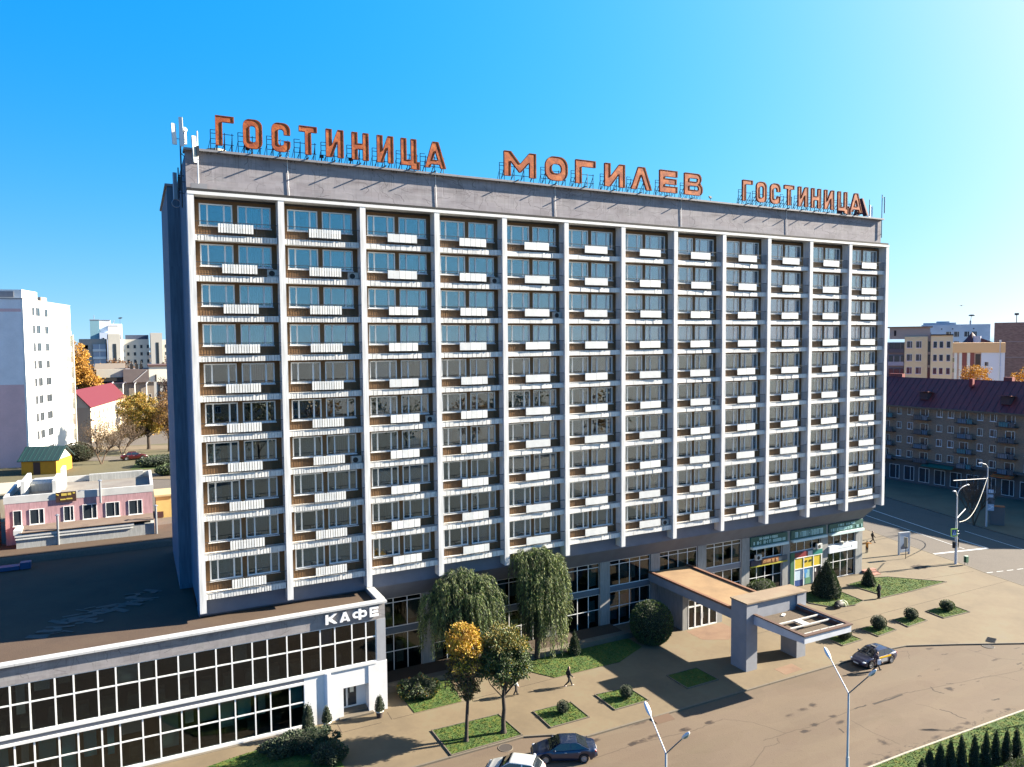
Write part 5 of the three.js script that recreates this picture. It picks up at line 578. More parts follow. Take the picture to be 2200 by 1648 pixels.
// crown of leaf clumps inside stacked ellipsoids; colours by the given function of place
function tree(label, cat, pos, o) {
  const t = thing(o.name || 'tree', label, cat, pos, 0, o.group); SEED = o.seed;
  const tr = mb(), top = V3(o.lean || 0, o.trunk, 0); const n = 5; let prev = V3(0, -0.15, 0), pr = o.r; for (let k = 1; k <= n; k++) { const f = k / n, p = V3(top.x * f + rr(-0.05, 0.05), top.y * f, rr(-0.05, 0.05)), r = o.r * (1 - 0.45 * f); tr.bar(prev, p, pr, r, 9).sphere(p.x, p.y, p.z, r, r, r, 9); prev = p; pr = r; } tr.bar([0, -0.1, 0], [0, 0.25, 0], o.r * 1.5, o.r, 9);
  const list = [], clumps = [];
  for (const [cx, cy, cz, rx, ry, rz, w] of o.blobs) for (let k = 0; k < w; k++) { const d = dirR(), f = Math.pow(rnd(), 0.38); clumps.push([V3(cx + d.x * rx * f, cy + d.y * ry * f, cz + d.z * rz * f), f]); }
  clumps.forEach(([c, f], i) => { if (i % (o.every || 6) === 0) limb(tr, V3(prev.x * rr(0.8, 1), prev.y * rr(0.55, 1), 0), c, pr * rr(0.35, 0.6), 0.015, 0.25); const n = o.per * rr(0.6, 1.3), s = o.clump * rr(0.7, 1.25); for (let k = 0; k < n; k++) { const p = V3(c.x + gauss() * s, c.y + gauss() * s * 0.7, c.z + gauss() * s); const d = p.clone().sub(c).normalize().add(dirR().multiplyScalar(0.9)).add(V3(0, -0.15, 0)); list.push([p, d, o.leaf * rr(0.6, 1.25), o.col(p)]); } });
  tr.build('trunk', M.bark, t); if (list.length) foliage(list, o.geo || LEAF, t, 'crown'); return t;
}
const tint = (c, v = 0.3) => { const k = rr(1 - v, 1 + v); return [c[0] * k, c[1] * k * rr(0.92, 1.08), c[2] * k]; };
const GR = [0.085, 0.14, 0.016], DG = [0.03, 0.06, 0.012], YE = [0.6, 0.4, 0.01], OR = [0.55, 0.27, 0.01], OL = [0.2, 0.17, 0.014], BR = [0.12, 0.06, 0.018];
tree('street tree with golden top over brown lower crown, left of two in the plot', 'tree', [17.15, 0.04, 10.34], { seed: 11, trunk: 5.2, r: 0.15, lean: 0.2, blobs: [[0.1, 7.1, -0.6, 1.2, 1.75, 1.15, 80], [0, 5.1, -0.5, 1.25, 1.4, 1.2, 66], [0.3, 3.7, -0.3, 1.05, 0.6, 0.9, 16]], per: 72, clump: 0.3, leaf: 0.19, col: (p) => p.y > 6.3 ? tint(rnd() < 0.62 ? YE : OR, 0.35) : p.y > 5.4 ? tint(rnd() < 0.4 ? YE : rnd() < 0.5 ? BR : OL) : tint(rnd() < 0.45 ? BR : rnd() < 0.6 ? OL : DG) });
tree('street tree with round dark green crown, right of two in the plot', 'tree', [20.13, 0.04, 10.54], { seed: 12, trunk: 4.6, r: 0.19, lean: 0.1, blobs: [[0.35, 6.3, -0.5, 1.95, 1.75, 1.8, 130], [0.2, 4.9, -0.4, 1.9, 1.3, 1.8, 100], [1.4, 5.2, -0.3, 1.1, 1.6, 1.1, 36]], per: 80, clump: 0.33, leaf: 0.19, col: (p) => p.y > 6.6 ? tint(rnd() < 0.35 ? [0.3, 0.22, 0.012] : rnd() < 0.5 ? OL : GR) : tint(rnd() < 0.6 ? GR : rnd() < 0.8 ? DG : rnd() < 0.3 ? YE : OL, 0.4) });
// willows: tufts on spreading limbs, each letting a bunch of strands hang
function willow(label, pos, o) {
  const t = thing('willow_tree', label, 'tree', pos, 0); SEED = o.seed; const tr = mb(), strand = mb(), list = []; limb(tr, V3(0, -0.1, 0), V3(0.2, o.h * 0.5, 0), 0.26, 0.17, 0.1); const fork = V3(0.2, o.h * 0.48, 0);
  for (const [cx, cy, cz, sp, n, len, arch] of o.tufts) {
    const c = V3(cx, cy, cz); limb(tr, fork, c.clone().add(V3(0, -0.5, 0)), 0.1, 0.03, 0.18);
    for (let k = 0; k < n; k++) { const a = rr(0, 6.283), f = Math.sqrt(rnd()), sx = cx + Math.cos(a) * sp * f, sz = cz + Math.sin(a) * sp * f, sy = cy + rr(-0.35, 0.35) * sp - 0.5 * f * f * sp; const ox = (Math.cos(a) * 0.7 + arch) * rr(0.4, 1.1), oz = Math.sin(a) * rr(0.3, 0.9), L = len * rr(0.3, 1.1); const N = Math.max(3, Math.round(L * 9)); let pp = null; const shade = rr(0.75, 1.25);
      for (let j = 0; j <= N; j++) { const u = j / N, p = V3(sx + ox * Math.sqrt(u) + Math.sin(u * 6 + k) * 0.05, sy + 0.5 * Math.sin(u * 3.1) * (1 - u) - L * (u * u * 0.7 + 0.25 * u), sz + oz * Math.sqrt(u)); if (p.y < 0.5) break; if (pp && j % 3 === 0) { strand.bar(pp, p, 0.008, 0.006, 3); pp = p; } else if (!pp) pp = p;
        for (let q = 0; q < 2; q++) { const col = rnd() < o.pale ? [0.3, 0.35, 0.09] : rnd() < 0.6 ? [0.11, 0.18, 0.028] : DG; const w = tint(col, 0.35).map((v) => v * shade); list.push([p.clone().add(V3(gauss() * 0.07, gauss() * 0.07, gauss() * 0.07)), V3(ox * 0.3 + rr(-0.6, 0.6), -1 + 0.9 * (1 - u) * rnd(), oz * 0.3 + rr(-0.6, 0.6)), rr(0.15, 0.34), w]); } } } }
  for (let k = 0; k < o.inner; k++) { const d = dirR(), f = Math.cbrt(rnd()); list.push([V3(o.ic[0] + d.x * o.ir[0] * f, o.ic[1] + d.y * o.ir[1] * f, o.ic[2] + d.z * o.ir[2] * f), d.add(V3(0, -1, 0)), rr(0.25, 0.45), tint(DG, 0.4)]); }  // inner leaves coloured darkest, painting shade into the heart of the crown
  tr.build('trunk', M.bark, t); strand.build('branch', M.bark, t); foliage(list, NARROW, t, 'crown');
}
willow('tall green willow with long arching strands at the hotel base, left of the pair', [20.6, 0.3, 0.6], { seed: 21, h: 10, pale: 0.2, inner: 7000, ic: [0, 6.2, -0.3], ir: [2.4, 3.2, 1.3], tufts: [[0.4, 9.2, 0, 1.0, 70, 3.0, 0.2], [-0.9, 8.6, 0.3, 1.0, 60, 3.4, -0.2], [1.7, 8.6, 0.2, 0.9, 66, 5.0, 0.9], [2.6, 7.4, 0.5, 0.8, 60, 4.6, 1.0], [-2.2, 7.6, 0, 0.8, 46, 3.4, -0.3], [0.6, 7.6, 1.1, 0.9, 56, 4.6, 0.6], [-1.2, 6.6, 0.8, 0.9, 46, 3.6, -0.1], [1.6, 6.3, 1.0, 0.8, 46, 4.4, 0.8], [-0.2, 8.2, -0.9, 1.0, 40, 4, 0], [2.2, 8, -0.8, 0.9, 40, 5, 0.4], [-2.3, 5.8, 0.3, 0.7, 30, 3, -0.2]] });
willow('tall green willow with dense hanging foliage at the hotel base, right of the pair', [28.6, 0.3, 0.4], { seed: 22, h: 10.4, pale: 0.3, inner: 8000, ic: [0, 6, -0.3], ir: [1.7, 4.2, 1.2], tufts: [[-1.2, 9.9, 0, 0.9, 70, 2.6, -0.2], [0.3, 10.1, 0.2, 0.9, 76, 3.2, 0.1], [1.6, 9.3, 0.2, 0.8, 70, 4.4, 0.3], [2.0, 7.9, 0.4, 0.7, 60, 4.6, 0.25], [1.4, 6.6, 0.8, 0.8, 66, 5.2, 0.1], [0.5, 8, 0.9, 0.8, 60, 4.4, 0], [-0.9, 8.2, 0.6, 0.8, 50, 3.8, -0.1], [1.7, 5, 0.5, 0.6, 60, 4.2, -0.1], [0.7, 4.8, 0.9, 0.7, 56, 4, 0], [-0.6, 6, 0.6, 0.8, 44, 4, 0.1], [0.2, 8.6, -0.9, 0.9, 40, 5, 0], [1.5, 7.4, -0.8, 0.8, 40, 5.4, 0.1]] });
// clipped shrubs: a dense skin of small leaves over a dark core
function shrub(name, label, cat, pos, core, n, sz, col, o = {}) { // core: function(u, v) -> point on the surface
  const t = thing(name, label, cat, pos, 0, o.group); SEED = o.seed || 5; const list = []; for (let k = 0; k < n; k++) { const u = rnd(), v = Math.sqrt(rnd()), p = core(u, v), q = core(u, Math.max(0, v - 0.04)); const c = V3(0, p.y * 0.7, 0), nrm = p.clone().sub(c).setY((p.y - (o.mid || 0.5)) * 0.6).normalize(); p.addScaledVector(nrm, gauss() * sz * 0.35); list.push([p, nrm.add(dirR().multiplyScalar(0.7)).add(V3(0, 0.35, 0)), sz * rr(0.6, 1.3), col(p)]); }
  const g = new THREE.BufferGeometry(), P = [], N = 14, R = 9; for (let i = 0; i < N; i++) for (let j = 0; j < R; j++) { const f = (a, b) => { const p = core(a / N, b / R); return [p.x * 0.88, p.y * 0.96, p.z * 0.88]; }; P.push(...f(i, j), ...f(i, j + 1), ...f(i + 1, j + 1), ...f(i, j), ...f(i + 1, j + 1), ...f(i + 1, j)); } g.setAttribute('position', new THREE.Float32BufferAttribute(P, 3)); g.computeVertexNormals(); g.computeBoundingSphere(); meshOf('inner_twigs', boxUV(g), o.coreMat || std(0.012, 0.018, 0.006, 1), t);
  if (o.trunk) mb().bar([0, -0.1, 0], [0, o.trunk, 0], 0.05).build('trunk', M.bark, t); foliage(list, LEAF, t, 'foliage'); return t;
}
const coneC = (h, r, sh = 0.85) => (u, v) => { const a = u * 6.2832, rad = r * Math.pow(v, sh) * (1 - 0.25 * Math.max(0, v - 0.85) / 0.15) * (1 + 0.06 * Math.sin(a * 5)); return V3(Math.cos(a) * rad, h * (1 - v) + 0.02, Math.sin(a) * rad); };
const ballC = (r, h = r, y0 = 0) => (u, v) => { const a = u * 6.2832, b = v * 2.7; return V3(Math.cos(a) * Math.sin(b) * r, y0 + h + Math.cos(b) * h, Math.sin(a) * Math.sin(b) * r); };
const dark = () => tint(rnd() < 0.7 ? DG : [0.04, 0.07, 0.016], 0.4), mid = () => tint(rnd() < 0.6 ? GR : DG, 0.4);
shrub('cone_topiary', 'largest dark green cone topiary, on the curved lawn by the yellow shopfront', 'topiary', [66.3, 0.05, 1.0], coneC(4.2, 1.75), 5200, 0.16, dark, { seed: 31, mid: 1 });
shrub('cone_topiary', 'smaller dark cone topiary on the lawn at the right end of the hotel', 'topiary', [73.7, 0.05, 0.8], coneC(2.1, 0.85), 1800, 0.13, dark, { seed: 32, mid: 0.6 });
shrub('cone_topiary', 'small cone topiary in front of the pale ledge right of the willows', 'topiary', [32.3, 0.05, 1.0], coneC(2.2, 0.6), 1600, 0.13, dark, { seed: 33, mid: 0.6 });
const bg = 'clipped balls in the square grass plots';
shrub('ball_shrub', 'clipped ball shrub in the grass plot just right of the plot with trees', 'shrub', [25.6, 0.05, 10.1], ballC(0.44, 0.42, 0.1), 900, 0.1, dark, { seed: 34, group: bg }); shrub('ball_shrub', 'clipped ball shrub in the grass plot nearest the canopy shadow', 'shrub', [31.5, 0.05, 10.4], ballC(0.5, 0.46, 0.1), 900, 0.1, dark, { seed: 35, group: bg }); shrub('ball_shrub', 'clipped ball shrub in the plot half hidden by the canopy tray', 'shrub', [57.5, 0.05, 10.4], ballC(0.68, 0.62, 0.05), 1200, 0.11, dark, { seed: 36, group: bg }); shrub('ball_shrub', 'clipped ball shrub in the plot second from the canopy on its right', 'shrub', [62.8, 0.05, 10.3], ballC(0.7, 0.62, 0.05), 1200, 0.11, dark, { seed: 37, group: bg }); shrub('ball_shrub', 'clipped ball shrub in the plot third from the canopy on its right', 'shrub', [68, 0.05, 10.2], ballC(0.62, 0.55, 0.05), 1000, 0.11, dark, { seed: 38, group: bg }); shrub('ball_shrub', 'clipped ball shrub in the rightmost square plot', 'shrub', [73.9, 0.05, 10.3], ballC(0.68, 0.5, 0.05), 1100, 0.11, mid, { seed: 39, group: bg });
shrub('round_bush', 'big round bright green bush in the shade left of the entrance canopy', 'bush', [40.6, 0, 1.9], ballC(2.0, 2.05, -0.2), 8200, 0.17, mid, { seed: 40, mid: 2 });
shrub('low_bush', 'loose green bush by the shop window right of the canopy', 'bush', [58.6, 0, -1.6], (u, v) => { const p = ballC(1, 1.15, 0)(u, v); return V3(p.x * 2.1, p.y, p.z * 0.9); }, 3600, 0.17, mid, { seed: 41, mid: 1 });
shrub('column_topiary', 'narrow clipped column topiary at the corner of the cafe glazing', 'topiary', [6.95, 0, 4.0], coneC(2.5, 0.42, 0.32), 1600, 0.11, dark, { seed: 42, mid: 1 });
shrub('juniper_bush', 'wide dark spreading juniper on the lawn before the cafe', 'bush', [6.0, 0, 5.7], (u, v) => { const p = ballC(1, 0.6, -0.05)(u, v), w = 1 + 0.25 * Math.sin(u * 37); return V3(p.x * 2.3 * w, p.y, p.z * 1.15 * w); }, 4200, 0.2, dark, { seed: 43 });
shrub('juniper_bush', 'small dark juniper at the bottom of the frame beside the cafe lawn', 'bush', [7.6, 0, 8.2], (u, v) => { const p = ballC(1, 0.6, 0)(u, v), w = 1 + 0.25 * Math.sin(u * 31); return V3(p.x * 1.0 * w, p.y, p.z * 0.9 * w); }, 1600, 0.19, dark, { seed: 44 });
const flowers = () => rnd() < 0.4 ? tint([0.4, 0.3, 0.02]) : mid(); shrub('flower_patch', 'yellow green flower patch between the two junipers', 'flower bed', [7.4, 0, 6.9], (u, v) => { const p = ballC(1, 0.22, 0)(u, v); return V3(p.x * 1.0, p.y, p.z * 0.9); }, 900, 0.12, flowers, { seed: 45 });
shrub('flower_patch', 'shaded bed of mixed dark plants at the hotel wall right of the cafe', 'flower bed', [16.6, 0, 1.6], (u, v) => { const p = ballC(1, 0.5, 0)(u, v); return V3(p.x * 1.7, p.y * (1 + 0.4 * Math.sin(u * 25)), p.z * 1.5); }, 2600, 0.2, () => rnd() < 0.08 ? tint(OR) : mid(), { seed: 46 });
const pot = (x, z, label, seed) => { const s = shrub('potted_topiary', label, 'potted plant', [x, 0, z], (u, v) => { const p = coneC(1.25, 0.36, 0.5)(u, v); p.y += 0.55; return p; }, 900, 0.09, dark, { seed, mid: 1, group: 'potted cones beside the cafe door' }); mb().add(new THREE.CylinderGeometry(0.3, 0.21, 0.5, 16).translate(0, 0.25, 0)).build('pot', std(0.05, 0.035, 0.03), s); mb().add(new THREE.TorusGeometry(0.29, 0.05, 8, 20).rotateX(Math.PI / 2).translate(0, 0.52, 0)).build('pot_rim', std(0.7, 0.68, 0.6), s); };
pot(8.44, 3.67, 'potted cone shrub left of the white cafe door', 47); pot(12.52, 3.86, 'potted cone shrub right of the white cafe door', 48);
// row of slim dark cypresses in the lower right lawn
[[40.9, 28.6], [42.6, 28.7], [43.7, 28.5], [44.45, 28.75], [45.2, 29], [46, 29.25], [46.9, 29.6], [47.7, 29.9], [48.5, 30.1], [49.4, 30.3], [50.4, 30.4]].forEach(([x, z], i, a) => { const o = ['leftmost', 'second from the left', 'third from the left', 'fourth from the left', 'fifth from the left', 'sixth from the left', 'fifth from the right', 'fourth from the right', 'third from the right', 'second from the right', 'rightmost']; shrub('cypress', `slim dark cypress in the row on the lower right lawn, ${o[i]}`, 'cypress', [x, 0, z], coneC([0.9, 1.2, 1.5, 1.9, 2.1, 2.3, 2.3, 2.5, 2.5, 2.4, 2.3][i], 0.33, 0.7), 1500, 0.1, dark, { seed: 50 + i, mid: 0.8, group: 'row of slim cypresses on the lower right lawn' }); });
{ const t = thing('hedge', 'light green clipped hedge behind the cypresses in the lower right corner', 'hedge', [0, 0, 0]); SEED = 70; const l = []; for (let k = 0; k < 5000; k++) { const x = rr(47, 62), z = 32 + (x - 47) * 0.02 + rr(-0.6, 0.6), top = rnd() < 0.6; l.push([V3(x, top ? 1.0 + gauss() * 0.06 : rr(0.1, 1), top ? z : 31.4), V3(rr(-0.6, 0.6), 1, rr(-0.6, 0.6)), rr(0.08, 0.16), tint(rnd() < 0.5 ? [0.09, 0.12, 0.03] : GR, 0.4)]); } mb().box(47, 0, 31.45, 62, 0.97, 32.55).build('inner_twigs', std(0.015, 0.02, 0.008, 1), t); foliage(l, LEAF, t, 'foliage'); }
// plateau behind the hotel
const AUT = (p) => tint(rnd() < 0.85 ? [0.6, 0.3, 0.006] : [0.42, 0.19, 0.01], 0.25);
tree('tall golden yellow tree between the white tower and the grey hall', 'tree', [-16.6, 9, -154], { seed: 81, trunk: 9, r: 0.45, blobs: [[-0.8, 15.5, 0, 4.0, 6.2, 3.6, 120], [2.2, 9.5, 1, 3.2, 5.2, 3, 80], [-1, 9, 0, 4, 5, 3, 60]], per: 60, clump: 0.8, leaf: 0.5, col: AUT, every: 9 });
tree('broad yellow green tree beside the crimson roof', 'tree', [-1.8, 9, -102], { seed: 82, trunk: 4, r: 0.35, blobs: [[-2.2, 8.0, 0, 2.9, 3.4, 3, 120], [0.8, 6.6, 0, 2.8, 3.6, 2.6, 110], [-2.6, 4.6, 1, 2.4, 2.2, 2, 60]], per: 56, clump: 0.55, leaf: 0.34, col: (p) => tint(rnd() < 0.6 ? [0.42, 0.28, 0.008] : rnd() < 0.5 ? [0.22, 0.2, 0.012] : [0.45, 0.22, 0.008], 0.3), every: 9 });
tree('orange brown tree beside the shaded left end of the hotel', 'tree', [1.7, 9, -97], { seed: 83, trunk: 4, r: 0.3, blobs: [[0.2, 7.4, 0, 2.8, 5.0, 2.4, 120]], per: 46, clump: 0.55, leaf: 0.3, col: (p) => tint(rnd() < 0.5 ? [0.26, 0.11, 0.015] : rnd() < 0.4 ? BR : [0.36, 0.19, 0.008], 0.4), every: 4 });
tree('low golden brown tree between the crimson roof and the grey hall', 'tree', [-11.5, 9, -172], { seed: 87, trunk: 4, r: 0.3, blobs: [[0, 11, 0, 3.2, 4.4, 3, 90], [3.2, 9.5, 0, 2.4, 3, 2.4, 40]], per: 46, clump: 0.7, leaf: 0.45, col: (p) => tint([0.42, 0.19, 0.01], 0.3), every: 9 });
tree('dark red brown tree before the grey hall', 'tree', [2.9, 9, -140], { seed: 84, trunk: 6, r: 0.3, blobs: [[0, 8.5, 0, 2.3, 4.2, 2, 70]], per: 40, clump: 0.6, leaf: 0.35, col: () => tint([0.06, 0.02, 0.012], 0.4), every: 4 });
tree('brown autumn tree on the left horizon below the cream row', 'tree', [-6.5, 9, -185], { seed: 85, trunk: 6, r: 0.4, blobs: [[0, 12.5, 0, 3.4, 3.6, 3, 60], [-2.5, 13.5, 0, 2.4, 2.6, 2.4, 30]], per: 36, clump: 0.8, leaf: 0.5, col: () => tint([0.22, 0.09, 0.012], 0.35) });
tree('rusty brown tree on the horizon beside the hotel end wall', 'tree', [6.2, 9, -190], { seed: 86, trunk: 6, r: 0.4, blobs: [[0, 11.5, 0, 3.4, 5.4, 3, 80]], per: 36, clump: 0.8, leaf: 0.5, col: () => tint([0.2, 0.085, 0.015], 0.35) });
function bare(label, pos, o) { const t = thing('bare_tree', label, 'tree', pos, 0); SEED = o.seed; const m = mb(); const grow = (a, d, L, r, lv) => { const b = a.clone().addScaledVector(d, L); m.bar(a, b, r, r * 0.65, lv > 2 ? 4 : 6); if (lv >= o.lv) return; const n = lv < 2 ? 4 : 3; for (let k = 0; k < n; k++) grow(a.clone().lerp(b, rr(0.55, 1)), d.clone().multiplyScalar(0.9).add(V3(rr(-1, 1), rr(-0.1, 0.7), rr(-1, 1)).multiplyScalar(0.75)).normalize(), L * rr(0.55, 0.8), r * 0.6, lv + 1); }; for (const s of [-1, 1]) grow(V3(0, -0.1, 0), V3(0.35 * s, 1, rr(-0.2, 0.2)).normalize(), o.h * 0.3, o.r, 0); m.build('branches', std(0.11, 0.075, 0.05, 0.95), t); if (o.leaves) { const l = []; for (let k = 0; k < o.leaves; k++) { const d = dirR(); l.push([V3(d.x * o.w * rnd(), o.h * 0.55 + d.y * o.h * 0.42 * Math.sqrt(rnd()), d.z * o.w * rnd()), dirR(), 0.2 * rr(0.6, 1.2), tint(o.col, 0.4)]); } foliage(l, LEAF, t, 'crown'); } return t; }
bare('bare brown tree with a forked trunk in front of the cream house', [-9.4, 9, -86], { seed: 91, h: 9.5, r: 0.14, lv: 5, leaves: 2600, w: 3.8, col: [0.17, 0.1, 0.025] });
bare('spreading bare tree right of the forked bare tree', [-6.2, 9, -95], { seed: 92, h: 8.5, r: 0.14, lv: 5, leaves: 2200, w: 3.8, col: [0.16, 0.09, 0.04] });
bare('leafless grey brown street tree on the far pavement of the side street', [121.5, 0, -15.5], { seed: 93, h: 9, r: 0.12, lv: 5, leaves: 500, w: 2.4, col: [0.1, 0.07, 0.05] }); bare('leafless reddish street tree at the right edge before the shops', [127, 0, -8], { seed: 94, h: 8, r: 0.1, lv: 5, leaves: 900, w: 2.6, col: [0.2, 0.05, 0.03] });
bare('leafless street tree out of frame whose shadow falls on the side street', [113.8, 0, -11], { seed: 95, h: 9, r: 0.14, lv: 5 });
shrub('dark_bush', 'dark olive bush between the white tower and the cream house', 'bush', [-13.3, 9, -92], (u, v) => { const p = ballC(1, 1.7, -0.2)(u, v); return V3(p.x * 2.4, p.y, p.z * 1.6); }, 2600, 0.3, () => tint([0.05, 0.045, 0.012], 0.4), { seed: 96, mid: 2 });
shrub('hedge_bush', 'dark green clipped hedge beside the red car behind the hotel', 'hedge', [0.6, 9, -79.5], (u, v) => { const p = ballC(1, 0.9, -0.1)(u, v); return V3(p.x * 4.6, p.y, p.z * 2.6); }, 3200, 0.28, dark, { seed: 97, mid: 1 }); shrub('hedge_bush', 'round green hedge bush nearer the hotel end wall than the dark hedge', 'hedge', [1.6, 9, -69], (u, v) => { const p = ballC(1, 0.9, -0.1)(u, v); return V3(p.x * 3, p.y, p.z * 1.8); }, 2600, 0.24, mid, { seed: 98, mid: 1 });
tree('golden tree crown above the dark red roof on the right', 'tree', [159, 0, -38.4], { seed: 99, trunk: 14, r: 0.4, blobs: [[0, 20.3, 0, 3.3, 4.0, 3, 90]], per: 46, clump: 0.6, leaf: 0.35, col: AUT }); tree('golden tree at the right edge behind the dark red roof', 'tree', [158.8, 0, -28], { seed: 100, trunk: 14, r: 0.4, blobs: [[0, 19.6, 0, 3.2, 3.8, 3, 80]], per: 46, clump: 0.6, leaf: 0.35, col: AUT });
// lawns, yard and lane of the plateau
struct(mb().slab([[-40, -110], [8, -110], [8, -64], [-40, -74]], 8.9, 9.02).build('lawn', std(0.1, 0.085, 0.035, 1, { map: rep(T.grain, 4) }))); struct(mb().slab([[-3, -93], [9, -89], [9, -74], [-5, -77]], 8.95, 9.05).build('lawn', M.grass)); struct(mb().slab([[-14, -104], [12, -97], [12, -103.5], [-14, -112]], 8.95, 9.05).build('lane', M.pave)); struct(mb().slab([[-12, -91], [-2, -87.5], [-2, -92], [-12, -97]], 8.95, 9.06).build('parking_area', M.asphalt)); struct(mb().slab([[-24, -30.5], [6, -34], [6, -26.2], [-24, -26.2]], 8.9, 9.02).build('yard', M.roofing)); struct(mb().slab([[-3, -72], [8, -66], [8, -61], [-3, -66]], 8.95, 9.04).build('path', M.pave));
// trees of the square behind the camera, mirrored in the upper windows
for (let k = 0; k < 14; k++) tree('large park tree in the row across the square', 'tree', [-40 + k * 12.5, 0, 112 + (k % 3) * 7], { name: 'park_tree', seed: 110 + k, trunk: 5, r: 0.4, group: 'park trees across the square', blobs: [[0, 10 + (k % 4), 0, 4.6, 5.5 + (k % 3), 4.6, 36]], per: 18, clump: 1.2, leaf: 0.9, col: () => tint(k % 3 ? [0.09, 0.08, 0.015] : [0.24, 0.12, 0.012], 0.3), every: 7 });
// ---------- lamps, signs, street furniture ----------
function lamp(label, pos, o) { const t = thing('street_lamp', label, 'street lamp', pos, 0, 'double armed street lamps along the road'); const pol = mb(); pol.bar([0, 0, 0], [0, 3.2, 0], 0.11, 0.1, 12).bar([0, 3.2, 0], [0, o.h, 0], 0.075, 0.06, 12).bar([0, 0, 0], [0, 0.6, 0], 0.15, 0.13, 12).sphere(0, o.h, 0, 0.07, 0.07, 0.07, 10); pol.build('pole', std(0.55, 0.57, 0.6, 0.5), t);
  for (const s of [-1, 1]) { const e = V3(0, o.h + o.up, s * o.reach); mb().bar([0, o.h, 0], e, 0.04, 0.035, 8).build('arm', s < 0 ? std(0.7, 0.7, 0.7, 0.5) : std(0.2, 0.2, 0.21, 0.5), t); const d = e.clone().sub(V3(0, o.h, 0)).normalize(); const g = new THREE.SphereGeometry(1, 14, 10).scale(0.15, 0.1, 0.42); const m = new THREE.Matrix4().makeRotationFromQuaternion(new THREE.Quaternion().setFromUnitVectors(V3(0, 0, 1), d)); m.setPosition(e.x + d.x * 0.3, e.y + d.y * 0.3, e.z + d.z * 0.3); const hd = mb().add(g, m).build('lamp_head', std(0.8, 0.8, 0.8, 0.4), t); const g2 = new THREE.SphereGeometry(1, 12, 8).scale(0.12, 0.09, 0.28); const m2 = m.clone(); m2.setPosition(e.x + d.x * 0.34, e.y + d.y * 0.34 - 0.06, e.z + d.z * 0.34); mb().add(g2, m2).build('lamp_glass', std(0.25, 0.3, 0.35, 0.2), hd); } return t; }
lamp('grey double armed street lamp in front of the taxi, right of the canopy', [35.6, -0.12, 28.4], { h: 7.3, up: 1.75, reach: 1.45 });
lamp('double armed street lamp at the bottom edge left of the canopy shadow', [21.1, -0.12, 28.5], { h: 7.3, up: 1.55, reach: 1.4 });
lamp('double armed street lamp just out of frame on the right of the road', [68, -0.12, 30.5], { h: 7.3, up: 1.75, reach: 1.45 });
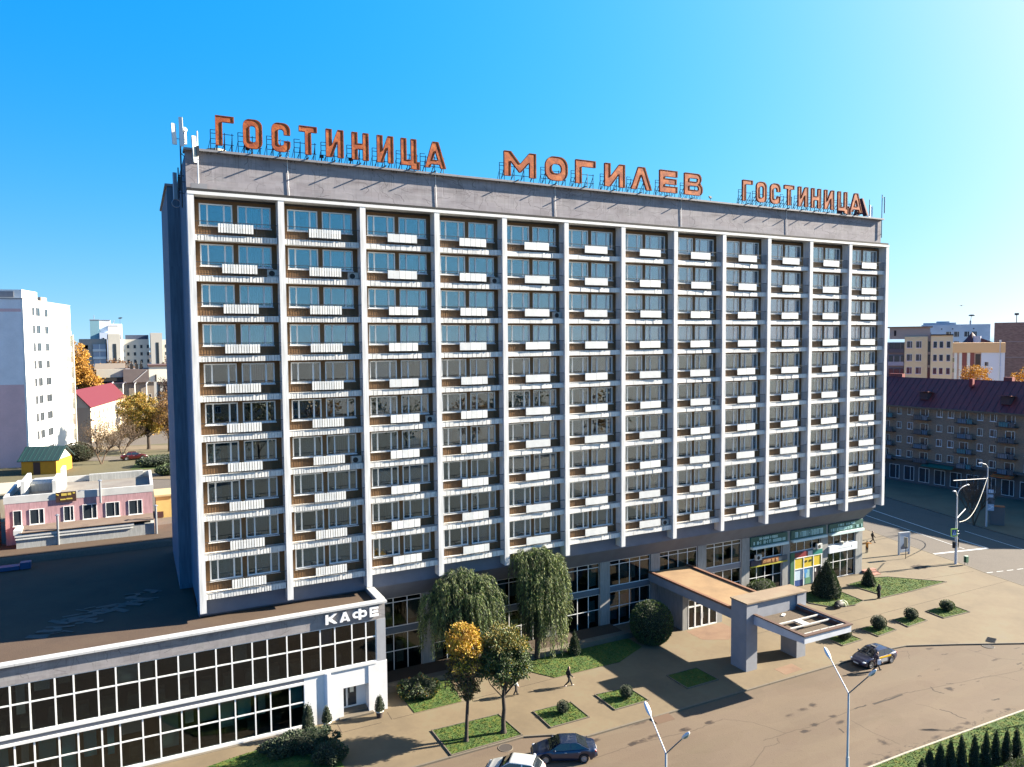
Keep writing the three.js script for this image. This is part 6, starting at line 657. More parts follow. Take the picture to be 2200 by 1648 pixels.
{ // lamp, crossing sign and signals at the corner
  const st = std(0.5, 0.51, 0.54, 0.5); let t = thing('corner_lamp', 'tall forked grey lamp post at the street corner beside the crossing sign', 'street lamp', [91.05, 0, 0.42]);
  mb().bar([0, -0.1, 0], [0, 5.6, 0], 0.17, 0.13, 12).bar([0, 5.6, 0], [0, 9.0, 0], 0.1, 0.07, 12).build('pole', st, t); mb().bar([0, 9, 0], [-0.8, 9.7, 0.3], 0.05).bar([-0.8, 9.7, 0.3], [-1.4, 9.85, 0.5], 0.05).build('arm', std(0.7, 0.7, 0.7), t); const a = mb(); let p = V3(0, 9, 0); for (let k = 1; k <= 8; k++) { const f = k / 8, q = V3(2.0 * f * f + 0.15 * f, 9 + 1.25 * Math.sin(f * 1.5), 0); a.bar(p, q, 0.05); p = q; } a.sphere(2.15, 10.25, 0, 0.3, 0.1, 0.14).build('arm', st, t); mb().sphere(-1.5, 9.86, 0.52, 0.3, 0.1, 0.14).build('lamp_head', st, t);
  mb().bar([0.1, 6.1, 0], [5.2, 6.3, -2.1], 0.05).build('bracket_arm', std(0.7, 0.7, 0.7), t);
  t = thing('crossing_sign', 'square blue pedestrian crossing sign with a bright yellow green border', 'road sign', [90.3, 3.8, 0.6], -0.35); mb().box(-0.46, 0, -0.03, 0.46, 1.02, 0.03).build('border', std(0.45, 0.7, 0.12, 0.5), t); mb().box(-0.32, 0.14, 0.03, 0.32, 0.88, 0.045).build('plate', std(0.008, 0.04, 0.25, 0.5), t); const mk2 = mb(); mk2.prism([[-0.25, 0.2], [0.25, 0.2], [0, 0.8]], 0.01, new THREE.Matrix4().makeTranslation(0, 0, 0.045)); mk2.build('triangle', std(0.3, 0.55, 0.85, 0.5), t); const wl = mb(); wl.cbox(0, 0.47, 0.062, 0.05, 0.16, 0.01).cbox(-0.04, 0.34, 0.062, 0.035, 0.15, 0.01, 0, 0, -0.5).cbox(0.05, 0.34, 0.062, 0.035, 0.15, 0.01, 0, 0, 0.5).cbox(0, 0.5, 0.062, 0.17, 0.03, 0.01, 0, 0, 0.4).sphere(0, 0.6, 0.06, 0.04, 0.04, 0.01, 8); wl.build('walking_figure', M.black, t); mb().bar([0.46, 0.7, 0], [0.72, 0.7, -0.1], 0.03).bar([0.46, 0.3, 0], [0.72, 0.3, -0.1], 0.03).build('bracket', M.steel, t);
  t = thing('traffic_light', 'black traffic light with hooded lamps behind the corner lamp post', 'traffic light', [91.7, 0, 0.15], -0.9); mb().bar([0, -0.1, 0], [0, 2.2, 0], 0.07).build('post', M.darkMetal, t); mb().box(-0.18, 2.1, -0.15, 0.18, 3.3, 0.15).build('housing', M.black, t); for (let k = 0; k < 3; k++) mb().add(new THREE.CylinderGeometry(0.13, 0.13, 0.24, 14, 1, true).rotateX(Math.PI / 2).translate(0, 2.3 + k * 0.38, 0.24)).build('hood', M.darkMetal, t); const sg = thing('traffic_light', 'small black pedestrian signal on the left of the corner lamp post', 'traffic light', [90.6, 2.2, 0.4], 0.8); mb().box(-0.16, 0, -0.14, 0.16, 0.8, 0.14).build('housing', M.black, sg); mb().bar([0, 0.4, -0.1], [0.35, 0.4, 0.1], 0.03).build('bracket', M.darkMetal, sg); mb().cbox(0, 0.72, 0.22, 0.3, 0.04, 0.2).cbox(0, 0.35, 0.22, 0.3, 0.04, 0.2).build('hood', M.darkMetal, sg);
  t = thing('litter_bin', 'green litter bin on a stand beside the corner lamp post', 'bin', [91.85, 0, 1.3]); mb().box(-0.24, 0.35, -0.18, 0.24, 1.15, 0.18).build('bin', std(0.012, 0.09, 0.045, 0.6), t); mb().bar([-0.3, 0, 0], [-0.3, 1.2, 0], 0.025).bar([0.3, 0, 0], [0.3, 1.2, 0], 0.025).bar([-0.3, 1.2, 0], [0.3, 1.2, 0], 0.025).build('stand', M.darkMetal, t); mb().box(-0.25, 1.15, -0.19, 0.25, 1.19, 0.19).build('rim', std(0.4, 0.5, 0.42), t);
  t = thing('advertising_stand', 'grey framed advertising stand with a car shape poster on the corner pavement', 'advertising stand', [89.2, 0, -5.6], -0.15); mb().box(-0.95, 0, -0.12, -0.8, 3.1, 0.12).box(0.8, 0, -0.12, 0.95, 3.1, 0.12).box(-0.8, 2.95, -0.12, 0.8, 3.1, 0.117).box(-0.8, 0.35, -0.12, 0.8, 0.5, 0.117).build('frame', std(0.4, 0.42, 0.45, 0.5), t); mb().box(-0.8, 0.5, -0.08, 0.8, 2.95, 0.08).build('poster', std(0.35, 0.42, 0.52, 0.3), t); const ar = mb(); ar.prism([[-0.6, 0.8], [0.65, 0.8], [0.65, 1.1], [0.45, 1.55], [0.1, 1.75], [-0.2, 1.5], [-0.6, 1.1]], 0.012, new THREE.Matrix4().makeTranslation(0, 0, 0.08)); ar.build('poster_print', std(0.05, 0.07, 0.11, 0.4), t); mb().prism([[-0.7, 0.62], [0.55, 0.62], [0.72, 0.75], [0.75, 1.6], [0.66, 1.6], [0.6, 0.82], [-0.7, 0.7]], 0.014, new THREE.Matrix4().makeTranslation(0, 0, 0.08)).build('poster_print', std(0.75, 0.76, 0.76, 0.4), t);
  t = thing('information_post', 'slim dark post standing left of the advertising stand', 'post', [87.6, 0, -4.2]); mb().bar([0, -0.1, 0], [0, 2.9, 0], 0.05).build('post', M.darkMetal, t); mb().box(-0.06, 1.6, -0.25, 0.06, 2.9, 0.25).build('plate', std(0.3, 0.26, 0.2), t);
  t = thing('street_lamp', 'tall single armed lamp post with vertical sign panels on the far pavement', 'street lamp', [114.4, 0, -9.44]); mb().bar([0, -0.1, 0], [0, 9.3, 0], 0.15, 0.08, 12).build('pole', std(0.4, 0.42, 0.46, 0.5), t); mb().bar([0, 9.3, 0], [-0.8, 9.9, 0.2], 0.06).bar([-0.8, 9.9, 0.2], [-2.8, 10.3, 0.6], 0.055).build('arm', std(0.7, 0.7, 0.7, 0.5), t); mb().cbox(-2.9, 10.32, 0.62, 0.7, 0.12, 0.22, -0.2).build('lamp_head', std(0.7, 0.7, 0.72), t);
  t = thing('vertical_sign', 'stack of pale sign panels hung on the far lamp post', 'sign', [115.0, 2.5, -9.2], -0.8); mb().box(-0.45, 0, -0.06, 0.45, 1.0, 0.06).box(-0.4, 2.05, -0.06, 0.4, 2.55, 0.06).box(-0.35, 2.75, -0.06, 0.35, 3.3, 0.06).build('panel', std(0.35, 0.45, 0.6, 0.5), t); mb().box(-0.5, 1.05, -0.06, 0.5, 2.0, 0.06).build('panel', std(0.08, 0.11, 0.14, 0.4), t); const vl = mb(); vl.cbox(-0.1, 0.35, 0.07, 0.7, 0.1, 0.02, 0, 0, 0.5).cbox(0.1, 0.7, 0.07, 0.6, 0.1, 0.02, 0, 0, -0.4).cbox(0, 2.3, 0.07, 0.5, 0.1, 0.02).cbox(-0.2, 3.0, 0.07, 0.1, 0.4, 0.02).cbox(0.05, 3.0, 0.07, 0.1, 0.4, 0.02).cbox(0.26, 3.0, 0.07, 0.1, 0.4, 0.02); vl.build('lettering', std(0.8, 0.82, 0.85, 0.5), t);
  t = thing('cable', 'pale overhead cable sagging from the far lamp post to the corner', 'cable', [0, 0, 0]); const c = mb(); let q = null; for (let k = 0; k <= 14; k++) { const f = k / 14, w = V3(114.3 - 17.5 * f, 7.8 - 3.6 * f - 2.2 * Math.sin(f * Math.PI) * 0.9, -9.4 + 6.6 * f); if (q) c.bar(q, w, 0.05, 0.05, 4); q = w; } c.build('wire', std(0.5, 0.48, 0.42), t);
  t = thing('cable', 'straight white overhead cable beside the far lamp post', 'cable', [0, 0, 0]); mb().bar([114.3, 7.6, -9.4], [104.5, 8.3, -8.6], 0.05).build('wire', std(0.7, 0.7, 0.7), t);
  t = thing('kiosk_cabinet', 'dark brown street cabinet with an orange top edge beside the far lamp post', 'cabinet', [117, 0, -9.4], -0.9); mb().box(-1, -0.05, -0.5, 1, 2.9, 0.5).build('body', std(0.13, 0.12, 0.12, 0.8), t); mb().box(-1.02, 2.9, -0.52, 1.02, 3.0, 0.52).build('top', std(0.5, 0.13, 0.03), t);
  const mh = (x, z, label) => { const o = thing('manhole', label, 'manhole', [x, -0.11, z], 0, 'dark manhole plates at the kerb'); mb().add(new THREE.CylinderGeometry(0.5, 0.5, 0.05, 24)).build('cover', std(0.045, 0.035, 0.03, 0.8), o); mb().add(new THREE.TorusGeometry(0.52, 0.04, 6, 28).rotateX(Math.PI / 2)).build('ring', M.kerb, o); }; mh(68.4, 17.9, 'round dark manhole cover in the road gutter right of the taxi'); const dp = thing('gutter_grate', 'square dark drain grate in the pavement edge beside the round manhole', 'grate', [69.9, 0.02, 17.3], 0.4); mb().box(-0.7, -0.02, -0.4, 0.7, 0.0, 0.4).build('plate', std(0.04, 0.03, 0.028, 0.8), dp); const gb = mb(); for (let k = 0; k < 9; k++) gb.box(-0.65 + k * 0.155, 0, -0.36, -0.6 + k * 0.155, 0.025, 0.36); gb.build('bar', M.darkMetal, dp);
  mh(19.4, 12.3, 'round manhole cover at the kerb beside the white car'); const rp = thing('kerb_ramp', 'brown triangular kerb ramp plate at the road edge left of the canopy shadow', 'ramp', [32.2, -0.1, 14.2]); mb().prism([[0, 0], [0.9, 0], [0, 0.11]], 1.7, new THREE.Matrix4().makeRotationY(-Math.PI / 2).setPosition(0.8, 0, -0.3)).build('plate', std(0.1, 0.055, 0.03, 0.8), rp);
  const g = thing('garden_ornament', 'low black garden ornament with two white curved bands on the lawn edge', 'ornament', [64.7, 0.05, 4.1], 0.3); mb().sphere(-0.25, 0.32, 0, 0.75, 0.38, 0.45, 16).sphere(-0.8, 0.25, 0, 0.35, 0.24, 0.3, 12).build('body', std(0.012, 0.011, 0.01, 0.7), g); const wh = std(0.7, 0.7, 0.5, 0.6); for (const [x, r] of [[0.32, 0.45], [0.72, 0.5]]) { const m = mb().add(new THREE.TorusGeometry(r, 0.07, 8, 20, Math.PI).rotateY(Math.PI / 2 + 0.3).translate(x, 0, 0)); m.build('band', wh, g); } mb().cbox(0, 0.66, 0.1, 0.6, 0.05, 0.08, 0, 0, -0.1).build('band', wh, g);
  const rd = thing('step_rail', 'red brown low steps at the right corner of the hotel base', 'steps', [77.2, 0, -2.6]); for (let k = 0; k < 3; k++) mb().box(0, 0, -0.4 + k * 0.55, 2.2 - k * 0.3, 0.32 - k * 0.1, 0.15 + k * 0.55).build('step', std(0.3, 0.14, 0.1, 0.85), rd);
  const birds = [['dark bird gliding low over the cream row on the left', -7.4, 39, -232, 1], ['small dark bird flying above the pale blue block on the right', 247, 40.6, -97, 1.3]]; for (const [l, x, y, z, s] of birds) { const b = thing('bird', l, 'bird', [x, y, z], 0.2, 'birds in the sky'); mb().sphere(0, 0, 0, 0.55 * s, 0.14 * s, 0.15 * s, 10).add(new THREE.BoxGeometry(0.3 * s, 0.03, 1.3 * s).translate(0, 0.08, 0)).build('body', M.black, b); }
}
// ---------- cars: lofted bodies with real wheel arches, glass set into the cabin ----------
function car(name, label, pos, turn, o) {
  const t = thing(name, label, 'car', pos, turn, o.group); const L = o.L, Wd = o.W / 2, wr = 0.33, wb = o.wb, xf = wb / 2, xr = -wb / 2; // front towards +x
  const paint = new THREE.MeshPhysicalMaterial({ color: rgb(...o.col), roughness: 0.35, metalness: 0.35, clearcoat: 1, clearcoatRoughness: 0.06 }), glass = new THREE.MeshPhysicalMaterial({ color: rgb(0.012, 0.016, 0.02), roughness: 0.04, clearcoat: 1, clearcoatRoughness: 0.02 });
  const lerpP = (P, x) => { for (let i = 0; i + 1 < P.length; i++) if (x <= P[i + 1][0]) { const f = (x - P[i][0]) / (P[i + 1][0] - P[i][0]), s = f * f * (3 - 2 * f); return P[i][1] + (P[i + 1][1] - P[i][1]) * (0.5 * f + 0.5 * s); } return P[P.length - 1][1]; };
  const h = L / 2, deck = [[-h, 0.6], [-h + 0.06, o.tail - 0.06], [-h + 0.3, o.tail], [xr - 0.1, o.tail + 0.03], [0.35, 0.93], [xf - 0.25, 0.95], [xf + 0.4, 0.8], [h - 0.12, 0.66], [h, 0.45]];
  const wid = [[-h, 0.8], [-h + 0.25, 0.94], [-h + 0.8, 1], [h - 1.1, 1], [h - 0.35, 0.9], [h, 0.68]];
  const arch = (x) => { for (const c of [xf, xr]) { const d = Math.abs(x - c), R = 0.39; if (d < R) return 0.3 + Math.sqrt(R * R - d * d) * 0.98; } return Math.abs(x) > h - 0.35 ? 0.3 + (Math.abs(x) - h + 0.35) * 0.25 : 0.2; };
  const N = 110, ring = []; for (let i = 0; i <= N; i++) { const x = -h + L * i / N, d = lerpP(deck, x), w = Wd * lerpP(wid, x), b = Math.min(arch(x), d - 0.05); const Y = (f) => b + (d - b) * f; ring.push([[0, d + 0.03], [w * 0.5, d + 0.022], [w * 0.78, d], [w * 0.9, d - (d - b) * 0.06], [w * 0.975, Y(0.78)], [w, Y(0.6)], [w * 0.985, Y(0.35)], [w * 0.96, Y(0.1)], [w * 0.9, b], [w * 0.3, b], [0, b]].map(([z, y]) => [x, y, z])); }
  const skin = (rings, flip) => { const P = []; const q = (a, b, c, d) => P.push(...a, ...b, ...c, ...a, ...c, ...d); for (let i = 0; i + 1 < rings.length; i++) for (let j = 0; j + 1 < rings[i].length; j++) { const A = rings[i][j], B = rings[i][j + 1], C = rings[i + 1][j + 1], D = rings[i + 1][j]; q(A, B, C, D); const m = (p) => [p[0], p[1], -p[2]]; q(m(A), m(D), m(C), m(B)); } const g = new THREE.BufferGeometry(); g.setAttribute('position', new THREE.Float32BufferAttribute(P, 3)); g.computeVertexNormals(); return toCreasedNormals(g, 0.7); };
  const cap = (r) => { const m = []; for (let j = 1; j + 1 < r.length; j++) m.push(...r[0], ...r[j], ...r[j + 1]); const g = new THREE.BufferGeometry(); const mir = []; for (let k = 0; k < m.length; k += 3) mir.push(m[k], m[k + 1], -m[k + 2]); g.setAttribute('position', new THREE.Float32BufferAttribute([...m, ...mir], 3)); g.computeVertexNormals(); return g; };
  const body = mb().add(skin(ring)).add(cap(ring[0])).add(cap(ring[N]));
  // cabin
  const roof = o.roof, c0 = o.cab[0], c1 = o.cab[1], c2 = o.cab[2], c3 = o.cab[3]; // rear base, rear roof, front roof, front base
  const rz = (x) => x < c1 ? lerpP([[c0, 0], [c1, 1]], x) : x > c2 ? lerpP([[c2, 1], [c3, 0]], x) : 1; const cr = (x) => { const m = (c1 + c2) / 2, q = (x - m) / (c2 - c1); return -0.05 * q * q; };
  const base = (x) => lerpP(deck, x) - 0.02, topY = (x) => base(x) + (roof + cr(x) - base(x)) * rz(x), wB = (x) => Wd * lerpP(wid, x) * 0.93, wT = (x) => wB(x) * (1 - 0.2 * rz(x));
  const sidePt = (x, f, out = 0) => { const y0 = base(x), y1 = topY(x); const y = y0 + (y1 - y0) * f, w = wB(x) + (wT(x) - wB(x)) * f; return [x, y, w + out]; };
  const cab = []; const K = 44; for (let i = 0; i <= K; i++) { const x = c0 + (c3 - c0) * i / K, yt = topY(x), wt = wT(x); cab.push([[x, yt + 0.035 * rz(x), 0], [x, yt + 0.028 * rz(x), wt * 0.5], [x, yt + 0.01 * rz(x), wt * 0.82], sidePt(x, 0.93), sidePt(x, 0.5), sidePt(x, 0)]); }
  const bodyMesh = body.add(skin(cab)).build('body', paint, t);
  const grid = (nu, nv, f) => { const P = []; for (let i = 0; i < nu; i++) for (let j = 0; j < nv; j++) { const a = f(i / nu, j / nv), b = f((i + 1) / nu, j / nv), c = f((i + 1) / nu, (j + 1) / nv), d = f(i / nu, (j + 1) / nv); P.push(...a, ...b, ...c, ...a, ...c, ...d); } const g = new THREE.BufferGeometry(); g.setAttribute('position', new THREE.Float32BufferAttribute(P, 3)); g.computeVertexNormals(); return toCreasedNormals(g, 0.8); };
  const mid = (c1 + c2) / 2 - 0.1;
  for (const s of [1, -1]) for (const [a, b] of [[c0 + (c1 - c0) * 0.45, mid - 0.05], [mid + 0.05, c3 - (c3 - c2) * 0.28]]) mb().add(grid(14, 5, (u, v) => { const x = a + (b - a) * u, p = sidePt(x, 0.1 + 0.76 * v, 0.008); return [p[0], p[1], p[2] * s]; })).build('side_window', glass, t);
  const scr = (xa, xb, nm) => mb().add(grid(8, 10, (u, v) => { const x = xa + (xb - xa) * u, z = (v - 0.5) * 2 * wT(x) * 0.9; return [x + (xb > xa ? 0.006 : -0.006), topY(x) + 0.036 * rz(x) * (1 - Math.abs(v - 0.5)) + 0.012, z]; })).build(nm, glass, t);
  scr(c2 + 0.06, c3 - 0.06, 'windscreen'); scr(c1 - 0.06, c0 + 0.06, 'rear_window');
  // wheels
  for (const x of [xf, xr]) for (const s of [1, -1]) { const w = new THREE.Group(); w.name = 'wheel'; w.position.set(x, wr, s * (Wd - 0.12)); t.add(w); const tyre = mb().add(new THREE.LatheGeometry([[0.2, -0.1], [0.3, -0.105], [0.33, -0.07], [0.335, 0], [0.33, 0.07], [0.3, 0.105], [0.2, 0.1]].map((p) => new THREE.Vector2(...p)), 28).rotateX(Math.PI / 2)); tyre.build('tyre', std(0.015, 0.015, 0.016, 0.9), w); const rim = mb(); for (let k = 0; k < 5; k++) { const a = k * 1.2566; rim.bar([0, 0, s * 0.08], [Math.cos(a) * 0.2, Math.sin(a) * 0.2, s * 0.085], 0.03, 0.02, 5); } rim.add(new THREE.TorusGeometry(0.2, 0.018, 6, 24).translate(0, 0, s * 0.08)); rim.add(new THREE.CylinderGeometry(0.2, 0.2, 0.02, 20).rotateX(Math.PI / 2).translate(0, 0, s * 0.02)); rim.build('rim', std(0.5, 0.5, 0.52, 0.35, { metalness: 0.8 }), w); mb().add(new THREE.CylinderGeometry(0.37, 0.37, 0.03, 20).rotateX(Math.PI / 2).translate(0, 0.02, -s * 0.16)).build('wheel_well', M.black, w); }
  const lw = (x) => Wd * lerpP(wid, x);
  for (const s of [1, -1]) { mb().sphere(h - 0.28, 0.62, s * lw(h - 0.28) * 0.83, 0.2, 0.075, 0.16, 14).build('headlight', std(0.6, 0.63, 0.66, 0.1), t); mb().sphere(-h + 0.16, o.tail - 0.16, s * lw(-h + 0.16) * 0.82, 0.1, 0.085, 0.19, 12).build('tail_light', std(0.3, 0.012, 0.012, 0.2), t); const m = mb().sphere(c3 - 0.42, 1.0, s * (Wd + 0.08), 0.08, 0.075, 0.11, 10); m.build('wing_mirror', paint, t); const dh = mb(); dh.cbox(mid - 0.62, 0.8, s * (Wd + 0.0), 0.17, 0.03, 0.03).cbox(mid + 0.35, 0.8, s * (Wd + 0.0), 0.17, 0.03, 0.03); dh.build('door_handle', std(0.5, 0.5, 0.5, 0.3), t); }
  mb().box(h - 0.1, 0.34, -lw(h) * 0.75, h + 0.02, 0.52, lw(h) * 0.75).build('grille', M.black, t); mb().box(h + 0.01, 0.4, -0.26, h + 0.03, 0.51, 0.26).box(-h - 0.02, 0.6, -0.26, -h - 0.0, 0.71, 0.26).build('number_plate', std(0.7, 0.7, 0.7, 0.5), t);
  if (o.taxi) { for (const s of [1, -1]) { mb().cbox(-0.15, 0.83, s * (Wd + 0.005), 2.1, 0.15, 0.03).build('yellow_stripe', std(0.7, 0.42, 0.01, 0.4), t); mb().cbox(-0.2, 0.55, s * (Wd + 0.0), 1.05, 0.3, 0.02).build('door_panel', std(0.35, 0.36, 0.36, 0.5), t); } mb().box(-0.1, roof + 0.02, -0.25, 0.1, roof + 0.14, 0.25).build('roof_sign', std(0.1, 0.1, 0.1), t); }
  return t;
}
car('sedan_car', 'dark blue sedan parked nose in behind the white car', [22.55, -0.11, 15.3], Math.PI - 0.43 + Math.PI * 0, { L: 4.65, W: 1.8, wb: 2.7, col: [0.008, 0.018, 0.05], tail: 0.98, roof: 1.42, cab: [-1.75, -0.85, 0.25, 1.15] });
car('white_car', 'white hatchback at the bottom edge, cut by the frame', [18.3, -0.11, 15.95], Math.PI - 0.72, { L: 4.1, W: 1.7, wb: 2.5, col: [0.6, 0.6, 0.57], tail: 1.0, roof: 1.46, cab: [-1.85, -1.3, 0.2, 1.05] });
car('taxi_car', 'dark blue taxi with a yellow stripe stopped at the kerb right of the canopy', [55.6, -0.11, 15.15], Math.PI - 0.03, { L: 4.5, W: 1.78, wb: 2.65, col: [0.01, 0.014, 0.05], tail: 0.99, roof: 1.46, cab: [-1.85, -0.95, 0.25, 1.2], taxi: 1 });
car('red_car', 'dark red car parked on the plateau behind the hotel beside the hedge', [-4.4, 9.06, -88.8], 0.1, { L: 4.4, W: 1.75, wb: 2.6, col: [0.07, 0.004, 0.005], tail: 0.95, roof: 1.42, cab: [-1.75, -0.9, 0.25, 1.1] });
// ---------- people ----------
// joints in metres, facing +z; the body is one surface meshed from joined tapered capsules
function fieldMesh(bones, res, box) { // bones: [a, b, ra, rb]; box: [centre, half size]
  const mc = new MarchingCubes(res, new THREE.MeshBasicMaterial(), false, false, 60000); mc.isolation = 0; const [c, hs] = box, n = res, half = n / 2;
  for (let k = 0; k < n; k++) for (let j = 0; j < n; j++) for (let i = 0; i < n; i++) { const px = c[0] + (i - half) / half * hs, py = c[1] + (j - half) / half * hs, pz = c[2] + (k - half) / half * hs; let d = 1e3; for (const [a, b, ra, rb] of bones) { const bx = b[0] - a[0], by = b[1] - a[1], bz = b[2] - a[2], qx = px - a[0], qy = py - a[1], qz = pz - a[2]; const l = bx * bx + by * by + bz * bz, h = l > 0 ? Math.min(1, Math.max(0, (qx * bx + qy * by + qz * bz) / l)) : 0; const e = Math.hypot(qx - bx * h, qy - by * h, qz - bz * h) - (ra + (rb - ra) * h); const kk = 0.035, m = Math.max(kk - Math.abs(d - e), 0) / kk; d = Math.min(d, e) - m * m * kk * 0.25; } mc.field[i + j * n + k * n * n] = -d; }
  mc.update(); const g = new THREE.BufferGeometry(), cnt = mc.count, P = new Float32Array(mc.positionArray.subarray(0, cnt * 3)), Nn = new Float32Array(mc.normalArray.subarray(0, cnt * 3)); for (let i = 0; i < P.length; i += 3) { P[i] = c[0] + P[i] * hs; P[i + 1] = c[1] + P[i + 1] * hs; P[i + 2] = c[2] + P[i + 2] * hs; } g.setAttribute('position', new THREE.BufferAttribute(P, 3)); g.setAttribute('normal', new THREE.BufferAttribute(Nn, 3)); g.computeVertexNormals(); return g;
}
function person(label, pos, turn, o) {
  const t = thing('person', label, 'person', pos, turn); const s = o.step || 0, H = o.h || 1.72, k = H / 1.75, S = (p) => p.map((v) => v * k); const skin = std(0.5, 0.3, 0.21, 0.6);
  const hipL = [0.09, 0.93, 0], hipR = [-0.09, 0.93, 0], kL = [0.1, 0.5, 0.14 * s + 0.02], kR = [-0.1, 0.5, -0.06 * s + 0.03], aL = [0.1, 0.09, 0.3 * s], aR = [-0.1, 0.12 + 0.05 * s, -0.36 * s], sL = [0.18, 1.42, 0], sR = [-0.18, 1.42, 0]; const eL = o.armsOut ? [0.42, 1.36, 0.05] : [0.25, 1.14, -0.1 * s], eR = o.armsOut ? [-0.42, 1.36, 0.05] : [-0.25, 1.14, 0.06 * s]; const wL = o.armsOut ? [0.64, 1.33, 0.1] : [0.26, 0.9, -0.12 * s + 0.08], wR = o.armsOut ? [-0.64, 1.33, 0.1] : [-0.26, 0.9, 0.2 * s + 0.08]; const head = [0, 1.63, 0.03];
  const B = (a, b, r0, r1) => [S(a), S(b), r0 * k, r1 * k]; const legs = [B(hipL, kL, 0.085, 0.06), B(kL, aL, 0.058, 0.04), B(hipR, kR, 0.085, 0.06), B(kR, aR, 0.058, 0.04)], torso = [B([0, 0.95, 0], [0, 1.12, 0], 0.125, 0.115), B([-0.03, 1.12, 0], [-0.07, 1.36, 0], 0.11, 0.1), B([0.03, 1.12, 0], [0.07, 1.36, 0], 0.11, 0.1), B(sL, sR, 0.06, 0.06)], arms = [B(sL, eL, 0.05, 0.042), B(eL, wL, 0.04, 0.028), B(sR, eR, 0.05, 0.042), B(eR, wR, 0.04, 0.028)], neck = [B([0, 1.42, 0], [0, 1.56, 0.02], 0.055, 0.05)];
  const box = [[0, 0.9 * k, 0], 1.0 * k]; const bm = mb().add(fieldMesh([...legs, ...torso, ...arms, ...neck, B([0, 1.6, 0.03], [0, 1.68, 0.02], 0.085, 0.09)], 56, box));
  const hd = new THREE.SphereGeometry(1, 20, 16), p = hd.attributes.position; for (let i = 0; i < p.count; i++) { let x = p.getX(i), y = p.getY(i), z = p.getZ(i); if (y < 0 && z > 0) { x *= 1 + 0.3 * y; } if (z > 0.8 && Math.abs(x) < 0.25 && y < 0.15 && y > -0.35) z += 0.22; p.setXYZ(i, x * 0.078, y * 0.115, z * 0.095); } hd.computeVertexNormals(); hd.scale(k, k, k).translate(...S(head)); bm.add(hd); for (const e of [1, -1]) bm.sphere(e * 0.078 * k, 1.62 * k, 0.02 * k, 0.012, 0.03, 0.018, 8);
  for (const [w, e, sg] of [[wL, eL, 1], [wR, eR, -1]]) { const d = V3(...w).sub(V3(...e)).normalize(), sd = V3(0, 0, 1).cross(d).lengthSq() > 0.1 ? V3(0, 0, 1) : V3(0, 1, 0), W = V3(...w); const at = (a, b, c = 0) => W.clone().addScaledVector(d, a).addScaledVector(sd, b).add(V3(-sg * c, 0, 0)).multiplyScalar(k); bm.bar(at(-0.01, 0), at(0.085, 0), 0.026, 0.036, 8); [[-0.03, 0.06], [-0.01, 0.075], [0.01, 0.072], [0.03, 0.055]].forEach(([b, l]) => bm.bar(at(0.08, b), at(0.08 + l * 0.55, b), 0.0095, 0.009, 6).bar(at(0.08 + l * 0.55, b), at(0.08 + l, b, 0.018), 0.009, 0.007, 6)); bm.bar(at(0.02, 0.03), at(0.06, 0.06), 0.011, 0.009, 6).bar(at(0.06, 0.06), at(0.09, 0.062, 0.012), 0.009, 0.007, 6); }
  const body = bm.build('body', skin, t); mb().sphere(0.03 * k, 1.65 * k, 0.115 * k, 0.011, 0.008, 0.008, 8).sphere(-0.03 * k, 1.65 * k, 0.115 * k, 0.011, 0.008, 0.008, 8).build('eyes', M.black, body); mb().cbox(0, 1.565 * k, 0.108 * k, 0.04, 0.008, 0.01).build('mouth', std(0.3, 0.08, 0.07), body);
  const fat = (L, d) => L.map(([a, b, r0, r1]) => [a, b, r0 + d, r1 + d]); const cloth = (c) => std(...c, 0.9);
  const upto = arms.map(([a, b, r0, r1], i) => i % 2 ? [a, a.map((v, q) => v + (b[q] - v) * 0.9), r0, r1] : [a, b, r0, r1]);
  const jac = [...fat([...torso, ...upto], 0.022), B([0, 0.9, 0], [0, 1.1, 0], o.coat ? 0.17 : 0.145, 0.135)]; if (o.coat) jac.push(B([0, 0.35, -0.02], [0, 0.95, 0], 0.2, 0.16)); if (o.hood) jac.push(B([0, 1.48, -0.03], [0, 1.68, -0.01], 0.085, 0.095)); mb().add(fieldMesh(jac, 56, box)).build('jacket', cloth(o.top), t); mb().add(fieldMesh(fat([...legs, B([-0.05, 0.94, 0], [0.05, 0.94, 0], 0.11, 0.11)], 0.015), 56, box)).build('trousers', cloth(o.legs), t);
  const sh = mb(); for (const a of [aL, aR]) sh.sphere(a[0] * k, Math.max(0.045, a[1] - 0.045) * k, (a[2] + 0.06) * k, 0.05 * k, 0.045 * k, 0.14 * k, 12); sh.build('shoes', cloth(o.shoes || [0.02, 0.02, 0.02]), t);
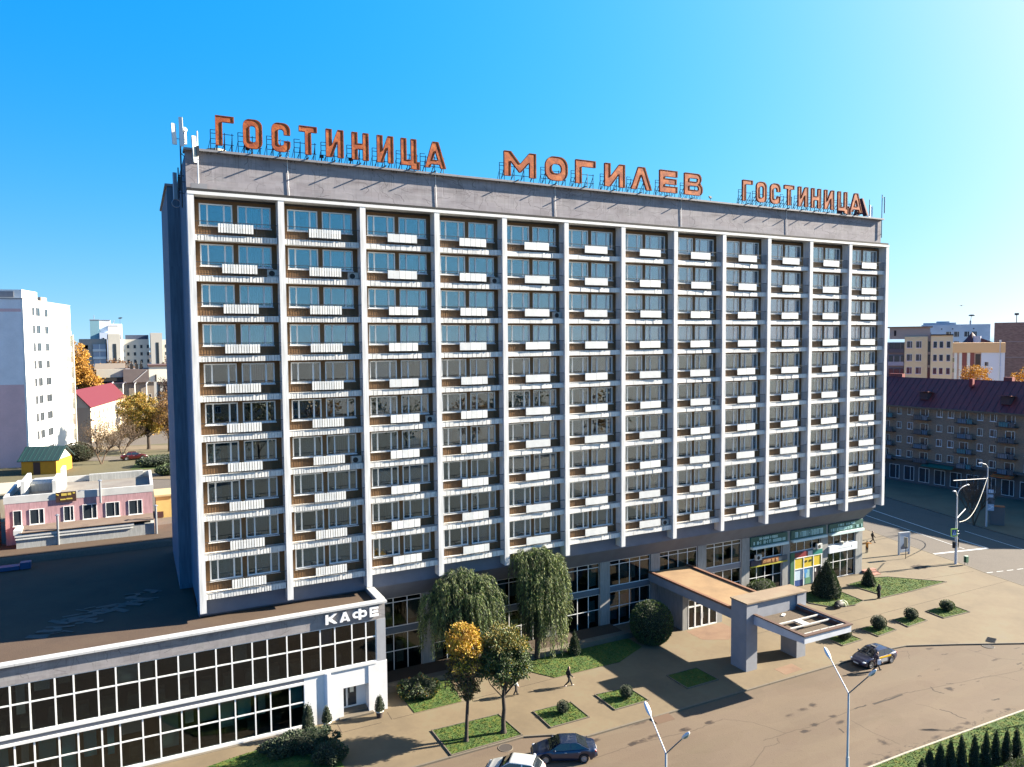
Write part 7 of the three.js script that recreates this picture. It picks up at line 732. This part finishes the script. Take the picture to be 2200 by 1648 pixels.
  const hr = mb(); hr.add(new THREE.SphereGeometry(1, 18, 12, 0, 6.2832, 0, 1.5).scale(0.088 * k, 0.125 * k, 0.108 * k).rotateX(-0.35).translate(0, 1.65 * k, 0.015 * k)); if (o.long) hr.sphere(0, 1.52 * k, -0.06 * k, 0.085 * k, 0.17 * k, 0.05 * k, 12); hr.build('hair', cloth(o.hair || [0.03, 0.02, 0.012]), t);
  if (o.bag) { mb().cbox(o.bag[0], o.bag[1], o.bag[2], 0.1, 0.4, 0.3).bar([o.bag[0], o.bag[1] + 0.2, o.bag[2]], [o.bag[0] * 0.9, o.bag[1] + 0.42, o.bag[2]], 0.012).build('bag', cloth(o.bagc || [0.6, 0.6, 0.6]), t); } return t;
}
person('person in a black jacket and black trousers striding past the grass plots', [28.41, 0, 6.36], 1.4, { step: 1.15, top: [0.012, 0.012, 0.014], legs: [0.012, 0.012, 0.014], hood: 1, shoes: [0.6, 0.5, 0.45] });
person('person in a white coat and dark trousers walking beside the street tree', [23.67, 0, 5.65], 1.3, { step: 0.5, top: [0.75, 0.75, 0.72], legs: [0.02, 0.018, 0.02], long: 1, hair: [0.4, 0.25, 0.05] });
person('person with a white bag walking past the taxi door', [54.35, -0.11, 16.45], 1.2, { step: 1.2, top: [0.06, 0.05, 0.07], legs: [0.012, 0.012, 0.014], bag: [-0.32, 0.95, 0], bagc: [0.8, 0.8, 0.82] });
person('person in an orange jacket with arms stretched out on the corner pavement', [85.5, 0, -8.5], 2.6, { armsOut: 1, top: [0.55, 0.2, 0.02], legs: [0.04, 0.03, 0.03] });
person('person in dark clothes striding on the corner pavement near the shaded street', [90.6, 0, -11.5], 1.0, { step: 1.1, top: [0.05, 0.035, 0.02], legs: [0.03, 0.022, 0.016] });
person('person in a long black coat standing at the edge of the curved lawn', [70.7, 0.03, 4.4], 2.9, { coat: 1, h: 1.68, top: [0.008, 0.008, 0.009], legs: [0.01, 0.01, 0.01], hood: 1 });
person('dark figure waiting on the shaded far pavement beside the side street', [109.8, 0, -2.0], -1.2, { step: 0.3, top: [0.02, 0.02, 0.025], legs: [0.015, 0.015, 0.018] }).position.set(117.6, 0, -13.5);

scene.traverse((o) => { if (o.isMesh) { o.castShadow = true; o.receiveShadow = true; } });
renderer.setSize(1024, 767);
renderer.render(scene, camera);
